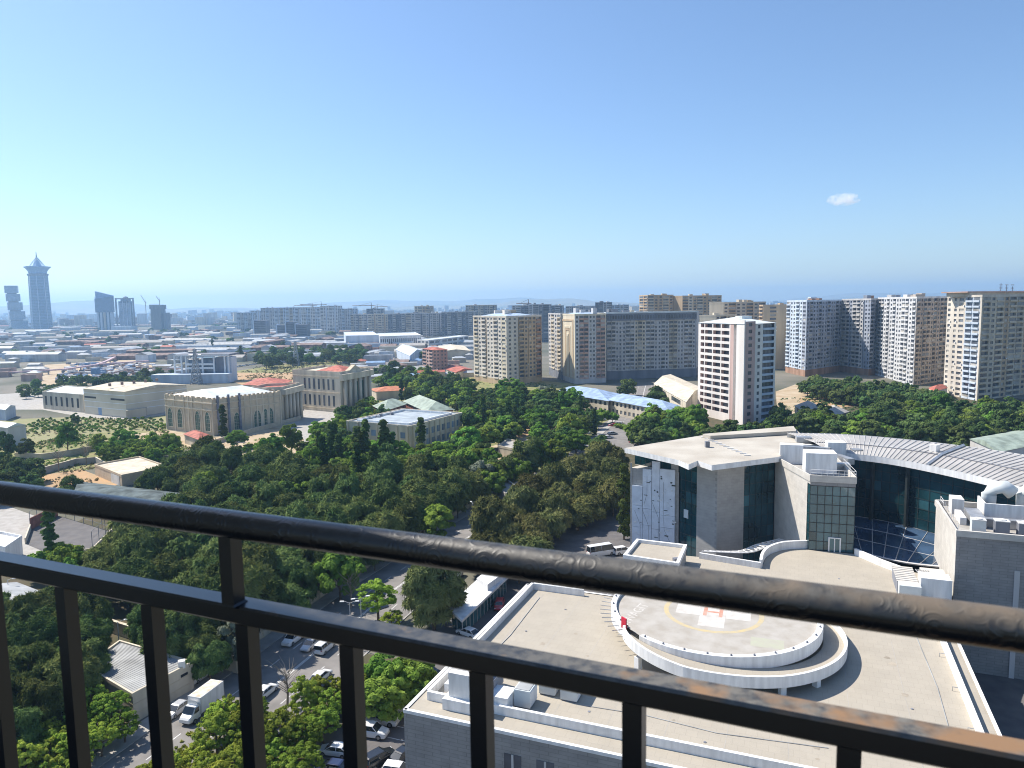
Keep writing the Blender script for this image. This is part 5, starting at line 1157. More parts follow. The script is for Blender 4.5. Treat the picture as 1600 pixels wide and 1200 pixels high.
S = thing('red_warning_sign', 'small red board sign at the top of the helipad ramp', 'sign', (q[0], q[1], PZ))
mb = MB(); mb.box(q[0], q[1], PZ + .15, 1.0, .18, 1.5, R(-62)); mb.build('board', mat('sign_red', (0.55, 0.02, 0.05), .5), S)
mb = MB(); mb.box(q[0], q[1], PZ, .3, .14, .2, R(-62)); mb.build('foot', M_dkg, S)

# ---- left wing
TL = thing('hospital_left_wing', 'tall grey hospital wing with oversailing pale roof and patterned white panel', 'building', (*PD7(1080, 152), 0))
ev = [G(976, 700, 26.6), G(1060, 719, 26.6), G(1076, 726, 26.6), G(1090, 720, 26.6), G(1112, 727, 26.6), G(1217, 714, 26.6)]
bk = [G(1262, 690, 26.6), G(1250, 677, 26.6), G(1240, 667.5, 26.6), G(1098, 680, 26.6)]
fold = G(1168, 713, 26.6)
mb = MB(); E3 = [(*p, 26.6) for p in ev]; B4 = [(*q_, 26.6) for q_ in bk]
mb.poly(E3 + B4); mb.build('roof', M_wroof, TL)
mb = MB(); allp = ev + bk; zt_ = [26.62] * 10
for k in range(len(allp)):
    k2 = (k + 1) % len(allp); a, b = allp[k], allp[k2]; mb.quad((*a, 25.55), (*b, 25.55), (*b, zt_[k2]), (*a, zt_[k]))
mb.poly([(*p, 25.55) for p in reversed(allp)]); mb.build('eaves', M_white, TL)
def rib(parent, a, b, name, m, r=.12): mb = MB(); mb.tube([a, b], r, 5); mb.build(name, m, parent)
for k in range(12):
    t = k / 11; a = lerp((*G(1100, 681, 27), 26.62), (*G(1168, 712, 26.6), 26.62), t); mb = MB(); mb.box(a[0], a[1], a[2] + .004, 1.3, .3, .16, R(-20)); mb.build('roof_tread', M_white, TL)
q = G(1105, 698, 26.7); mb = MB(); mb.box(q[0], q[1], 26.6, .9, .9, 1.3); mb.build('roof_vent', M_dkg, TL)
mb = MB(); mb.prism(ccw([G(1110, 683, 27.2), G(1244, 675, 27.2), G(1240, 667.5, 27.2), G(1098, 680, 27.2)]), 26.7, 27.5); mb.build('roof_step', M_wroof, TL)
A0_, A0g = PD7(985.5, 158.0), None
A1_, A2_, A3_, A4_ = PD7(1061, 152.9), PD7(1089, 148.6), PD7(1121, 145.0), PD7(1163, 146.9)
A5_ = PD7(1211, 150.0)
back = [(66, 173), (45.5, 170.3), (29, 161.3)]
mb = MB()
def wq(a, b, z0_, z1_, mi=0): mb.quad((*a, z0_), (*b, z0_), (*b, z1_), (*a, z1_), mi)
wq(A0_, A1_, 0, 22.3); wq(A2_, A3_, 0, 25.6); wq(A3_, A4_, 0, 25.6, 1); wq(A5_, back[0], 0, 25.6); wq(back[0], back[1], 0, 25.6); wq(back[1], back[2], 0, 25.6); wq(back[2], A0_, 0, 22.3)
mb.build('wall', [M_hst, M_hst], TL)
def curtain(T, p0, p1, z0_, z1_, nc, nr, m, m2=None, d=-.25, mull=M_mull, name='pane', every=3, seed=1):
    """glazing: each pane its own object, tilted a hair as real panes are"""
    rs_ = random.Random(seed); a, b = Vector(p0), Vector(p1); L_ = (b - a).length; e = (b - a) / L_; nn = Vector((e.y, -e.x)); Q = lambda s, z, dd: (*(a + e * (s * L_) + nn * dd), z)
    for i in range(nc):
        for j in range(nr):
            s0, s1 = i / nc, (i + 1) / nc; za, zb = z0_ + (z1_ - z0_) * j / nr, z0_ + (z1_ - z0_) * (j + 1) / nr; k0, k1, k2 = (rs_.uniform(-.012, .012) for _ in range(3))
            mb = MB(); mb.quad(Q(s0, za, d + k0), Q(s1, za, d + k1), Q(s1, zb, d + k2), Q(s0, zb, d + k0 + k2 - k1)); mb.build(name, m2 if (m2 and rs_.random() < .10) else m, T)
    mm = MB()
    for i in range(nc + 1):
        s = i / nc; w_ = .06 / L_; mm.quad(Q(max(0, s - w_), z0_, d + .07), Q(min(1, s + w_), z0_, d + .07), Q(min(1, s + w_), z1_, d + .07), Q(max(0, s - w_), z1_, d + .07))
    for j in range(nr + 1):
        z = z0_ + (z1_ - z0_) * j / nr; mm.quad(Q(0, z - .06, d + .065), Q(1, z - .06, d + .065), Q(1, z + .06, d + .065), Q(0, z + .06, d + .065))
    mm.build('mullions', mull, T)
curtain(TL, A1_, A2_, 0, 25.5, 3, 11, M_hglass, M_hglass2, seed=3)
curtain(TL, A4_, A5_, 0, 25.5, 5, 11, M_hglass, M_hglass2, seed=4)
A0i, A1i = PD7(991, 161.5), A1_
curtain(TL, A0i, A1i, 22.3, 25.5, 8, 1, M_hglass, M_hglass2, seed=5)
mb = MB(); mb.poly([(*A0_, 22.3), (*A1_, 22.3), (*A1i, 22.31), (*A0i, 22.31), (*back[2], 22.3)]); mb.build('terrace_floor', M_hlt, TL)
s_, _ = on_plane(1050, 725, A0_, A1_); mb = MB(); on_wall(mb, A0_, A1_, .84, .985, 22.3, 25.55, -.8, -.1); mb.build('corner_pier', M_hst, TL)
mb = MB(); on_wall(mb, A0_, A1_, 0, .03, 0, 23.4, 0, .25); mb.build('edge_fin', M_hst, TL)
# the patterned white panel: stepped slabs parted by dark grooves
steps = [(.045, .26, 18.6), (.268, .452, 22.4), (.46, .62, 24.3), (.628, .93, 22.8)]
for k, (sa, sb, zt2) in enumerate(steps):
    cuts = [0, 4.6 + .8 * k, 9.4 + .6 * (k % 2), 14.2 - .5 * k, zt2]
    for j in range(4):
        mb = MB(); on_wall(mb, A0_, A1_, sa, sb, cuts[j] + .03, cuts[j + 1] - .03, .02, .5); pn = mb.build('facade_panel', M_panelw, TL)
rs = random.Random(5)
L_ = dist(A0_, A1_)
for k in range(70):
    s = rs.uniform(.07, .9); z_ = rs.uniform(1, 21); wd_ = rs.choice([.25, .35, .8]) / L_; hh = rs.choice([.12, .12, .28])
    if s < .25 and z_ > 17.5: continue
    mb = MB(); on_wall(mb, A0_, A1_, s, s + wd_, z_, z_ + hh, .5, .56); mb.build('panel_stud', M_mull if rs.random() < .45 else M_white, TL)
def groove(pts):
    a, b = Vector(A0_), Vector(A1_); e = b - a; nn = Vector((e.y, -e.x)).normalized(); mb = MB()
    mb.tube([(*(a + e * s + nn * .50), z) for s, z in pts], .045, 4); mb.build('panel_groove', M_greyrf, TL)
groove([(.26, 17), (.26, 13.5), (.40, 9.8), (.40, 4), (.52, 1)]); groove([(.46, 22), (.46, 15.5), (.60, 12), (.60, 7), (.78, 3.8)]); groove([(.70, 20), (.70, 14), (.72, 9.5), (.86, 6.5), (.86, 1)]); groove([(.1, 13), (.22, 10), (.22, 4), (.34, 1)]); groove([(.36, 21), (.36, 17), (.30, 14.6)])
s0, z0_ = on_plane(1071, 803, A1_, A2_); mb = MB(); on_wall(mb, A1_, A2_, max(.05, s0 - .12), s0 + .12, z0_ - .9, z0_ + .9, -.25, -.1); mb.build('open_casement', M_palerf, TL)
mb = MB(); on_wall(mb, A2_, A3_, .0, 1, 25.0, 25.6, 0, .05); mb.build('wall_cap', M_hst, TL)

# ---- stair tower block with the lit flank
T1, T2 = (54.6, 132.6), (61.9, 130.3)
TS = thing('stair_tower', 'glazed stair tower block with white plant boxes on its roof', 'building', (*lerp(T1, T2, .5), 0))
Cb = (67.0, 152.0)
def wl(T, a, b, z0_, z1_, m, name='wall'): mb = MB(); mb.quad((*a, z0_), (*b, z0_), (*b, z1_), (*a, z1_)); return mb.build(name, m, T)
W2 = lerp(A5_, T1, .93)
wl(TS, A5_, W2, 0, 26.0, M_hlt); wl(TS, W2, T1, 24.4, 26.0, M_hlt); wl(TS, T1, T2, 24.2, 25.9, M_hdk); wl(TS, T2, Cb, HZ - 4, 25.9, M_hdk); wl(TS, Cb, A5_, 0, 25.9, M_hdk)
mb = MB(); mb.poly([(*A5_, 24.9), (*T1, 24.9), (*T2, 24.9), (*Cb, 24.9)]); srf = mb.build('roof', M_conc, TS)
mb = MB(); wallpath(mb, [A5_, T1, T2, Cb], .3, 24.92, 26.15); mb.build('roof_kerb', M_hlt, TS)
curtain(TS, W2, T1, HZ - .5, 24.4, 1, 7, M_hglass, M_hglass2, d=-.05, seed=8)
curtain(TS, T1, T2, HZ + .02, 24.2, 6, 7, M_hglass2, M_hglass, d=-.05, seed=9)
s0, z0_ = on_plane(1303, 853, T1, T2); mb = MB(); on_wall(mb, T1, T2, s0 - .1, s0 + .12, HZ + .03, HZ + 2.5, 0, .12); dr = mb.build('door', M_hglass2, TS)
for sa, sb, za, zb in ((s0 - .13, s0 - .1, HZ + .03, HZ + 2.7), (s0 + .12, s0 + .15, HZ + .03, HZ + 2.7), (s0 - .1, s0 + .12, HZ + 2.5, HZ + 2.7), (s0 - .002, s0 + .022, HZ + .03, HZ + 2.5)):
    mb = MB(); on_wall(mb, T1, T2, sa, sb, za, zb, 0, .2); mb.build('door_frame', M_white, dr)
def roofbox(T, name, px, py, z, sx, sy, sz, ang, m, label=None): q = G(px, py, z); mb = MB(); mb.box(q[0], q[1], z, sx, sy, sz, ang); return mb.build(name, m, T)
TA = PANG
roofbox(TS, 'plant_box', 1236, 723, 24.95, 2.2, 4.4, 3.9, R(72), M_white); roofbox(TS, 'plant_box', 1280, 737, 24.95, 5.6, 4.2, 4.0, R(-14), M_white); roofbox(TS, 'plant_box', 1305, 717, 24.95, 3.6, 2.6, 3.7, R(-10), M_white)
roofbox(TS, 'air_duct', 1265, 706, 26.5, 8.0, 1.3, 1.2, R(-30), M_steel); roofbox(TS, 'air_duct', 1328, 712, 25.0, 5.0, 1.4, 1.7, R(-6), M_white); roofbox(TS, 'air_duct', 1318, 722, 25.5, 1.4, 5.0, 1.2, R(10), M_steel); roofbox(TS, 'cooling_unit', 1338, 716, 25.0, 2.0, 1.8, 2.0, R(-8), M_steel)
roofbox(TS, 'air_duct', 1280, 706, 25.0, 9.0, 1.2, 1.6, R(-12), M_whitew); roofbox(TS, 'cooling_unit', 1255, 700, 25.2, 3.2, 2.2, 2.6, R(-12), M_steel); roofbox(TS, 'cooling_unit', 1310, 735, 24.95, 4.0, 2.2, 1.5, R(-12), M_steel); roofbox(TS, 'cooling_unit', 1250, 724, 24.95, 1.6, 2.4, 2.0, R(70), M_dkg)
mb = MB(); rl = [T1, T2]
for k in range(9): q = lerp(T1, T2, k / 8); mb.tube([(*q, 26.1), (*q, 27.2)], .035, 4)
for z_ in (26.6, 27.2): mb.tube([(*T1, z_), (*T2, z_)], .035, 4); mb.tube([(*T2, z_), (*lerp(T2, Cb, .5), z_)], .035, 4)
mb.build('roof_railing', M_white, TS)

# ---- curved wing
TC = thing('hospital_curved_wing', 'curved hospital wing with a ribbed grey metal roof and dark glass front', 'building', (78, 146, 0))
fr = smooth_path([(66.5, 151.5), (70.4, 149.4), (76.2, 143.5), (81.7, 132.0), (85.1, 120.1), (86.6, 106), (86.0, 92)], 6)
bkc = smooth_path([(63.5, 168), (76, 164.8), (88.0, 155.4), (97.4, 143.0), (104, 127), (107.5, 109), (107, 90)], 6)
ZF, ZB = 26.3, 27.6; NS = len(fr)
FR = [(*p, ZF) for p in fr]; BK = [(*p, ZB) for p in bkc]
mb = MB(); mid = [lerp(a, b, .36) for a, b in zip(FR, BK)]; mid = [(p[0], p[1], 27.35) for p in mid]
mb.strip(FR, mid); mb.strip(mid, BK); mb.build('roof', M_croof, TC)
mb = MB()
for k in range(NS - 1):
    for j in range(2):
        t = j / 2; a = lerp(FR[k], FR[k + 1], t); m_ = lerp(mid[k], mid[k + 1], t); b = lerp(BK[k], BK[k + 1], t)
        up = lambda p, h=.06: (p[0], p[1], p[2] + h); mb.tube([up(a), up(m_), up(b)], .075, 4, cap=False)
mb.build('roof_seams', mat('pale_seam', (0.52, 0.50, 0.475), .5), TC, kind='stuff')
mb = MB(); mb.tube([(p[0], p[1], p[2] + .1) for p in mid], .09, 5); mb.build('snow_rail', M_dkg, TC)
mb = MB(); dn = lambda L_, h: [(p[0], p[1], p[2] - h) for p in L_]
mb.strip(dn(FR, 1.15), [(p[0], p[1], p[2] + .12) for p in FR]); mb.build('fascia', M_white, TC); mb = MB(); mb.strip([(p[0], p[1], p[2] + .12) for p in BK], dn(BK, 1.0)); inn = [(*lerp(a, b, .11), ZF - 1.15) for a, b in zip(fr, bkc)]; mb.build('fascia', M_white, TC); mb = MB(); mb.strip(inn, dn(FR, 1.15)); mb.build('soffit', M_whitew, TC)
mb = MB(); mb.strip([(*p, 0) for p in bkc], [(*p, ZB - 1) for p in bkc]); mb.quad((*fr[0], 0), (*bkc[0], 0), (*bkc[0], ZB - 1), (*fr[0], ZF - 1)); mb.build('back_wall', M_hst, TC)
k5 = 15; a, b = FR[k5], BK[k5]; mb = MB(); mb.tube([(a[0], a[1], a[2] + .25), (mid[k5][0], mid[k5][1], mid[k5][2] + .25), (b[0], b[1], b[2] + .25)], .35, 4); mb.build('roof_joint_cap', M_whitew, TC)
q = lerp(mid[14], BK[14], .25); mb = MB(); mb.box(q[0], q[1], 27.3, 1.4, 1.4, 1.5, .5); mb.build('roof_vent', M_whitew, TC)
gl = [lerp(a, b, .10) for a, b in zip(fr, bkc)]
for k in range(1, NS - 8): curtain(TC, gl[k], gl[k + 1], 9.0, ZF - 1.15, 1, 8, M_hglass, M_hglass2, d=0, seed=50 + k)
# dark stone piers between the glazing
for k in (5, 9, 13): mb = MB(); mb.tube([(gl[k][0] - .35, gl[k][1] - .2, 9), (gl[k][0] - .35, gl[k][1] - .2, ZF - 1.2)], .45, 6); mb.build('pier', M_mull, TC)
# sloped atrium glazing at its foot
TG = thing('atrium_roof', 'blue glass atrium roof between stair tower and curved wing', 'glass roof', (66, 137, 9))
fa = smooth_path([(61.9, 133.6), (64.5, 128.5), (68.5, 124.5), (73.0, 122.5)], 3); gi = [0, 3, 6, 9, 11, 13, 15, 17, 18, 19]
ga = [gl[i] for i in (0, 3, 6, 9, 11, 13, 15, 17, 18, 20)]
for k in range(9):
    for j in range(3):
        A = lerp((*fa[k], 12.1), (*ga[k], 12.9), j / 3); B = lerp((*fa[k + 1], 12.1), (*ga[k + 1], 12.9), j / 3); C_ = lerp((*fa[k + 1], 12.1), (*ga[k + 1], 12.9), (j + 1) / 3); D_ = lerp((*fa[k], 12.1), (*ga[k], 12.9), (j + 1) / 3)
        mb = MB(); mb.quad(A, B, C_, D_); mb.build('roof_pane', M_atr, TG)
mb = MB()
for k in range(10): mb.tube([(*fa[k], 12.15), (*ga[k], 12.95)], .07, 4)
for j in range(4): mb.tube([lerp((*fa[k], 12.15), (*ga[k], 12.95), j / 3) for k in range(10)], .07 if j else .2, 4)
mb.build('glazing_bars', M_lgrey, TG)

# ---- right block with rooftop plant
K1 = (68.2, 110.3); K2 = (75.0, 127.6); K3 = (K1[0] + VV.x * 44, K1[1] + VV.y * 44); K4 = (K2[0] + VV.x * 44, K2[1] + VV.y * 44)
TK = thing('hospital_right_block', 'dark stone hospital block with air-conditioning plant on its roof', 'building', (*lerp(K1, K4, .5), 0)); KZ = 22.5
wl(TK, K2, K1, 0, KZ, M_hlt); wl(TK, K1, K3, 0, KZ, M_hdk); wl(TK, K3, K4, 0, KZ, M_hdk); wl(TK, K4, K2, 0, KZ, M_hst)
mb = MB(); mb.poly([(*K2, KZ - .9), (*K1, KZ - .9), (*K3, KZ - .9), (*K4, KZ - .9)]); mb.build('roof', M_conc, TK)
mb = MB(); wallpath(mb, [K2, K1, K3, K4, K2], .5, KZ - .95, KZ + .02); mb.build('parapet', M_hlt, TK)
s0, _ = on_plane(1580, 1050, K1, K3); mb = MB(); on_wall(mb, K1, K3, s0 - .008, s0 + .008, 0, 17, 0, .2); mb.build('pale_strip', M_lgrey, TK)
def kq(a, b): q = Vector(K1) + VV * a + UU * b; return (q.x, q.y)
def kbox(name, a, b, sx, sy, sz, m, z=KZ - .88, rz=0): q = kq(a, b); mb = MB(); mb.box(q[0], q[1], z, sx, sy, sz, PANG + rz); return mb.build(name, m, TK)
kbox('plant_screen', 14, 10, 17, .3, 3.0, M_white); kbox('plant_screen', 5.6, 12.5, .3, 5, 3.0, M_white)
for k, a in enumerate((3.4, 6.6, 9.6, 12.4, 15.2)): 
    o_ = kbox('cooling_unit', a, 3.2 + .3 * (k % 2), 1.9, 1.5, 2.0, M_dkg if k else M_palerf)
    q = kq(a, 3.2 + .3 * (k % 2)); mb = MB(); lathe4(mb, q[0], q[1], [(KZ + 1.13, .6), (KZ + 1.35, .6), (KZ + 1.36, .45)], 12); mb.build('fan_cowl', M_whitew, TK)
    mb = MB(); mb.box(q[0], q[1], KZ + 1.1, 2.0, 1.6, .12, PANG); mb.build('unit_lid', M_whitew, TK)
for a, b in ((7.0, 14.6), (12.2, 15.5), (16.4, 15.0)):
    q = kq(a, b); mb = MB(); e_ = VV
    pts_ = [(q[0], q[1], KZ - .8), (q[0], q[1], KZ + 2.6), (q[0] + e_.x * .6, q[1] + e_.y * .6, KZ + 3.7), (q[0] + e_.x * 2.2, q[1] + e_.y * 2.2, KZ + 4.0), (q[0] + e_.x * 3.4, q[1] + e_.y * 3.4, KZ + 3.0)]
    mb.tube(pts_, 1.15, 10); mb.build('air_duct', M_palerf, TK, smooth=True)
kbox('air_duct', 4, 8.5, 2.0, 6.5, 1.6, M_steel); kbox('air_duct', 2.3, 14.5, 1.8, 3.0, 2.6, M_whitew); kbox('air_duct', 10, 6.8, 12, 1.4, 1.4, M_steel); kbox('control_box', 2.0, 9.0, .9, 5.0, 1.2, M_whitew)
mb = MB()
for k in range(12): q = kq(.4, 17.5 - k * 1.5); mb.tube([(*q, KZ), (*q, KZ + 1.0)], .035, 4)
for z_ in (.5, 1.0): mb.tube([(*kq(.4, 17.5), KZ + z_), (*kq(.4, 14.5), KZ + z_)], .035, 4)
mb.build('roof_railing', M_white, TK)
# ---- plant yard on the terrace, against the right block
TQ = thing('terrace_plant_yard', 'rooftop plant yard with slatted roof and white screen wall beside the terrace', 'plant yard', (*P(60, 62), HZ))
for k in range(9): q = P(57.6, 63.2 - k * .85); mb = MB(); mb.box(q[0], q[1], HZ + 2.0, 3.0, .62, .1, PANG); mb.build('roof_slat', M_hlt, TQ)
mb = MB(); q = P(57.6, 60); mb.box(q[0], q[1], HZ, 2.8, 7.6, 1.9, PANG); mb.build('slatted_box', M_dkg, TQ)
mb = MB(); q = P(57.7, 54.6); mb.box(q[0], q[1], HZ, 3.0, 1.8, 2.3, PANG); mb.build('steel_unit', M_palerf, TQ)
mb = MB(); q = P(61.4, 55.5); mb.box(q[0], q[1], HZ, 4.2, .4, 3.3, PANG); q = P(61.4, 57.3); mb.box(q[0], q[1], HZ, 4.2, 3.0, 3.1, PANG); mb.build('screen_wall', M_white, TQ)
mb = MB()
for k in range(6): a = P(59.4 + .35 * k, 62); b = P(59.6 + .35 * k, 58.5); mb.tube([(*a, HZ + 2.3), (*b, HZ + 2.7), (b[0], b[1], HZ + 1)], .1, 5)
mb.build('pipes', M_steel, TQ)
mb = MB(); q = P(62, 63.5); mb.box(q[0], q[1], HZ, 3.4, 2.2, 1.9, PANG); mb.build('slatted_box', M_hlt, TQ)
# ---- big duct unit and chillers at the front corner of the podium roof
TU = thing('rooftop_air_handler', 'large stepped white air handler on the front corner of the podium roof', 'air handler', (*P(5, 5), HZ))
for name, a, b, sx, sy, sz, z_, m in (('plinth', 6.4, 3.8, 4.6, 4.2, 1.3, HZ + .01, M_white), ('main_case', 6.3, 6.0, 3.4, 7.2, 3.2, HZ + 1.0, M_whitew), ('side_duct', 3.6, 8.0, 1.3, 7.0, 1.1, HZ + .4, M_white), ('fan_case', 10.2, 4.6, 2.6, 2.6, 1.8, HZ + .02, M_white)):
    q = P(a, b); mb = MB(); mb.box(q[0], q[1], z_, sx, sy, sz, PANG); mb.build(name, m, TU)
mb = MB(); q = P(8.6, 6.2); mb.box(q[0], q[1], HZ + 1.2, 1.2, 3.2, 1.6, PANG); mb.build('grille', M_dkg, TU)
for k in range(4): q = P(6.3, 3.4 + k * 1.75); mb = MB(); mb.box(q[0], q[1], HZ + 4.2, 3.45, .06, .03, PANG); mb.build('case_seam', M_lgrey, TU)
for k, (a, b) in enumerate(((12.6, 6.2), (14.4, 9.8), (17.2, 9.4))):
    q = P(a, b); t = thing('rooftop_chiller', ['grey chiller nearest the white air handler on the podium roof', 'middle grey chiller of the trio on the podium roof', 'grey chiller farthest along the podium roof'][k], 'chiller', (*q, HZ))
    mb = MB(); mb.box(q[0], q[1], HZ + .15, 2.0, 2.4, 2.0, PANG); mb.build('case', M_palerf, t)
    mb = MB(); mb.box(q[0], q[1], HZ + 2.152, 1.7, 2.1, .06, PANG); mb.build('top_grille', M_greyrf, t)
    mb = MB(); e = P(a + 1.02, b); mb.box(e[0], e[1], HZ + .3, .05, 2.2, 1.7, PANG); mb.build('side_panel', M_white, t); mb = MB(); mb.box(q[0], q[1], HZ, 1.8, 2.2, .15, PANG); mb.build('feet', M_dkg, t)
# ---- lattice canopy in the gap
TD = thing('lattice_canopy', 'white curved lattice canopy in the gap beside the curved parapet', 'canopy', (*P(33, 68), 10))
mb = MB(); o1 = smooth_path([P(25, 66), P(33, 68), P(36.5, 73), P(40.5, 77.5)], 5); o2 = smooth_path([P(25, 70), P(31, 72), P(34, 77), P(38, 82)], 5)
for k in range(len(o1) - 1):
    mb.tube([(*o1[k], 12.2), (*o2[k + 1], 11.0)], .09, 4); mb.tube([(*o2[k], 11.0), (*o1[k + 1], 12.2)], .09, 4)
mb.tube([(*p, 12.2) for p in o1], .12, 5); mb.tube([(*p, 11.0) for p in o2], .12, 5); mb.build('lattice', M_whitew, TD)
sheet('service_yard_ground', [(40, 60), (60, 112), (74, 118), (110, 95), (100, 60)], M_asph, 0.05)

# ---- entrance pavilion by the road
pv_ = ccw([G(703, 949, 3.6), G(722, 966, 3.6), G(793, 899, 3.6), G(770, 888, 3.6)]); TV = thing('entrance_pavilion', 'long white-roofed glass entrance pavilion between road and hospital', 'pavilion', (*cen(pv_), 0)); KEEP_OUT.append(grow(pv_, 1))
q = ccw(pv_); mb = MB(); mb.prism(grow(q, .5), 3.3, 3.75, bottom=True); mb.build('roof', M_whitew, TV)
gl_ = grow(q, -.3); mb = MB()
for k in range(4): mb.quad((*gl_[k], 0), (*gl_[(k + 1) % 4], 0), (*gl_[(k + 1) % 4], 3.3), (*gl_[k], 3.3))
mb.build('glass_wall', M_hglass2, TV)
for k in range(4):
    n_ = max(2, int(dist(gl_[k], gl_[(k + 1) % 4]) / 1.6))
    for j in range(n_): p_ = lerp(gl_[k], gl_[(k + 1) % 4], j / n_); mb = MB(); mb.box(p_[0], p_[1], 0, .14, .14, 3.3); mb.build('post', M_lgrey, TV)
c2 = [lerp(p_, cen(q), .12) for p_ in q]; up_ = ccw([lerp(G(745, 912, 3.9), c2[0], 0), G(762, 922, 3.9), G(790, 901, 3.9), G(770, 892, 3.9)]); mb = MB(); mb.prism(up_, 3.75, 5.0); mb.build('raised_roof', M_white, TV)
# ------------------------------------------------------------------ trees
LM = {'pine': leafmat('pine_needles', (0.060, 0.100, 0.031), (0.150, 0.190, 0.062), .22),
      'olive_pine': leafmat('olive_pine_needles', (0.085, 0.102, 0.035), (0.190, 0.195, 0.075), .2),
      'broad': leafmat('broad_leaves', (0.095, 0.185, 0.028), (0.195, 0.310, 0.060), .35),
      'dark': leafmat('dark_leaves', (0.050, 0.092, 0.030), (0.115, 0.172, 0.055), .25),
      'silver': leafmat('silver_leaves', (0.14, 0.17, 0.12), (0.23, 0.26, 0.19), .25),
      'acacia': leafmat('acacia_leaves', (0.170, 0.250, 0.034), (0.270, 0.350, 0.060), .35),
      'poplar': leafmat('poplar_leaves', (0.045, 0.085, 0.026), (0.090, 0.140, 0.040), .25)}
M_bark = mat('bark', (0.16, 0.115, 0.08), .95, scale=3, var=.25)
M_bare = mat('bare_twigs', (0.26, 0.22, 0.18), .95, scale=3, var=.15)
def leaf_mesh(name, pts, nrm, size, elong, m, tint, rg, tri=False):
    """one small face per leaf cluster"""
    n = len(pts)
    a = rg.normal(size=(n, 3)); u = np.cross(nrm, a); u /= np.linalg.norm(u, axis=1)[:, None] + 1e-9
    v = np.cross(nrm, u); s = size * rg.uniform(.6, 1.35, (n, 1)); u = u * s * elong; v = v * s
    if tri:
        V = np.stack([pts - v * .5, pts + v * .5, pts + u * 1.6], 1).reshape(-1, 3); k = 3
    else:
        V = np.stack([pts - u * .5 - v * .12, pts - v * .5, pts + u * .5 + v * .1, pts + v * .5], 1).reshape(-1, 3); k = 4
    me = bpy.data.meshes.new(name); me.vertices.add(len(V)); me.vertices.foreach_set('co', V.astype(np.float32).ravel())
    me.loops.add(n * k); me.loops.foreach_set('vertex_index', np.arange(n * k, dtype=np.int32))
    me.polygons.add(n); me.polygons.foreach_set('loop_start', np.arange(0, n * k, k, dtype=np.int32)); me.polygons.foreach_set('loop_total', np.full(n, k, np.int32))
    at = me.attributes.new('tint', 'FLOAT', 'FACE'); at.data.foreach_set('value', tint.astype(np.float32))
    me.materials.append(m); me.update(calc_edges=True); return me
def crown_points(rg, kind, r, h, z0, nc, nl, rc):
    """clumps spread over an uneven dome; leaves spread over each clump"""
    C = []; 
    while len(C) < nc:
        d = rg.normal(size=3); d /= np.linalg.norm(d)
        if kind == 'column': t = rg.uniform(0, 1); rad = r * (math.sin(math.pi * min(1, t * .85 + .15)) ** .6); C.append((d[0] * rad * .7, d[1] * rad * .7, z0 + t * h)); continue
        if d[2] < -.6: continue
        f = rg.uniform(.62, 1.0) if rg.random() < .85 else rg.uniform(.2, .6)
        C.append((d[0] * r * f, d[1] * r * f, z0 + h * .42 + d[2] * h * .55 * f))
    C = np.array(C); lump = rg.uniform(.72, 1.25, nc)
    P_, N_, T_ = [], [], []
    cc = np.array([0, 0, z0 + h * .35])
    for c, l in zip(C, lump):
        n = int(nl * l * l); d = rg.normal(size=(n, 3)); d /= np.linalg.norm(d, axis=1)[:, None]; d[:, 2] = np.abs(d[:, 2]) * .9 - .25 * rg.random(n)
        rad = rc * l * rg.uniform(.55, 1.05, (n, 1)); out = (c - cc) / (np.linalg.norm(c - cc) + 1e-6)
        P_.append(c + d * rad * np.array([1, 1, .8])); nn = d * 1.0 + out * .35 + np.array([0, 0, .2]) + rg.normal(size=(n, 3)) * .32; nn /= np.linalg.norm(nn, axis=1)[:, None]; N_.append(nn)
        T_.append(np.clip(rg.uniform(.15, .85) + rg.normal(size=n) * .18, 0, 1))
    return np.concatenate(P_), np.concatenate(N_), np.concatenate(T_)
def trunk_mesh(name, h, r, crown_r, z0, seed, m=M_bark, limbs=6):
    rs_ = random.Random(seed); mb = MB(); top = z0 + h * .75; bend = (rs_.uniform(-.4, .4), rs_.uniform(-.4, .4))
    ax = [(bend[0] * t * t, bend[1] * t * t, top * t) for t in (0, .3, .6, 1)]; mb.tube(ax, [r, r * .8, r * .6, r * .25], 7)
    for k in range(limbs):
        a = 2 * math.pi * k / limbs + rs_.uniform(-.4, .4); z = z0 * .8 + (top - z0 * .8) * (k + .3) / limbs * .8; L_ = crown_r * rs_.uniform(.55, .8)
        mb.tube([(bend[0] * (z / top) ** 2, bend[1] * (z / top) ** 2, z), (math.cos(a) * L_ * .5, math.sin(a) * L_ * .5, z + h * .12), (math.cos(a) * L_, math.sin(a) * L_, z + h * .26)], [r * .45, r * .3, r * .1], 5)
    return mb.mesh(name, m)
PROTO = {}
def proto(key, kind, m, r, h, z0, nc, nl, rc, size, elong=1.3, n=3, tri=False, tr=.22, limbs=6):
    out = []
    for k in range(n):
        rg = np.random.default_rng(100 + k * 7 + sum(map(ord, key))); p_, nn, t = crown_points(rg, kind, r, h, z0, nc, nl, rc)
        out.append((leaf_mesh(key + '_crown', p_, nn, size, elong, LM[m], t, rg, tri), trunk_mesh(key + '_trunk', h, tr, r, z0, k, limbs=limbs)))
    PROTO[key] = out
proto('pine', 'dome', 'pine', 3.5, 6.4, 2.2, 40, 210, 1.0, .38, 1.7, 6, True)
proto('olive_pine', 'dome', 'olive_pine', 3.5, 6.0, 2.0, 42, 210, .95, .38, 1.7, 5, True)
proto('broad', 'dome', 'broad', 3.6, 6.8, 1.2, 50, 105, 1.0, .55, 1.2, 4)
proto('dark', 'dome', 'dark', 3.5, 6.8, 1.0, 48, 105, 1.0, .55, 1.2, 4)
proto('silver', 'dome', 'silver', 3.2, 6.8, 1.2, 44, 110, 1.0, .42, 1.8, 2)
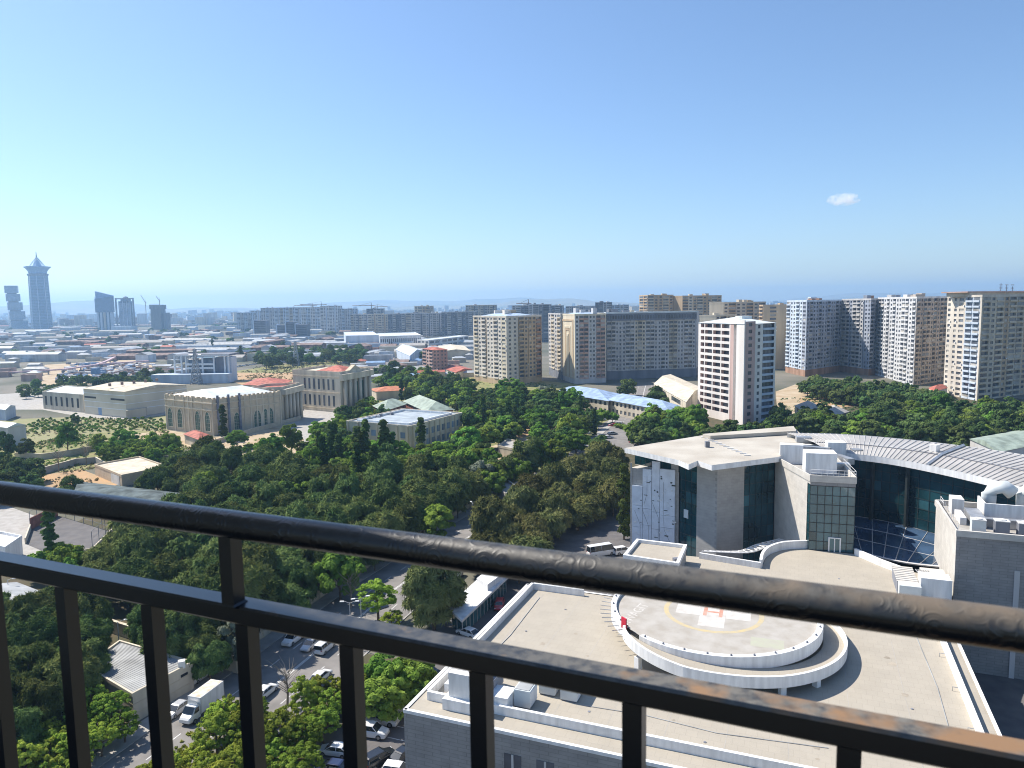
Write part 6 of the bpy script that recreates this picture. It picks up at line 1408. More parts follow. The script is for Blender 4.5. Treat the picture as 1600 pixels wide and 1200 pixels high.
proto('acacia', 'dome', 'acacia', 3.2, 4.8, 2.0, 105, 60, .5, .24, 1.5, 5)
proto('near_pine', 'dome', 'pine', 4.4, 8.4, 2.2, 80, 360, .9, .28, 1.9, 3, True, tr=.3, limbs=9)
proto('island_pine', 'dome', 'olive_pine', 4.3, 8.6, .9, 110, 300, .85, .26, 2.0, 1, True, tr=.3, limbs=9)
proto('poplar', 'column', 'poplar', 1.7, 14.0, .8, 80, 110, .85, .45, 1.3, 3, limbs=3)
proto('bush', 'dome', 'broad', 1.6, 1.9, .1, 22, 70, .6, .32, 1.2, 3, tr=.08, limbs=3)
proto('far_dark', 'dome', 'dark', 4.4, 7.8, .8, 24, 40, 1.6, 1.0, 1.2, 3, limbs=0)
proto('far_green', 'dome', 'broad', 4.2, 7.4, .8, 24, 40, 1.6, 1.0, 1.2, 3, limbs=0)
CAT = {'pine': 'pine_tree', 'olive_pine': 'pine_tree', 'near_pine': 'pine_tree', 'island_pine': 'pine_tree', 'broad': 'leafy_tree', 'dark': 'evergreen_tree', 'silver': 'silver_tree', 'acacia': 'acacia_tree', 'poplar': 'poplar_tree', 'bush': 'bush', 'far_dark': 'far_tree', 'far_green': 'far_tree'}  # 'dark' trees are leafy trees with darker leaves
trng = random.Random(99); TREES = []
def topx(x, y, z):
    v = Vector((x, y, z - H)); k = v.dot(_f); return (800 + FPX * v.dot(_r) / k, 600 - FPX * v.dot(_u) / k)
PLACES = {'pines of the wood beyond the handrail': [(250, 'near the depot roof'), (360, 'below the kiosk'), (450, 'below the big terrace tree'), (560, 'left of the poplar row'), (650, 'below the poplar row'), (900, 'near the silvery willow')],
          'pines of the grove by the hospital': [(790, 'at its roadside end'), (860, 'left of its middle'), (920, 'right of its middle'), (1100, 'next to the white panel')],
          'acacias by the car park': [(340, 'near the truck'), (420, 'right of the truck'), (480, 'in its middle'), (540, 'by the white saloon'), (800, 'by the white off-roaders')],
          'dark trees beyond the curved roof': [(1300, 'near the sandy houses'), (1400, 'below the inner wing'), (1480, 'below the sunlit wing'), (1900, 'below the edge tower')],
          'bright trees beyond the curved roof': [(1350, 'near the sandy houses'), (1480, 'below the sunlit wing'), (1900, 'below the edge tower')],
          'dark trees of the park below the cream tower': [(790, 'at its foot'), (860, 'left of the school'), (920, 'before the school'), (1900, 'by the far car park')],
          'bright trees of the park below the cream tower': [(790, 'at its foot'), (860, 'left of the school'), (920, 'before the school'), (1900, 'by the far car park')],
          'dark trees of the belt': [(440, 'at its left end'), (500, 'by the pylon'), (700, 'at its right end')], 'garden shrubs at the lower left': [(60, 'near the frame edge'), (110, 'left of the second post'), (160, 'right of the second post'), (900, 'against the garage')], 'pines at the lower left': [(40, 'at the frame edge'), (110, 'between the first posts'), (400, 'next to the garage')],
          'dark trees at the foot of the complex': [(1320, 'by the western wing'), (1400, 'by the inner wing'), (1900, 'by the sunlit wing')],
          'orchard trees': [(70, 'by the white shed'), (130, 'in the middle'), (180, 'before the hall corner'), (400, 'by the sandstone hall')],
          'trees among the flatland sheds': [(80, 'under the crowned skyscraper'), (170, 'left of the slanted skyscraper'), (260, 'under the unfinished tower'), (360, 'behind the white framed building'), (460, 'under the office cubes'), (560, 'below the far cranes'), (900, 'before the long hangars')]}
ROWS = {'pines at the lower left': [(975, ', far row'), (1030, ', middle row'), (3000, ', near row')], 'garden shrubs at the lower left': [(1130, ', far side'), (3000, ', near side')], 'pines of the wood beyond the handrail': [(770, ', back row'), (815, ', second row'), (865, ', third row'), (2000, ', front row')], 'pines of the grove by the hospital': [(760, ', far row'), (810, ', middle row'), (2000, ', near row')],
        'dark trees beyond the curved roof': [(650, ', far row'), (668, ', middle row'), (2000, ', near row')], 'trees among the flatland sheds': [(516, ', far row'), (535, ', middle row'), (2000, ', near row')], 'orchard trees': [(658, ', far rows'), (666, ', middle rows'), (2000, ', near rows')],
        'acacias by the car park': [(1110, ', far side'), (2000, ', near side')], 'dark trees of the park below the cream tower': [(640, ', far row'), (665, ', middle row'), (2000, ', near row')]}
def tree(key, x, y, sc, label, group=None, zs=1.0, parts=True, name=None):
    if group in PLACES:
        px, py = topx(x, y, 5); label += ', ' + next(t for lim, t in PLACES[group] if px < lim or t == PLACES[group][-1][1])
        if group in ROWS: label += next(t for lim, t in ROWS[group] if py < lim)
    cr, tk = PROTO[key][trng.randrange(len(PROTO[key]))]; nm = name or CAT[key]; rz = trng.uniform(0, 6.28); s = (sc * trng.uniform(.82, 1.18), sc * trng.uniform(.82, 1.18), sc * zs * trng.uniform(.88, 1.18))
    T = thing(nm, label, nm.split('_')[-1] if nm == 'bush' else 'tree', (x, y, 0), group)
    c = inst('crown', cr, T, (0, 0, 0), rz, s)
    if parts: inst('trunk', tk, T, (0, 0, 0), rz, s)
    TREES.append((x, y)); return T
def scatter(pxpoly, zc, key, n, mind, smin, smax, label, group, seed=0, mix=None, parts=True, keep=True, maxtry=4000, zs=(.9, 1.15)):
    """pxpoly outlines the crowns as seen; each tree stands on the ground below"""
    poly = [G(*p, zc) for p in pxpoly]; rs_ = random.Random(seed); x0, x1 = min(p[0] for p in poly), max(p[0] for p in poly); y0, y1 = min(p[1] for p in poly), max(p[1] for p in poly)
    done = 0
    for _ in range(maxtry):
        if done >= n: break
        p = (rs_.uniform(x0, x1), rs_.uniform(y0, y1))
        if not inside(p, poly): continue
        if keep and any(inside(p, k) for k in KEEP_OUT): continue
        if any((p[0] - a) ** 2 + (p[1] - b) ** 2 < mind * mind for a, b in TREES): continue
        k = key; lab = label; grp = group
        if mix and rs_.random() < mix[1]: k, lab, grp = mix[0], mix[2], mix[3]
        tree(k, *p, rs_.uniform(smin, smax), lab, grp, rs_.uniform(*zs), parts); done += 1
def one(key, px, py, zc, sc, label, zs=1.0): x, y = G(px, py, zc); return tree(key, x, y, sc, label, None, zs)

# trees one can point at
one('poplar', 348, 660, 8, 1.15, 'dark columnar tree against the corner of the sandstone hall')
one('poplar', 540, 612, 9, 1.3, 'broad dark columnar tree before the columned front of the stone building', 1.0)
one('poplar', 658, 690, 7, 1.15, 'tall dark cypress against the right face of the flat-roofed building')
one('poplar', 572, 705, 7, 1.2, 'leftmost poplar of the row before the flat-roofed building')
one('poplar', 601, 706, 7, 1.2, 'second poplar of the row before the flat-roofed building'); one('poplar', 613, 704, 7, 1.05, 'poplar pressed against the second one of the row')
one('poplar', 517, 702, 7, 1.1, 'dark poplar beside the bright broad tree on the terrace')
one('poplar', 376, 552, 8, 1.2, 'pair-like tall poplar far off beside the white framed building'); one('poplar', 332, 540, 7, 1.0, 'lone tall far poplar behind the white framed building')
one('poplar', 975, 800, 7, 1.25, 'tall thin cypress close to the hospital white panel'); one('poplar', 80, 850, 6, 1.0, 'dark cypress rising beside the fenced court')
one('dark', 9, 702, 5, 1.0, 'dark conical tree at the left edge below the white shed', 1.35)
one('broad', 424, 700, 6, 1.35, 'big bright green tree on the terrace below the sandstone hall')
one('broad', 500, 690, 6, 1.3, 'tall bright tree left of the poplars by the flat-roofed building'); one('broad', 545, 715, 5, 1.0, 'light green tree in front of the flat building left corner')
one('broad', 625, 712, 5, 1.2, 'round green tree below the flat building corner'); one('broad', 690, 700, 5, 1.1, 'light green tree at the right end of the flat building')
one('broad', 318, 757, 6, 1.2, 'bright green tree beyond the grey depot roof'); one('broad', 530, 893, 6, 1.25, 'bright round tree by the road just under the handrail')
one('silver', 752, 748, 6, 1.35, 'large silvery willow above the guard hut'); one('silver', 425, 930, 4, .8, 'silver-green tree peeking over the second bar'); one('silver', 370, 1000, 5, .9, 'silvery cypress-like tree beside the compound wall', 1.3)
one('silver', 850, 607, 8, 1.3, 'grey-green feathery tree left of the blue school roof'); one('silver', 598, 580, 7, 1.2, 'grey-green willow beside the far avenue')
one('broad', 680, 810, 6, 1.25, 'broad light green tree just above the handrail near the road')
one('island_pine', 677, 942, 5, 1.12, 'solitary dense olive-brown pine on the road island by the pavilion', 1.15)
one('acacia', 590, 938, 4, 1.15, 'young acacia leaning over the road edge above the second bar'); one('acacia', 612, 965, 2.5, .6, 'small yellow-green shrub tree beside the road kerb')
one('broad', 265, 697, 4, 1.1, 'round dark green tree beside the small kiosk'); one('broad', 195, 690, 4, 1.25, 'leafy tree in the scrub below the orchard'); one('broad', 105, 690, 5, 1.1, 'upright green tree in the middle of the scrub', 1.3); one('dark', 40, 700, 4, 1.05, 'dark bushy tree beside the conical one')
one('broad', 370, 690, 3, 1.0, 'low green tree before the sandstone hall corner'); one('broad', 455, 690, 5, 1.15, 'slender pale tree right of the big terrace tree', 1.3)
one('dark', 118, 655, 3, .8, 'small dark tree by the slit-windowed building')
one('dark', 935, 700, 5, 1.2, 'dark pine beside the stone gate block'); one('broad', 900, 690, 6, 1.35, 'bright plane tree by the bend of the road'); one('broad', 862, 712, 6, 1.3, 'bright tree left of the plane tree at the bend')

PW, PWG = 'dark pine in the wood beyond the handrail', 'pines of the wood beyond the handrail'
LW, LWG = 'lighter leafy tree standing in among the dense pine wood', 'leafy trees in the pine wood'
scatter([(130, 862), (290, 800), (200, 752), (320, 708), (420, 722), (470, 738), (560, 745), (650, 728), (720, 735), (770, 755), (760, 790), (700, 860), (640, 872), (600, 895), (570, 920), (430, 975), (380, 980), (300, 950), (230, 915), (140, 900)], 7, 'pine', 190, 4.9, .75, 1.35, PW, PWG, 1, ('dark', .10, LW, LWG))
scatter([(730, 850), (790, 785), (870, 740), (960, 712), (982, 735), (980, 830), (960, 856), (900, 868), (800, 862)], 7, 'olive_pine', 80, 4.2, .75, 1.15, 'olive-brown pine in the grove left of the hospital', 'pines of the grove by the hospital', 2)
scatter([(-30, 930), (60, 935), (175, 930), (195, 985), (150, 1010), (110, 1060), (60, 1120), (-30, 1150)], 8, 'near_pine', 20, 4.8, .8, 1.1, 'large dark pine behind the railing at the lower left', 'pines at the lower left', 3)
scatter([(225, 960), (300, 955), (390, 985), (395, 1040), (320, 1020), (250, 1000)], 7, 'near_pine', 10, 4.2, .7, .95, 'pine overhanging the beige compound wall', 'pines over the compound wall', 4)
scatter([(400, 955), (560, 925), (600, 900), (610, 915), (470, 1000), (400, 1000)], 6, 'near_pine', 11, 4.5, .65, .9, 'shady pine along the pavement beneath the handrail', 'pines along the pavement', 14)
scatter([(20, 1200), (60, 1150), (120, 1120), (200, 1080), (205, 1120), (120, 1180), (80, 1230)], 3, 'acacia', 14, 2.6, .6, .85, 'yellow-green garden shrub behind the low stone fence', 'garden shrubs at the lower left', 5)
scatter([(215, 1200), (240, 1175), (300, 1165), (345, 1120), (330, 1095), (360, 1080), (410, 1095), (425, 1120), (470, 1085), (500, 1060), (550, 1045), (590, 1036), (570, 1062), (535, 1092), (508, 1120), (480, 1150), (470, 1230), (215, 1230)], 4.2, 'acacia', 34, 2.5, .55, .85, 'yellow-green acacia on the roadside strip', 'acacias by the car park', 6, keep=False)
scatter([(575, 1050), (650, 1010), (660, 1040), (610, 1090), (580, 1090)], 5, 'broad', 7, 3.2, .7, .95, 'darker leafy tree at the shaded end of the car park', 'leafy trees at the car park end', 7, keep=False)
scatter([(440, 770), (520, 745), (600, 735), (690, 715), (740, 705), (770, 740), (700, 740), (640, 740), (560, 755), (480, 775)], 6, 'broad', 44, 3.8, .8, 1.25, 'green leafy tree along the upper edge of the pine wood', 'leafy trees above the pine wood', 8)
scatter([(455, 745), (500, 705), (545, 690), (600, 705), (640, 712), (680, 705), (725, 690), (765, 705), (740, 735), (600, 745)], 5, 'broad', 46, 3.4, .9, 1.35, 'green tree crowding the foot of the flat-roofed building', 'green trees before the flat-roofed building', 33, ('dark', .35, 'dark tree crowding the foot of the flat-roofed building', 'dark trees before the flat-roofed building'))
scatter([(725, 610), (800, 600), (860, 612), (950, 640), (1000, 655), (960, 668), (930, 690), (880, 700), (800, 690), (760, 690), (730, 660)], 6, 'dark', 120, 4.2, .85, 1.4, 'dark park tree below the cream tower', 'dark trees of the park below the cream tower', 9, ('broad', .35, 'bright park tree below the cream tower', 'bright trees of the park below the cream tower'))
scatter([(790, 735), (850, 700), (905, 690), (900, 715), (850, 745), (800, 770), (730, 735), (760, 715)], 6, 'broad', 46, 3.8, .85, 1.3, 'bright roadside tree behind the roadside wall', 'bright trees behind the roadside wall', 10, ('dark', .3, 'dark roadside tree behind the roadside wall', 'dark trees behind the roadside wall'))
scatter([(580, 580), (620, 565), (660, 575), (700, 590), (735, 600), (735, 640), (700, 625), (640, 618), (600, 605)], 6, 'far_dark', 90, 4.5, .7, 1.2, 'dark tree around the houses left of the cream tower', 'dark trees left of the cream tower', 11, ('far_green', .4, 'green tree around the houses left of the cream tower', 'green trees left of the cream tower'))
scatter([(470, 690), (540, 640), (580, 620), (600, 650), (545, 655), (535, 700), (500, 715)], 6, 'dark', 40, 4, .7, 1.2, 'dark tree between terrace and flat-roofed building', 'dark trees by the terrace', 12, ('broad', .5, 'bright tree between terrace and flat-roofed building', 'bright trees by the terrace'))
scatter([(1096, 660), (1150, 672), (1212, 662), (1225, 655), (1225, 678), (1150, 684), (1100, 684)], 5, 'dark', 22, 3.8, .8, 1.2, 'dark tree at the foot of the pale tower', 'dark trees at the foot of the pale tower', 45, ('broad', .3, 'green tree at the foot of the pale tower', 'green trees at the foot of the pale tower'))
scatter([(955, 645), (1000, 640), (1060, 645), (1062, 655), (1000, 655)], 5, 'broad', 16, 4.0, .8, 1.15, 'green tree along the front of the blue-roofed school', 'green trees before the school', 44, ('dark', .3, 'dark tree along the front of the blue-roofed school', 'dark trees before the school'))
scatter([(985, 655), (1095, 650), (1100, 675), (1000, 685)], 6, 'broad', 40, 4.2, .9, 1.4, 'green tree behind the left wing roof', 'green trees behind the left wing', 13, ('dark', .45, 'dark tree behind the left wing roof', 'dark trees behind the left wing'))
scatter([(970, 602), (1030, 605), (1060, 625), (1000, 620)], 6, 'far_dark', 14, 6, .8, 1.2, 'dark tree behind the blue school roof', 'dark trees behind the blue school', 15)
scatter([(1212, 645), (1340, 650), (1400, 625), (1480, 630), (1620, 640), (1620, 700), (1500, 690), (1380, 680), (1260, 668), (1212, 670)], 6, 'dark', 135, 4.6, .85, 1.4, 'dark tree beyond the curved roof', 'dark trees beyond the curved roof', 16, ('broad', .22, 'bright tree of the park beyond the curved roof', 'bright trees beyond the curved roof'))
scatter([(1250, 598), (1330, 600), (1440, 612), (1480, 618), (1450, 635), (1400, 628), (1350, 622), (1260, 606)], 6, 'far_dark', 75, 4.8, .8, 1.25, 'dark tree at the foot of the blue-white complex', 'dark trees at the foot of the complex', 17)
scatter([(400, 556), (470, 548), (560, 545), (580, 556), (560, 566), (500, 562), (410, 570)], 5, 'far_dark', 85, 6.5, .9, 1.5, 'dark tree of the belt beyond the dry field', 'dark trees of the belt', 18)
scatter([(30, 606), (120, 596), (250, 582), (330, 585), (250, 598), (120, 610), (40, 618)], 4, 'far_dark', 34, 8, .8, 1.2, 'dark tree of the row before the scrapyard', 'dark trees before the scrapyard', 19)
scatter([(-20, 720), (60, 730), (70, 748), (20, 762), (-20, 770)], 5, 'dark', 22, 4, .8, 1.1, 'dark leafy tree by the left wall', 'dark leafy trees by the left wall', 20)
scatter([(90, 762), (150, 755), (200, 760), (180, 775), (100, 772)], 5, 'pine', 7, 5, .7, .95, 'small dark pine on the edge of the dirt lot', 'small pines by the dirt lot', 21)
scatter([(60, 880), (110, 862), (130, 870), (100, 890)], 4, 'broad', 6, 3, .6, .9, 'light bush-like tree beside the fenced court', 'light trees beside the court', 22)
scatter([(150, 690), (250, 690), (280, 705), (230, 716), (160, 712)], 4, 'broad', 22, 3.6, .6, 1.0, 'low leafy tree in the walled scrub', 'low trees in the walled scrub', 23)
# pointed trees rising out of the broad ones, and the rows that overhang the road
scatter([(470, 735), (500, 690), (545, 700), (640, 722), (700, 712), (735, 720), (700, 745), (560, 752)], 7, 'poplar', 13, 3.0, .75, 1.1, 'slim dark poplar rising from the trees above the pine wood', 'slim poplars above the pine wood', 61)
scatter([(740, 640), (800, 615), (880, 630), (940, 655), (900, 680), (780, 690)], 7, 'poplar', 9, 4.0, .7, 1.0, 'slim dark poplar among the park trees below the cream tower', 'slim poplars in the park', 62)
scatter([(590, 600), (640, 580), (730, 600), (720, 630), (640, 615)], 7, 'poplar', 7, 4.0, .7, 1.0, 'slim dark poplar among the houses left of the cream tower', 'slim poplars among the houses', 63)
for side, key, lab, grp, d0 in ((-1, 'pine', 'pine leaning over the balustrade wall along the road', 'pines over the balustrade wall', 12.6), (1, 'olive_pine', 'olive pine on the roadside edge of the hospital grove', 'pines on the roadside edge of the grove', 10.4)):
    pp = offs(ROAD[4:8], side * d0)
    for k in range(3):
        n_ = int(dist(pp[k], pp[k + 1]) / 5)
        for j in range(n_):
            q = lerp(pp[k], pp[k + 1], (j + .3) / n_)
            if side == 1 and q[1] < 168: continue
            tree(key, q[0] + trng.uniform(-.6, .6), q[1] + trng.uniform(-.8, .8), trng.uniform(.95, 1.3), lab, grp, trng.uniform(.9, 1.15))
# far trees over the flats
rs = random.Random(31); cnt = 0
for _ in range(3000):
    if cnt >= 290: break
    px, py = rs.uniform(-20, 735), 506 + 60 * rs.random() ** 1.5; hor = 489 - px * .0155
    if py - hor < 15: continue
    x, y = G(px, py)
    if any(inside((x, y), k) for k in KEEP_OUT): continue
    for j in range(rs.choice([1, 2, 3])):
        tree('far_dark' if rs.random() < .75 else 'far_green', x + j * rs.uniform(4, 8), y + rs.uniform(-4, 4), rs.uniform(.7, 1.3), 'small tree among hazy sheds', 'trees among the flatland sheds', 1.0, False, 'flatland_tree'); cnt += 1
# orchard rows
for r_ in range(8):
    for c_ in range(21):
        if (r_ * 24 + c_) % 11 == 5: continue
        px = 18 + c_ * 12.5 + r_ * 7.0; py = 678 - r_ * 3.0 - c_ * .30
        if 126 < px < 262 and py < 655: continue
        if px > 258 or px < 0: continue
        x, y = G(px, py); tree('bush', x + rs.uniform(-.2, .2), y + rs.uniform(-.2, .2), rs.uniform(.55, .72), 'small round orchard tree', 'orchard trees', 1.2, False, 'orchard_tree')
# bare trees
def bare(px, py, h, label, seed):
    x, y = G(px, py); T = thing('bare_tree', label, 'tree', (x, y, 0)); rs_ = random.Random(seed); mb = MB()
    mb.tube([(x, y, 0), (x + .2, y, h * .4), (x, y, h * .8)], [.2, .14, .05], 6); mb.build('trunk', M_bare, T); mb = MB()
    for k in range(34):
        z = h * rs_.uniform(.3, .8); a = rs_.uniform(0, 6.28); L_ = h * rs_.uniform(.18, .42); mb.tube([(x, y, z), (x + math.cos(a) * L_ * .5, y + math.sin(a) * L_ * .5, z + L_ * .5), (x + math.cos(a + .3) * L_, y + math.sin(a + .3) * L_, z + L_ * 1.05)], [.05, .035, .012], 4)
    mb.build('crown', M_bare, T)
bare(135, 728, 9, 'leafless grey tree by the stone wall of the scrub, right one', 1); bare(92, 738, 9, 'leafless grey tree by the stone wall, left one', 2); bare(449, 1102, 6, 'leafless sapling at the road edge among the acacias', 3); bare(548, 950, 7, 'tangle of bare branches on the pavement under the bar', 4)
# hedges of low bushes
scatter([(370, 700), (420, 692), (430, 700), (380, 708)], .8, 'bush', 10, 1.5, .8, 1.2, 'low green bush on the terrace lawn', 'bushes on the terrace lawn', 24)
scatter([(962, 664), (1000, 672), (1012, 690), (1000, 684)], .8, 'bush', 12, 1.5, .9, 1.3, 'low bush along the green verge by the far car park', 'bushes by the far car park', 25, keep=False)

# low scrub and weeds: masses of leaf tufts no one could count
def tufts(name, pxpoly, n, size, m, seed, hgt=.5, keep=True):
    poly = [G(*p) for p in pxpoly]; rg = np.random.default_rng(seed); x0, x1 = min(p[0] for p in poly), max(p[0] for p in poly); y0, y1 = min(p[1] for p in poly), max(p[1] for p in poly)
    C = []
    for _ in range(n * 8):
        if len(C) >= n: break
        p = (rg.uniform(x0, x1), rg.uniform(y0, y1))
        if inside(p, poly) and not (keep and any(inside(p, k) for k in KEEP_OUT)) and math.sin(p[0] * .11) + math.sin(p[1] * .13 + p[0] * .05) + rg.normal() * .7 > -.2: C.append(p)
    P_, N_, T_ = [], [], []
    for c in C:
        k = int(rg.uniform(8, 22)); r = size * rg.uniform(.5, 1.4); d = rg.normal(size=(k, 3)); d /= np.linalg.norm(d, axis=1)[:, None]; d[:, 2] = np.abs(d[:, 2])
        P_.append(np.array([c[0], c[1], .05]) + d * np.array([r, r, r * hgt * 2]) * rg.uniform(.4, 1, (k, 1))); N_.append(d + rg.normal(size=(k, 3)) * .3); T_.append(np.clip(rg.uniform(0, 1) + rg.normal(size=k) * .15, 0, 1))
    N = np.concatenate(N_); N /= np.linalg.norm(N, axis=1)[:, None]
    o = bpy.data.objects.new(name, leaf_mesh(name, np.concatenate(P_), N, size * .55, 1.3, m, np.concatenate(T_), rg)); COL.objects.link(o); o['kind'] = 'stuff'; return o
DRY = leafmat('dry_scrub_leaves', (0.15, 0.16, 0.06), (0.30, 0.26, 0.13), .2)
for k, (nm, pg, n_, sz, m_, lab) in enumerate([
    ('scrub', [(20, 700), (110, 680), (262, 674), (300, 700), (240, 722), (150, 722), (30, 748)], 900, .8, LM['broad'], 'green scrub and weeds on the walled waste ground'),
    ('dry_scrub', [(20, 700), (110, 680), (262, 674), (300, 700), (240, 722), (60, 745), (200, 750), (60, 772)], 700, .7, DRY, 'dry yellow weeds on the walled waste ground'),
    ('orchard_weeds', [(0, 690), (30, 662), (128, 653), (258, 650), (262, 672), (120, 680)], 260, .5, DRY, 'dry grass between the orchard rows'),
    ('park_scrub', [(560, 640), (740, 590), (900, 605), (1000, 645), (880, 730), (700, 740), (480, 740)], 1300, .8, LM['dark'], 'undergrowth beneath the park trees'),
    ('east_scrub', [(1095, 650), (1230, 622), (1480, 608), (1650, 640), (1650, 700), (1330, 690)], 1400, .9, LM['dark'], 'undergrowth of the park beyond the curved roof'),
    ('terrace_scrub', [(300, 712), (345, 700), (470, 672), (475, 740), (400, 738)], 350, .6, LM['broad'], 'shrubs on the sandy terrace'),
    ('field_weeds', [(345, 592), (400, 574), (545, 558), (530, 580), (455, 602)], 700, 1.0, DRY, 'weeds on the dry field'),
    ('verge_weeds', [(215, 1215), (330, 1115), (430, 1120), (520, 1075), (600, 1040), (560, 1090), (470, 1160), (440, 1230)], 420, .45, LM['acacia'], 'weeds under the roadside acacias'),
    ('garden_weeds', [(0, 1230), (60, 1160), (200, 1090), (205, 1125), (90, 1200)], 300, .5, LM['acacia'], 'greenery of the small garden at the lower left')]):
    o = tufts(nm, pg, n_, sz, m_, 300 + k, keep=k < 7); o['label'] = lab; o['category'] = 'undergrowth'
# ------------------------------------------------------------------ vehicles
M_tyre = M_black; M_rim = mat('wheel_rim', (0.35, 0.35, 0.36), .4, metal=.7)
M_cglass = glassmat('car_glass', (0.015, 0.02, 0.025), .05, .9)
M_lamp = mat('headlamp', (0.7, 0.72, 0.75), .2, spec=.8); M_tail = mat('tail_lamp', (0.35, 0.01, 0.01), .3)
def carpaint(name, c): 
    m = mat('car_paint_' + name, c, .28, var=.03, spec=.6); b = m.node_tree.nodes['Principled BSDF']; b.inputs['Coat Weight'].default_value = .6; b.inputs['Coat Roughness'].default_value = .08; return m
CP = {k: carpaint(k, v) for k, v in dict(white=(.78, .78, .77), silver=(.45, .46, .48), black=(.015, .016, .02), grey=(.12, .125, .13), red=(.42, .02, .03), blue=(.03, .07, .22), navy=(.02, .03, .08)).items()}
def ring_loft(mb, st):
    """stations along x: (x, z_low, z_high, half width low, half width high)"""
    idx = []
    for x, zl, zh, wl_, wh_ in st:
        i = len(mb.v); idx.append(i); zm = zl + (zh - zl) * .55; c = min(.10, (zh - zl) * .3)
        mb.v += [(x, -wl_ * .92, zl), (x, -wl_, zl + c), (x, -(wl_ + (wh_ - wl_) * .5) * 1.015, zm), (x, -wh_, zh - c), (x, -wh_ + c, zh), (x, wh_ - c, zh), (x, wh_, zh - c), (x, (wl_ + (wh_ - wl_) * .5) * 1.015, zm), (x, wl_, zl + c), (x, wl_ * .92, zl)]
    for k in range(len(st) - 1):
        for j in range(10): j2 = (j + 1) % 10; mb.f.append((idx[k] + j, idx[k + 1] + j, idx[k + 1] + j2, idx[k] + j2)); mb.m.append(0)
    mb.f.append(tuple(idx[0] + j for j in range(10))); mb.m.append(0); mb.f.append(tuple(idx[-1] + j for j in reversed(range(10)))); mb.m.append(0)
CARS = {}
def make_car(key, L_, W_, hh, hood, bonnet, cabin, roof_, wheel_r, box=False):
    """mesh set for one car body style, nose towards +x"""
    w2 = W_ / 2; zl = .22; body = MB(); h0, belt = hood, bonnet
    x0, x1 = -L_ / 2, L_ / 2
    st = [(x0, zl + .15, belt * .80, w2 * .86, w2 * .80), (x0 + .12, zl, belt * .94, w2 * .96, w2 * .90), (x0 + .5, zl, belt, w2, w2 * .93), (cabin[0], zl, belt + .02, w2, w2 * .95), (cabin[3], zl, belt, w2, w2 * .94), (x1 - .7, zl, h0, w2, w2 * .90), (x1 - .18, zl, h0 - .10, w2 * .95, w2 * .84), (x1, zl + .12, h0 - .28, w2 * .82, w2 * .72)]
    ring_loft(body, st)
    g = MB(); b0 = belt - .02
    ring_loft(g, [(cabin[0], b0, b0 + .03, w2 * .92, w2 * .90), (cabin[1], b0, hh - .06, w2 * .92, w2 * .76), (cabin[2], b0, hh - .06, w2 * .92, w2 * .76), (cabin[3], b0, b0 + .03, w2 * .92, w2 * .88)])
    rf = MB(); ring_loft(rf, [(cabin[1] - .12, hh - .16, hh - .07, w2 * .74, w2 * .70), (cabin[1] + .1, hh - .09, hh, w2 * .78, w2 * .70), (cabin[2] - .15, hh - .09, hh, w2 * .78, w2 * .70), (cabin[2] + .1, hh - .16, hh - .08, w2 * .74, w2 * .68)])
    for t in (.0, .48, 1.0):        # pillars
        xa = cabin[0] + .1 + (cabin[3] - cabin[0] - .2) * t; xb = cabin[1] + (cabin[2] - cabin[1]) * t
        for s in (-1, 1): rf.tube([(xa, s * w2 * .925, belt - .02), (xb, s * w2 * .775, hh - .06)], .045, 4)
    wh = MB(); wh.tube([(0, -.11, 0), (0, .11, 0)], wheel_r, 14); rim = MB(); rim.tube([(0, -.125, 0), (0, .125, 0)], wheel_r * .62, 10)
    hl = MB(); hl.box(0, 0, 0, .10, w2 * .42, .15); tl = MB(); tl.box(0, 0, 0, .08, w2 * .32, .2)
    CARS[key] = dict(body=body.mesh('car_body', M_white), glass=g.mesh('car_glass', M_cglass), roof=rf.mesh('car_roof', M_white), wheel=wh.mesh('tyre', M_tyre), rim=rim.mesh('rim', M_rim), hl=hl.mesh('headlight', M_lamp), tl=tl.mesh('tail_light', M_tail), L=L_, W=W_, r=wheel_r, belt=belt, hood=h0)
make_car('sedan', 4.6, 1.78, 1.45, .80, .92, (-2.05, -1.15, .35, 1.25), 1.45, .32)
make_car('hatch', 4.1, 1.75, 1.50, .82, .95, (-2.0, -1.55, .35, 1.15), 1.5, .31)
make_car('suv', 4.75, 1.92, 1.80, 1.02, 1.12, (-2.32, -2.05, .45, 1.25), 1.8, .38)
make_car('van', 4.5, 1.85, 1.88, 1.0, 1.10, (-2.22, -2.10, .85, 1.6), 1.88, .33)
make_car('minibus', 7.0, 2.1, 2.7, 1.2, 1.35, (-3.45, -3.3, 2.3, 3.0), 2.7, .38)
def setmat(o, m):
    o.material_slots[0].link = 'OBJECT'; o.material_slots[0].material = m
def car(key, px, py, tox, toy, colour, label, z=.03, zg=.6, group=None, name=None, sc=1.0):
    """px,py: middle of the car as seen; tox,toy: a point its nose looks towards"""
    c = CARS[key]; x, y = G(px, py, zg); x2, y2 = G(tox, toy, zg); ang = math.atan2(y2 - y, x2 - x)
    return car_w(key, x, y, ang, colour, label, z, group, name, sc)
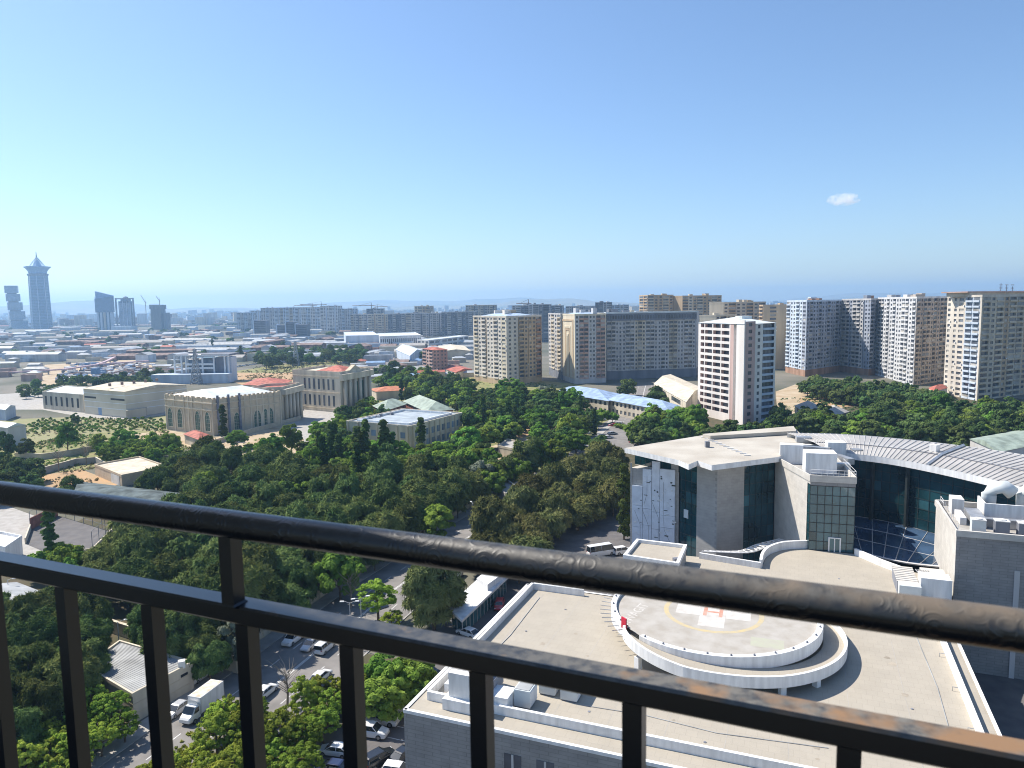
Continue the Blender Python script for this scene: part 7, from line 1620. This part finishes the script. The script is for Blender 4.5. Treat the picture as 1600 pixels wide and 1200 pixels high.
def car_w(key, x, y, ang, colour, label, z=.03, group=None, name=None, sc=1.0):
    c = CARS[key]; T = thing(name or {'suv': 'parked_suv', 'van': 'parked_van', 'minibus': 'minibus'}.get(key, 'parked_car'), label, {'van': 'van', 'minibus': 'minibus'}.get(key, 'car'), (x, y, z), group); T.rotation_euler = (0, 0, ang); T.scale = (sc,) * 3
    for nm, k in (('body', 'body'), ('roof', 'roof')): o = inst(nm, c[k], T, (0, 0, 0)); setmat(o, CP[colour])
    inst('window_glass', c['glass'], T, (0, 0, 0))
    wb = c['L'] * .30
    for sx in (-1, 1):
        for sy in (-1, 1):
            w_ = inst('wheel', c['wheel'], T, (sx * wb, sy * (c['W'] / 2 - .10), c['r'])); inst('rim', c['rim'], w_, (0, 0, 0))
    for sy in (-1, 1):
        inst('headlight', c['hl'], T, (c['L'] / 2 - .12, sy * c['W'] * .31, c['hood'] - .30)); inst('tail_light', c['tl'], T, (-c['L'] / 2 + .06, sy * c['W'] * .34, c['belt'] - .32))
    return T
RD = math.atan2(37, 12)      # heading along the road, away from the camera
def rcar(key, px, py, colour, label, away=True, da=0.0, z=.035, **k):
    x, y = G(px, py, .6); return car_w(key, x, y, RD + (0 if away else math.pi) + da, colour, label, z, **k)
rcar('sedan', 277, 1108, 'silver', 'silver saloon parked against the garage wall beside the white truck', False)
rcar('hatch', 311, 1056, 'white', 'white hatchback parked behind the garage in front of the box truck', True)
rcar('suv', 458, 998, 'white', 'white estate parked in the shade of the roadside pines', False); rcar('sedan', 486, 1006, 'silver', 'silver-blue saloon parked beside the white van in the pine shade', False)
rcar('van', 508, 1011, 'white', 'small white van driving along the road past the pine shade', True); rcar('sedan', 501, 1057, 'white', 'white saloon parked under acacias on the near side of the road', True); rcar('sedan', 415, 1080, 'white', 'white car half hidden by acacias at the kerb', True)
rcar('hatch', 388, 1122, 'white', 'white car under the acacias next to the box truck', True)
CPK = math.atan2(-UU.x, UU.y)
def lot(key, px, py, colour, label, ang): x, y = G(px, py, .6); return car_w(key, x, y, ang, colour, label, .045)
LA = PANG + R(8)
lot('suv', 611, 1110, 'white', 'white estate car nearest the podium wall, first of the white row', LA); lot('suv', 598, 1124, 'white', 'white off-roader with roof rails, second of the white row', LA); lot('suv', 580, 1143, 'white', 'white off-roader third in the row beside the black post', LA)
lot('sedan', 524, 1172, 'white', 'white saloon at the left end of the car park under acacias', LA + math.pi); lot('sedan', 520, 1199, 'navy', 'dark blue saloon cut by the bottom edge beside the white saloon', LA + math.pi)
lot('suv', 593, 1186, 'black', 'black off-roader in the car park lane', LA + R(60)); lot('sedan', 632, 1178, 'black', 'black car half hidden by the podium corner', LA + R(70)); lot('hatch', 622, 1204, 'white', 'white hatchback at the bottom edge by the podium wall', LA)
lot('sedan', 636, 1093, 'black', 'black saloon in the shade nearest the white estate', LA); lot('sedan', 645, 1079, 'black', 'second black saloon in the shade of the podium', LA); lot('suv', 655, 1066, 'grey', 'third dark car in the shaded row', LA); lot('sedan', 668, 1050, 'black', 'farthest dark car in the shaded row below the bar', LA)
rcar('hatch', 780, 945, 'red', 'dark red car driving between pavilion and podium', False, da=R(12), z=.045); rcar('sedan', 731, 988, 'white', 'white car just above the second bar beside the podium', True, da=R(70), z=.045); rcar('suv', 712, 899, 'white', 'white car on the road left of the pavilion', False)
x, y = G(940, 860, 1.2); car_w('minibus', x, y, R(22), 'white', 'white minibus beside the hospital grove', .045); x, y = G(973, 860, .8); car_w('suv', x, y, R(20), 'white', 'white car between minibus and hospital left wing', .045)
x, y = G(991, 690, .6); car_w('sedan', x, y, R(160), 'red', 'red car alone on the far car park', .05)
for k, (px, py, cl, lab, an) in enumerate([(957, 677, 'silver', 'silver car in the tree shade of the far car park', 20), (950, 683, 'white', 'white car second in the far tree-shaded row', 20), (945, 690, 'blue', 'blue car nearest in the far tree-shaded row', 20), (965, 663, 'white', 'white pickup at the top of the far car park', 160), (958, 664, 'red', 'dark red car beside the far pickup', 160), (935, 652, 'white', 'white car before the cream school steps', 10), (940, 655, 'white', 'second white car before the cream school steps', 10), (946, 653, 'silver', 'silver car before the cream school steps', 10)]):
    x, y = G(px, py, .6); car_w('suv' if k in (3,) else 'sedan', x, y, R(an), cl, lab, .05)
for k, (px, py, lab) in enumerate([(468, 640, 'dark car by the limestone portico'), (475, 637, 'second dark car by the limestone portico')]): x, y = G(px, py, .6); car_w('sedan', x, y, R(30), 'black', lab, .03)
rs = random.Random(77)
for k in range(46):
    px, py = rs.uniform(590, 690), 0; py = 566 - (px - 590) * .17 + rs.uniform(-6, 7); x, y = G(px, py)
    if any(inside((x, y), q) for q in KEEP_OUT): continue
    car_w('sedan', x, y, rs.uniform(0, 6), rs.choice(['white', 'white', 'silver', 'grey']), 'tiny parked car on the far avenue', .04, 'cars on the far avenue')
for k in range(26):
    px = 355 + k * 5.2; x, y = G(px, 576 - k * .75); car_w('hatch', x, y, R(15), rs.choice(['white', 'silver', 'grey', 'white']), 'tiny parked car beside the dry field fence', .04, 'cars by the dry field')
# box truck
a, b = Vector(G(287, 1128, .8)), Vector(G(343, 1085, .8)); tc = (a + b) / 2; ta = math.atan2((a - b).y, (a - b).x)
T = thing('box_truck', 'white box truck with a stained roof parked by the garage', 'truck', (tc.x, tc.y, .035)); T.rotation_euler = (0, 0, ta)
def tmesh(name, mb, m, parent=None):
    o = bpy.data.objects.new(name, mb.mesh(name, m)); COL.objects.link(o); o.parent = parent or T; return o
mb = MB(); mb.box(-1.0, 0, .85, 4.9, 2.15, 2.35); tmesh('cargo_box', mb, M_white)
mb = MB(); mb.box(-1.0, 0, 3.202, 4.7, 1.95, .02); tmesh('box_roof', mb, mat('stained_white', (.72, .68, .6), .7, scale=1.2, col2=(.5, .38, .26), detail=8))
for sx in (-3.45, 1.45):
    for sy in (-1.08, 1.08): mb = MB(); mb.box(sx, sy, .84, .08, .08, 2.38); tmesh('corner_post', mb, M_lgrey)
mb = MB(); ring_loft(mb, [(1.5, .4, 2.25, .98, .92), (2.3, .4, 2.25, .98, .86), (3.0, .4, 1.45, .98, .9), (3.5, .45, 1.2, .95, .85), (3.72, .5, .95, .88, .8)]); cab = tmesh('cab', mb, CP['white'])
mb = MB(); ring_loft(mb, [(1.45, 2.2, 2.4, .85, .8), (1.9, 2.2, 2.9, .85, .75), (1.5, 2.2, 3.1, .85, .75)][:2]); tmesh('wind_deflector', mb, CP['white'])
mb = MB(); mb.quad((2.36, -.82, 2.2), (2.36, .82, 2.2), (3.02, .88, 1.5), (3.02, -.88, 1.5)); mb.v = [(x + .05, y, z + .04) for x, y, z in mb.v]; tmesh('windscreen', mb, M_cglass)
for sy in (-1, 1): mb = MB(); mb.quad((1.75, sy * .985, 1.45), (2.75, sy * .985, 1.45), (2.35, sy * .935, 2.1), (1.75, sy * .945, 2.1)); tmesh('side_window', mb, M_cglass)
for sx in (-2.3, 2.75):
    for sy in (-.95, .95): w_ = inst('wheel', CARS['suv']['wheel'], T, (sx, sy, .38)); inst('rim', CARS['suv']['rim'], w_, (0, 0, 0))
for sy in (-.7, .7): inst('headlight', CARS['suv']['hl'], T, (3.6, sy, .8))
mb = MB(); mb.box(-.6, 0, .5, 5.2, 1.0, .35); tmesh('chassis', mb, M_dkg)

# ------------------------------------------------------------------ street lamps
def lamp(px, py, h, label, ang=0.0, double=False):
    x, y = G(px, py); T = thing('street_lamp', label, 'street lamp', (x, y, 0)); mb = MB(); mb.tube([(x, y, 0), (x, y, h)], [.11, .06], 7); mb.build('pole', M_lgrey, T)
    for s in ((1, -1) if double else (1,)):
        e = (x + math.cos(ang) * 1.3 * s, y + math.sin(ang) * 1.3 * s, h + .25); mb = MB(); mb.tube([(x, y, h - .1), (x + (e[0] - x) * .5, y + (e[1] - y) * .5, h + .2), e], .04, 5); mb.build('arm', M_lgrey, T); mb = MB(); mb.box(e[0], e[1], e[2] - .06, .7, .3, .14, ang); mb.build('lamp_head', M_whitew, T)
lamp(188, 1030, 6.5, 'white street lamp rising behind the ribbed garage roof', .3); lamp(590, 850, 8, 'pale street lamp in the pine wood above the handrail', 1); lamp(549, 1012, 8, 'street lamp poking out between pavement pines, left one', 0, True); lamp(566, 1005, 8, 'street lamp poking out between pavement pines, right one', .5, True)
lamp(740, 835, 8, 'street lamp at the edge of the grove over the road', 2); lamp(811, 762, 7, 'street lamp beside the guard hut', 1); lamp(919, 704, 7, 'pair of lamp posts by the stone gate block', 1, True); lamp(16, 952, 6, 'small lamp by the low grey-roofed house', 0)

# ------------------------------------------------------------------ small cloud
def cloudmat():
    m = bpy.data.materials.new('cloud_vapour'); m.use_nodes = True; n, l = m.node_tree.nodes, m.node_tree.links; n.remove(n['Principled BSDF'])
    v = n.new('ShaderNodeVolumePrincipled'); l.new(v.outputs[0], n['Material Output'].inputs['Volume']); v.inputs['Color'].default_value = (1, 1, 1, 1)
    g_ = n.new('ShaderNodeNewGeometry'); nz = n.new('ShaderNodeTexNoise'); nz.inputs['Scale'].default_value = .035; nz.inputs['Detail'].default_value = 5; l.new(g_.outputs['Position'], nz.inputs['Vector'])
    mr = n.new('ShaderNodeMapRange'); mr.inputs[1].default_value = .42; mr.inputs[2].default_value = .75; mr.inputs[3].default_value = 0; mr.inputs[4].default_value = .035; l.new(nz.outputs[0], mr.inputs[0]); l.new(mr.outputs[0], v.inputs['Density']); return m
def blob(mb, c, r, n=10, m_=7, seed=0):
    rs_ = random.Random(seed); i = len(mb.v)
    for j in range(m_ + 1):
        for k in range(n):
            t, p_ = math.pi * j / m_, 2 * math.pi * k / n; q = 1 + (rs_.uniform(-.18, .18) if 0 < j < m_ else 0); mb.v.append((c[0] + r[0] * q * math.sin(t) * math.cos(p_), c[1] + r[1] * q * math.sin(t) * math.sin(p_), c[2] + r[2] * q * math.cos(t)))
    for j in range(m_):
        for k in range(n): k2 = (k + 1) % n; mb.f.append((i + j * n + k, i + (j + 1) * n + k, i + (j + 1) * n + k2, i + j * n + k2)); mb.m.append(0)
d_ = 3600; x, y = PD(1312, d_); z_ = ZP(1312, 312, d_); mb = MB(); blob(mb, (x, y, z_), (74, 60, 30), 14, 9, 3); o = mb.build('cloud', cloudmat()); tag(o, 'small white wisp of cloud alone in the blue sky', 'cloud')

# ------------------------------------------------------------------ balcony railing in front of the camera
def railmat(name, worn, rusty, emboss):
    """black gloss paint, worn to grey and rusting, with left-end and underside shade painted in"""
    m = bpy.data.materials.new(name); m.use_nodes = True; n, l = m.node_tree.nodes, m.node_tree.links; b = n['Principled BSDF']
    def N(t, **k):
        q = n.new('ShaderNode' + t)
        for a_, v in k.items(): setattr(q, a_, v)
        return q
    def math_(op, x, y):
        q = N('Math', operation=op)
        for i, v in enumerate((x, y)):
            if isinstance(v, (int, float)): q.inputs[i].default_value = v
            else: l.new(v, q.inputs[i])
        return q.outputs[0]
    def mapr(x, a0, a1, b0, b1):
        q = N('MapRange'); l.new(x, q.inputs[0])
        for i, v in enumerate((a0, a1, b0, b1)): q.inputs[i + 1].default_value = v
        return q.outputs[0]
    geo = N('NewGeometry'); pos = geo.outputs['Position']
    def noise(sc, det=6):
        q = N('TexNoise'); q.inputs['Scale'].default_value = sc; q.inputs['Detail'].default_value = det; l.new(pos, q.inputs['Vector']); return q.outputs[0]
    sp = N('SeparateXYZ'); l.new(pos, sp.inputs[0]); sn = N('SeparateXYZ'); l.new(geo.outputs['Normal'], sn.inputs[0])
    along = mapr(sp.outputs[0], -.55, .45, 0, 1); up = mapr(sn.outputs[2], .0, .7, 0, 1)  # tone rises rightwards and upwards: shade at left and underneath put into the colour
    wear_shade = math_('MULTIPLY', math_('MULTIPLY', along, up), mapr(noise(55), .30, .62, .25, 1.0))
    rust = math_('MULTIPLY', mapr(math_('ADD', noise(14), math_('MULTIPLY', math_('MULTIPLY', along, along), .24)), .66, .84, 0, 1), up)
    m1 = N('MixRGB'); m1.inputs[1].default_value = (.006, .0065, .008, 1); m1.inputs[2].default_value = (*worn, 1); l.new(wear_shade, m1.inputs[0])
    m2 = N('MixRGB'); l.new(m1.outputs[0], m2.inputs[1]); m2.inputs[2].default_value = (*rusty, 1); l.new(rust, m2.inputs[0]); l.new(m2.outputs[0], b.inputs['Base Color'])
    l.new(mapr(math_('ADD', wear_shade, rust), 0, .8, .30, .72), b.inputs['Roughness']); b.inputs['Specular IOR Level'].default_value = .75
    h_ = math_('MULTIPLY', noise(220, 3), .35)
    if emboss:          # raised scrollwork rolled into the tube
        vo = N('TexVoronoi'); vo.inputs['Scale'].default_value = 30; l.new(pos, vo.inputs['Vector'])
        ring_ = math_('SINE', math_('MULTIPLY', vo.outputs['Distance'], 26.0), 0.0); ring_ = math_('MAXIMUM', ring_, 0.0)
        h_ = math_('ADD', h_, math_('MULTIPLY', ring_, mapr(noise(22, 2), .40, .55, 0, 1)))
    bp = N('Bump'); bp.inputs['Strength'].default_value = .45; bp.inputs['Distance'].default_value = .0009; l.new(h_, bp.inputs['Height']); l.new(bp.outputs[0], b.inputs['Normal'])
    return m
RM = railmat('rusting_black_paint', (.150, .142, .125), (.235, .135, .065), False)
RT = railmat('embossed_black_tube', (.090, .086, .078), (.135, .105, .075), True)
RL, RR = Vector((-1.168, 1.640)), Vector((0.6219, 0.8626)); ZR_ = 57.594
re_ = (RR - RL).normalized(); rnv = Vector((re_.y, -re_.x))        # rnv points towards the camera side
RA = math.atan2(re_.y, re_.x); RLEN = (RR - RL).length
def rp_(s, off=0.0): q = RL + re_ * s + rnv * off; return (q.x, q.y)
T = thing('balcony_railing', 'black painted iron balcony railing with round embossed handrail, rusting', 'railing', (*rp_(RLEN / 2), H - 1.55))
s0, s1 = -.9, RLEN + .7
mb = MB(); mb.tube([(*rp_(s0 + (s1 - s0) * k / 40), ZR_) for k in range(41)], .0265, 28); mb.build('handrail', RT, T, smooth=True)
BZ = H - .590; BH, BW = .037, .050
BOFF = -.028
def bevel_bar(mb, sa, sb, zc, wd, hh, c=.004):
    prof = [(-wd / 2, -hh / 2 + c), (-wd / 2 + c, -hh / 2), (wd / 2 - c, -hh / 2), (wd / 2, -hh / 2 + c), (wd / 2, hh / 2 - c), (wd / 2 - c, hh / 2), (-wd / 2 + c, hh / 2), (-wd / 2, hh / 2 - c)]
    i = len(mb.v)
    for s in (sa, sb): mb.v += [(*rp_(s, u + BOFF), zc + v) for u, v in prof]
    for k in range(8): k2 = (k + 1) % 8; mb.f.append((i + k, i + k2, i + 8 + k2, i + 8 + k)); mb.m.append(0)
    mb.f.append(tuple(i + k for k in reversed(range(8)))); mb.m.append(0); mb.f.append(tuple(i + 8 + k for k in range(8))); mb.m.append(0)
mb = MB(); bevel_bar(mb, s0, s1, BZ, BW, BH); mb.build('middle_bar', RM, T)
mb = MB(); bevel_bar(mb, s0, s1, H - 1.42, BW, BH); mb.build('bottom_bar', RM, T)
def s_at(px, py, off=BOFF):      # place along the rail seen at that pixel, in the vertical plane of the bar
    B_ = RL + rnv * off; d = ray(px, py); t = (B_.x * re_.y - B_.y * re_.x) / (d.x * re_.y - d.y * re_.x); return (Vector((d.x * t, d.y * t)) - RL).dot(re_)
ss = [s_at(*p) for p in ((106, 960), (239, 965), (386.5, 985), (549, 1020), (752, 1060), (991, 1110), (1326, 1180))]
gaps = [b - a for a, b in zip(ss, ss[1:])]; step = sum(gaps) / len(gaps); print('baluster gaps', [round(g_, 3) for g_ in gaps])
allS = [ss[0] - step * k for k in (3, 2, 1)] + ss + [ss[-1] + step * k for k in (1, 2, 3)]
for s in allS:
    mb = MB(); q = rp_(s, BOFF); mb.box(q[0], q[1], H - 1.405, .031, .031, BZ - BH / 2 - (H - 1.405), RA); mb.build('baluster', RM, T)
sp_ = s_at(362, 890, -.014)
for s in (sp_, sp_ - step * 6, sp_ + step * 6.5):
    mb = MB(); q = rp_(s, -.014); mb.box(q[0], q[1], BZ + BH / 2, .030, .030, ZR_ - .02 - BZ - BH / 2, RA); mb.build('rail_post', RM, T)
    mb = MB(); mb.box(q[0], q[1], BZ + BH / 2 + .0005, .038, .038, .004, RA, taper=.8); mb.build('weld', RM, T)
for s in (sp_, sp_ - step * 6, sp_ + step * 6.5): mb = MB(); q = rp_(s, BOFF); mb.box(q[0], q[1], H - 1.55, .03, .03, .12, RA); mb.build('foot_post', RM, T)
c4 = [rp_(s0 - .3, -.12), rp_(s1 + .3, -.12), rp_(s1 + .3, 1.6), rp_(s0 - .3, 1.6)]
mb = MB(); mb.prism(ccw(c4), H - 1.73, H - 1.55, bottom=True); o = mb.build('balcony_slab', mat('dark_balcony_tile', (0.07, 0.065, 0.06), .6)); tag(o, 'concrete balcony floor slab under the railing', 'balcony')

# unseen wall added left of the view, square to the sun, shading the rail
e0 = Vector(rp_(s_at(590, 800, 0.0))) + SUN_AZ_VEC * 2.3; wd_ = Vector((-SUN_AZ_VEC.y, SUN_AZ_VEC.x))
if wd_.y > 0: wd_ = -wd_
q0, q1 = e0, e0 + wd_ * 4.2; th_ = SUN_AZ_VEC * .35
mb = MB(); mb.prism(ccw([tuple(q0), tuple(q1), tuple(q1 + th_), tuple(q0 + th_)]), 0, H + 6, bottom=True); o = mb.build('added_shade_wall', M_beige); o['kind'] = 'structure'
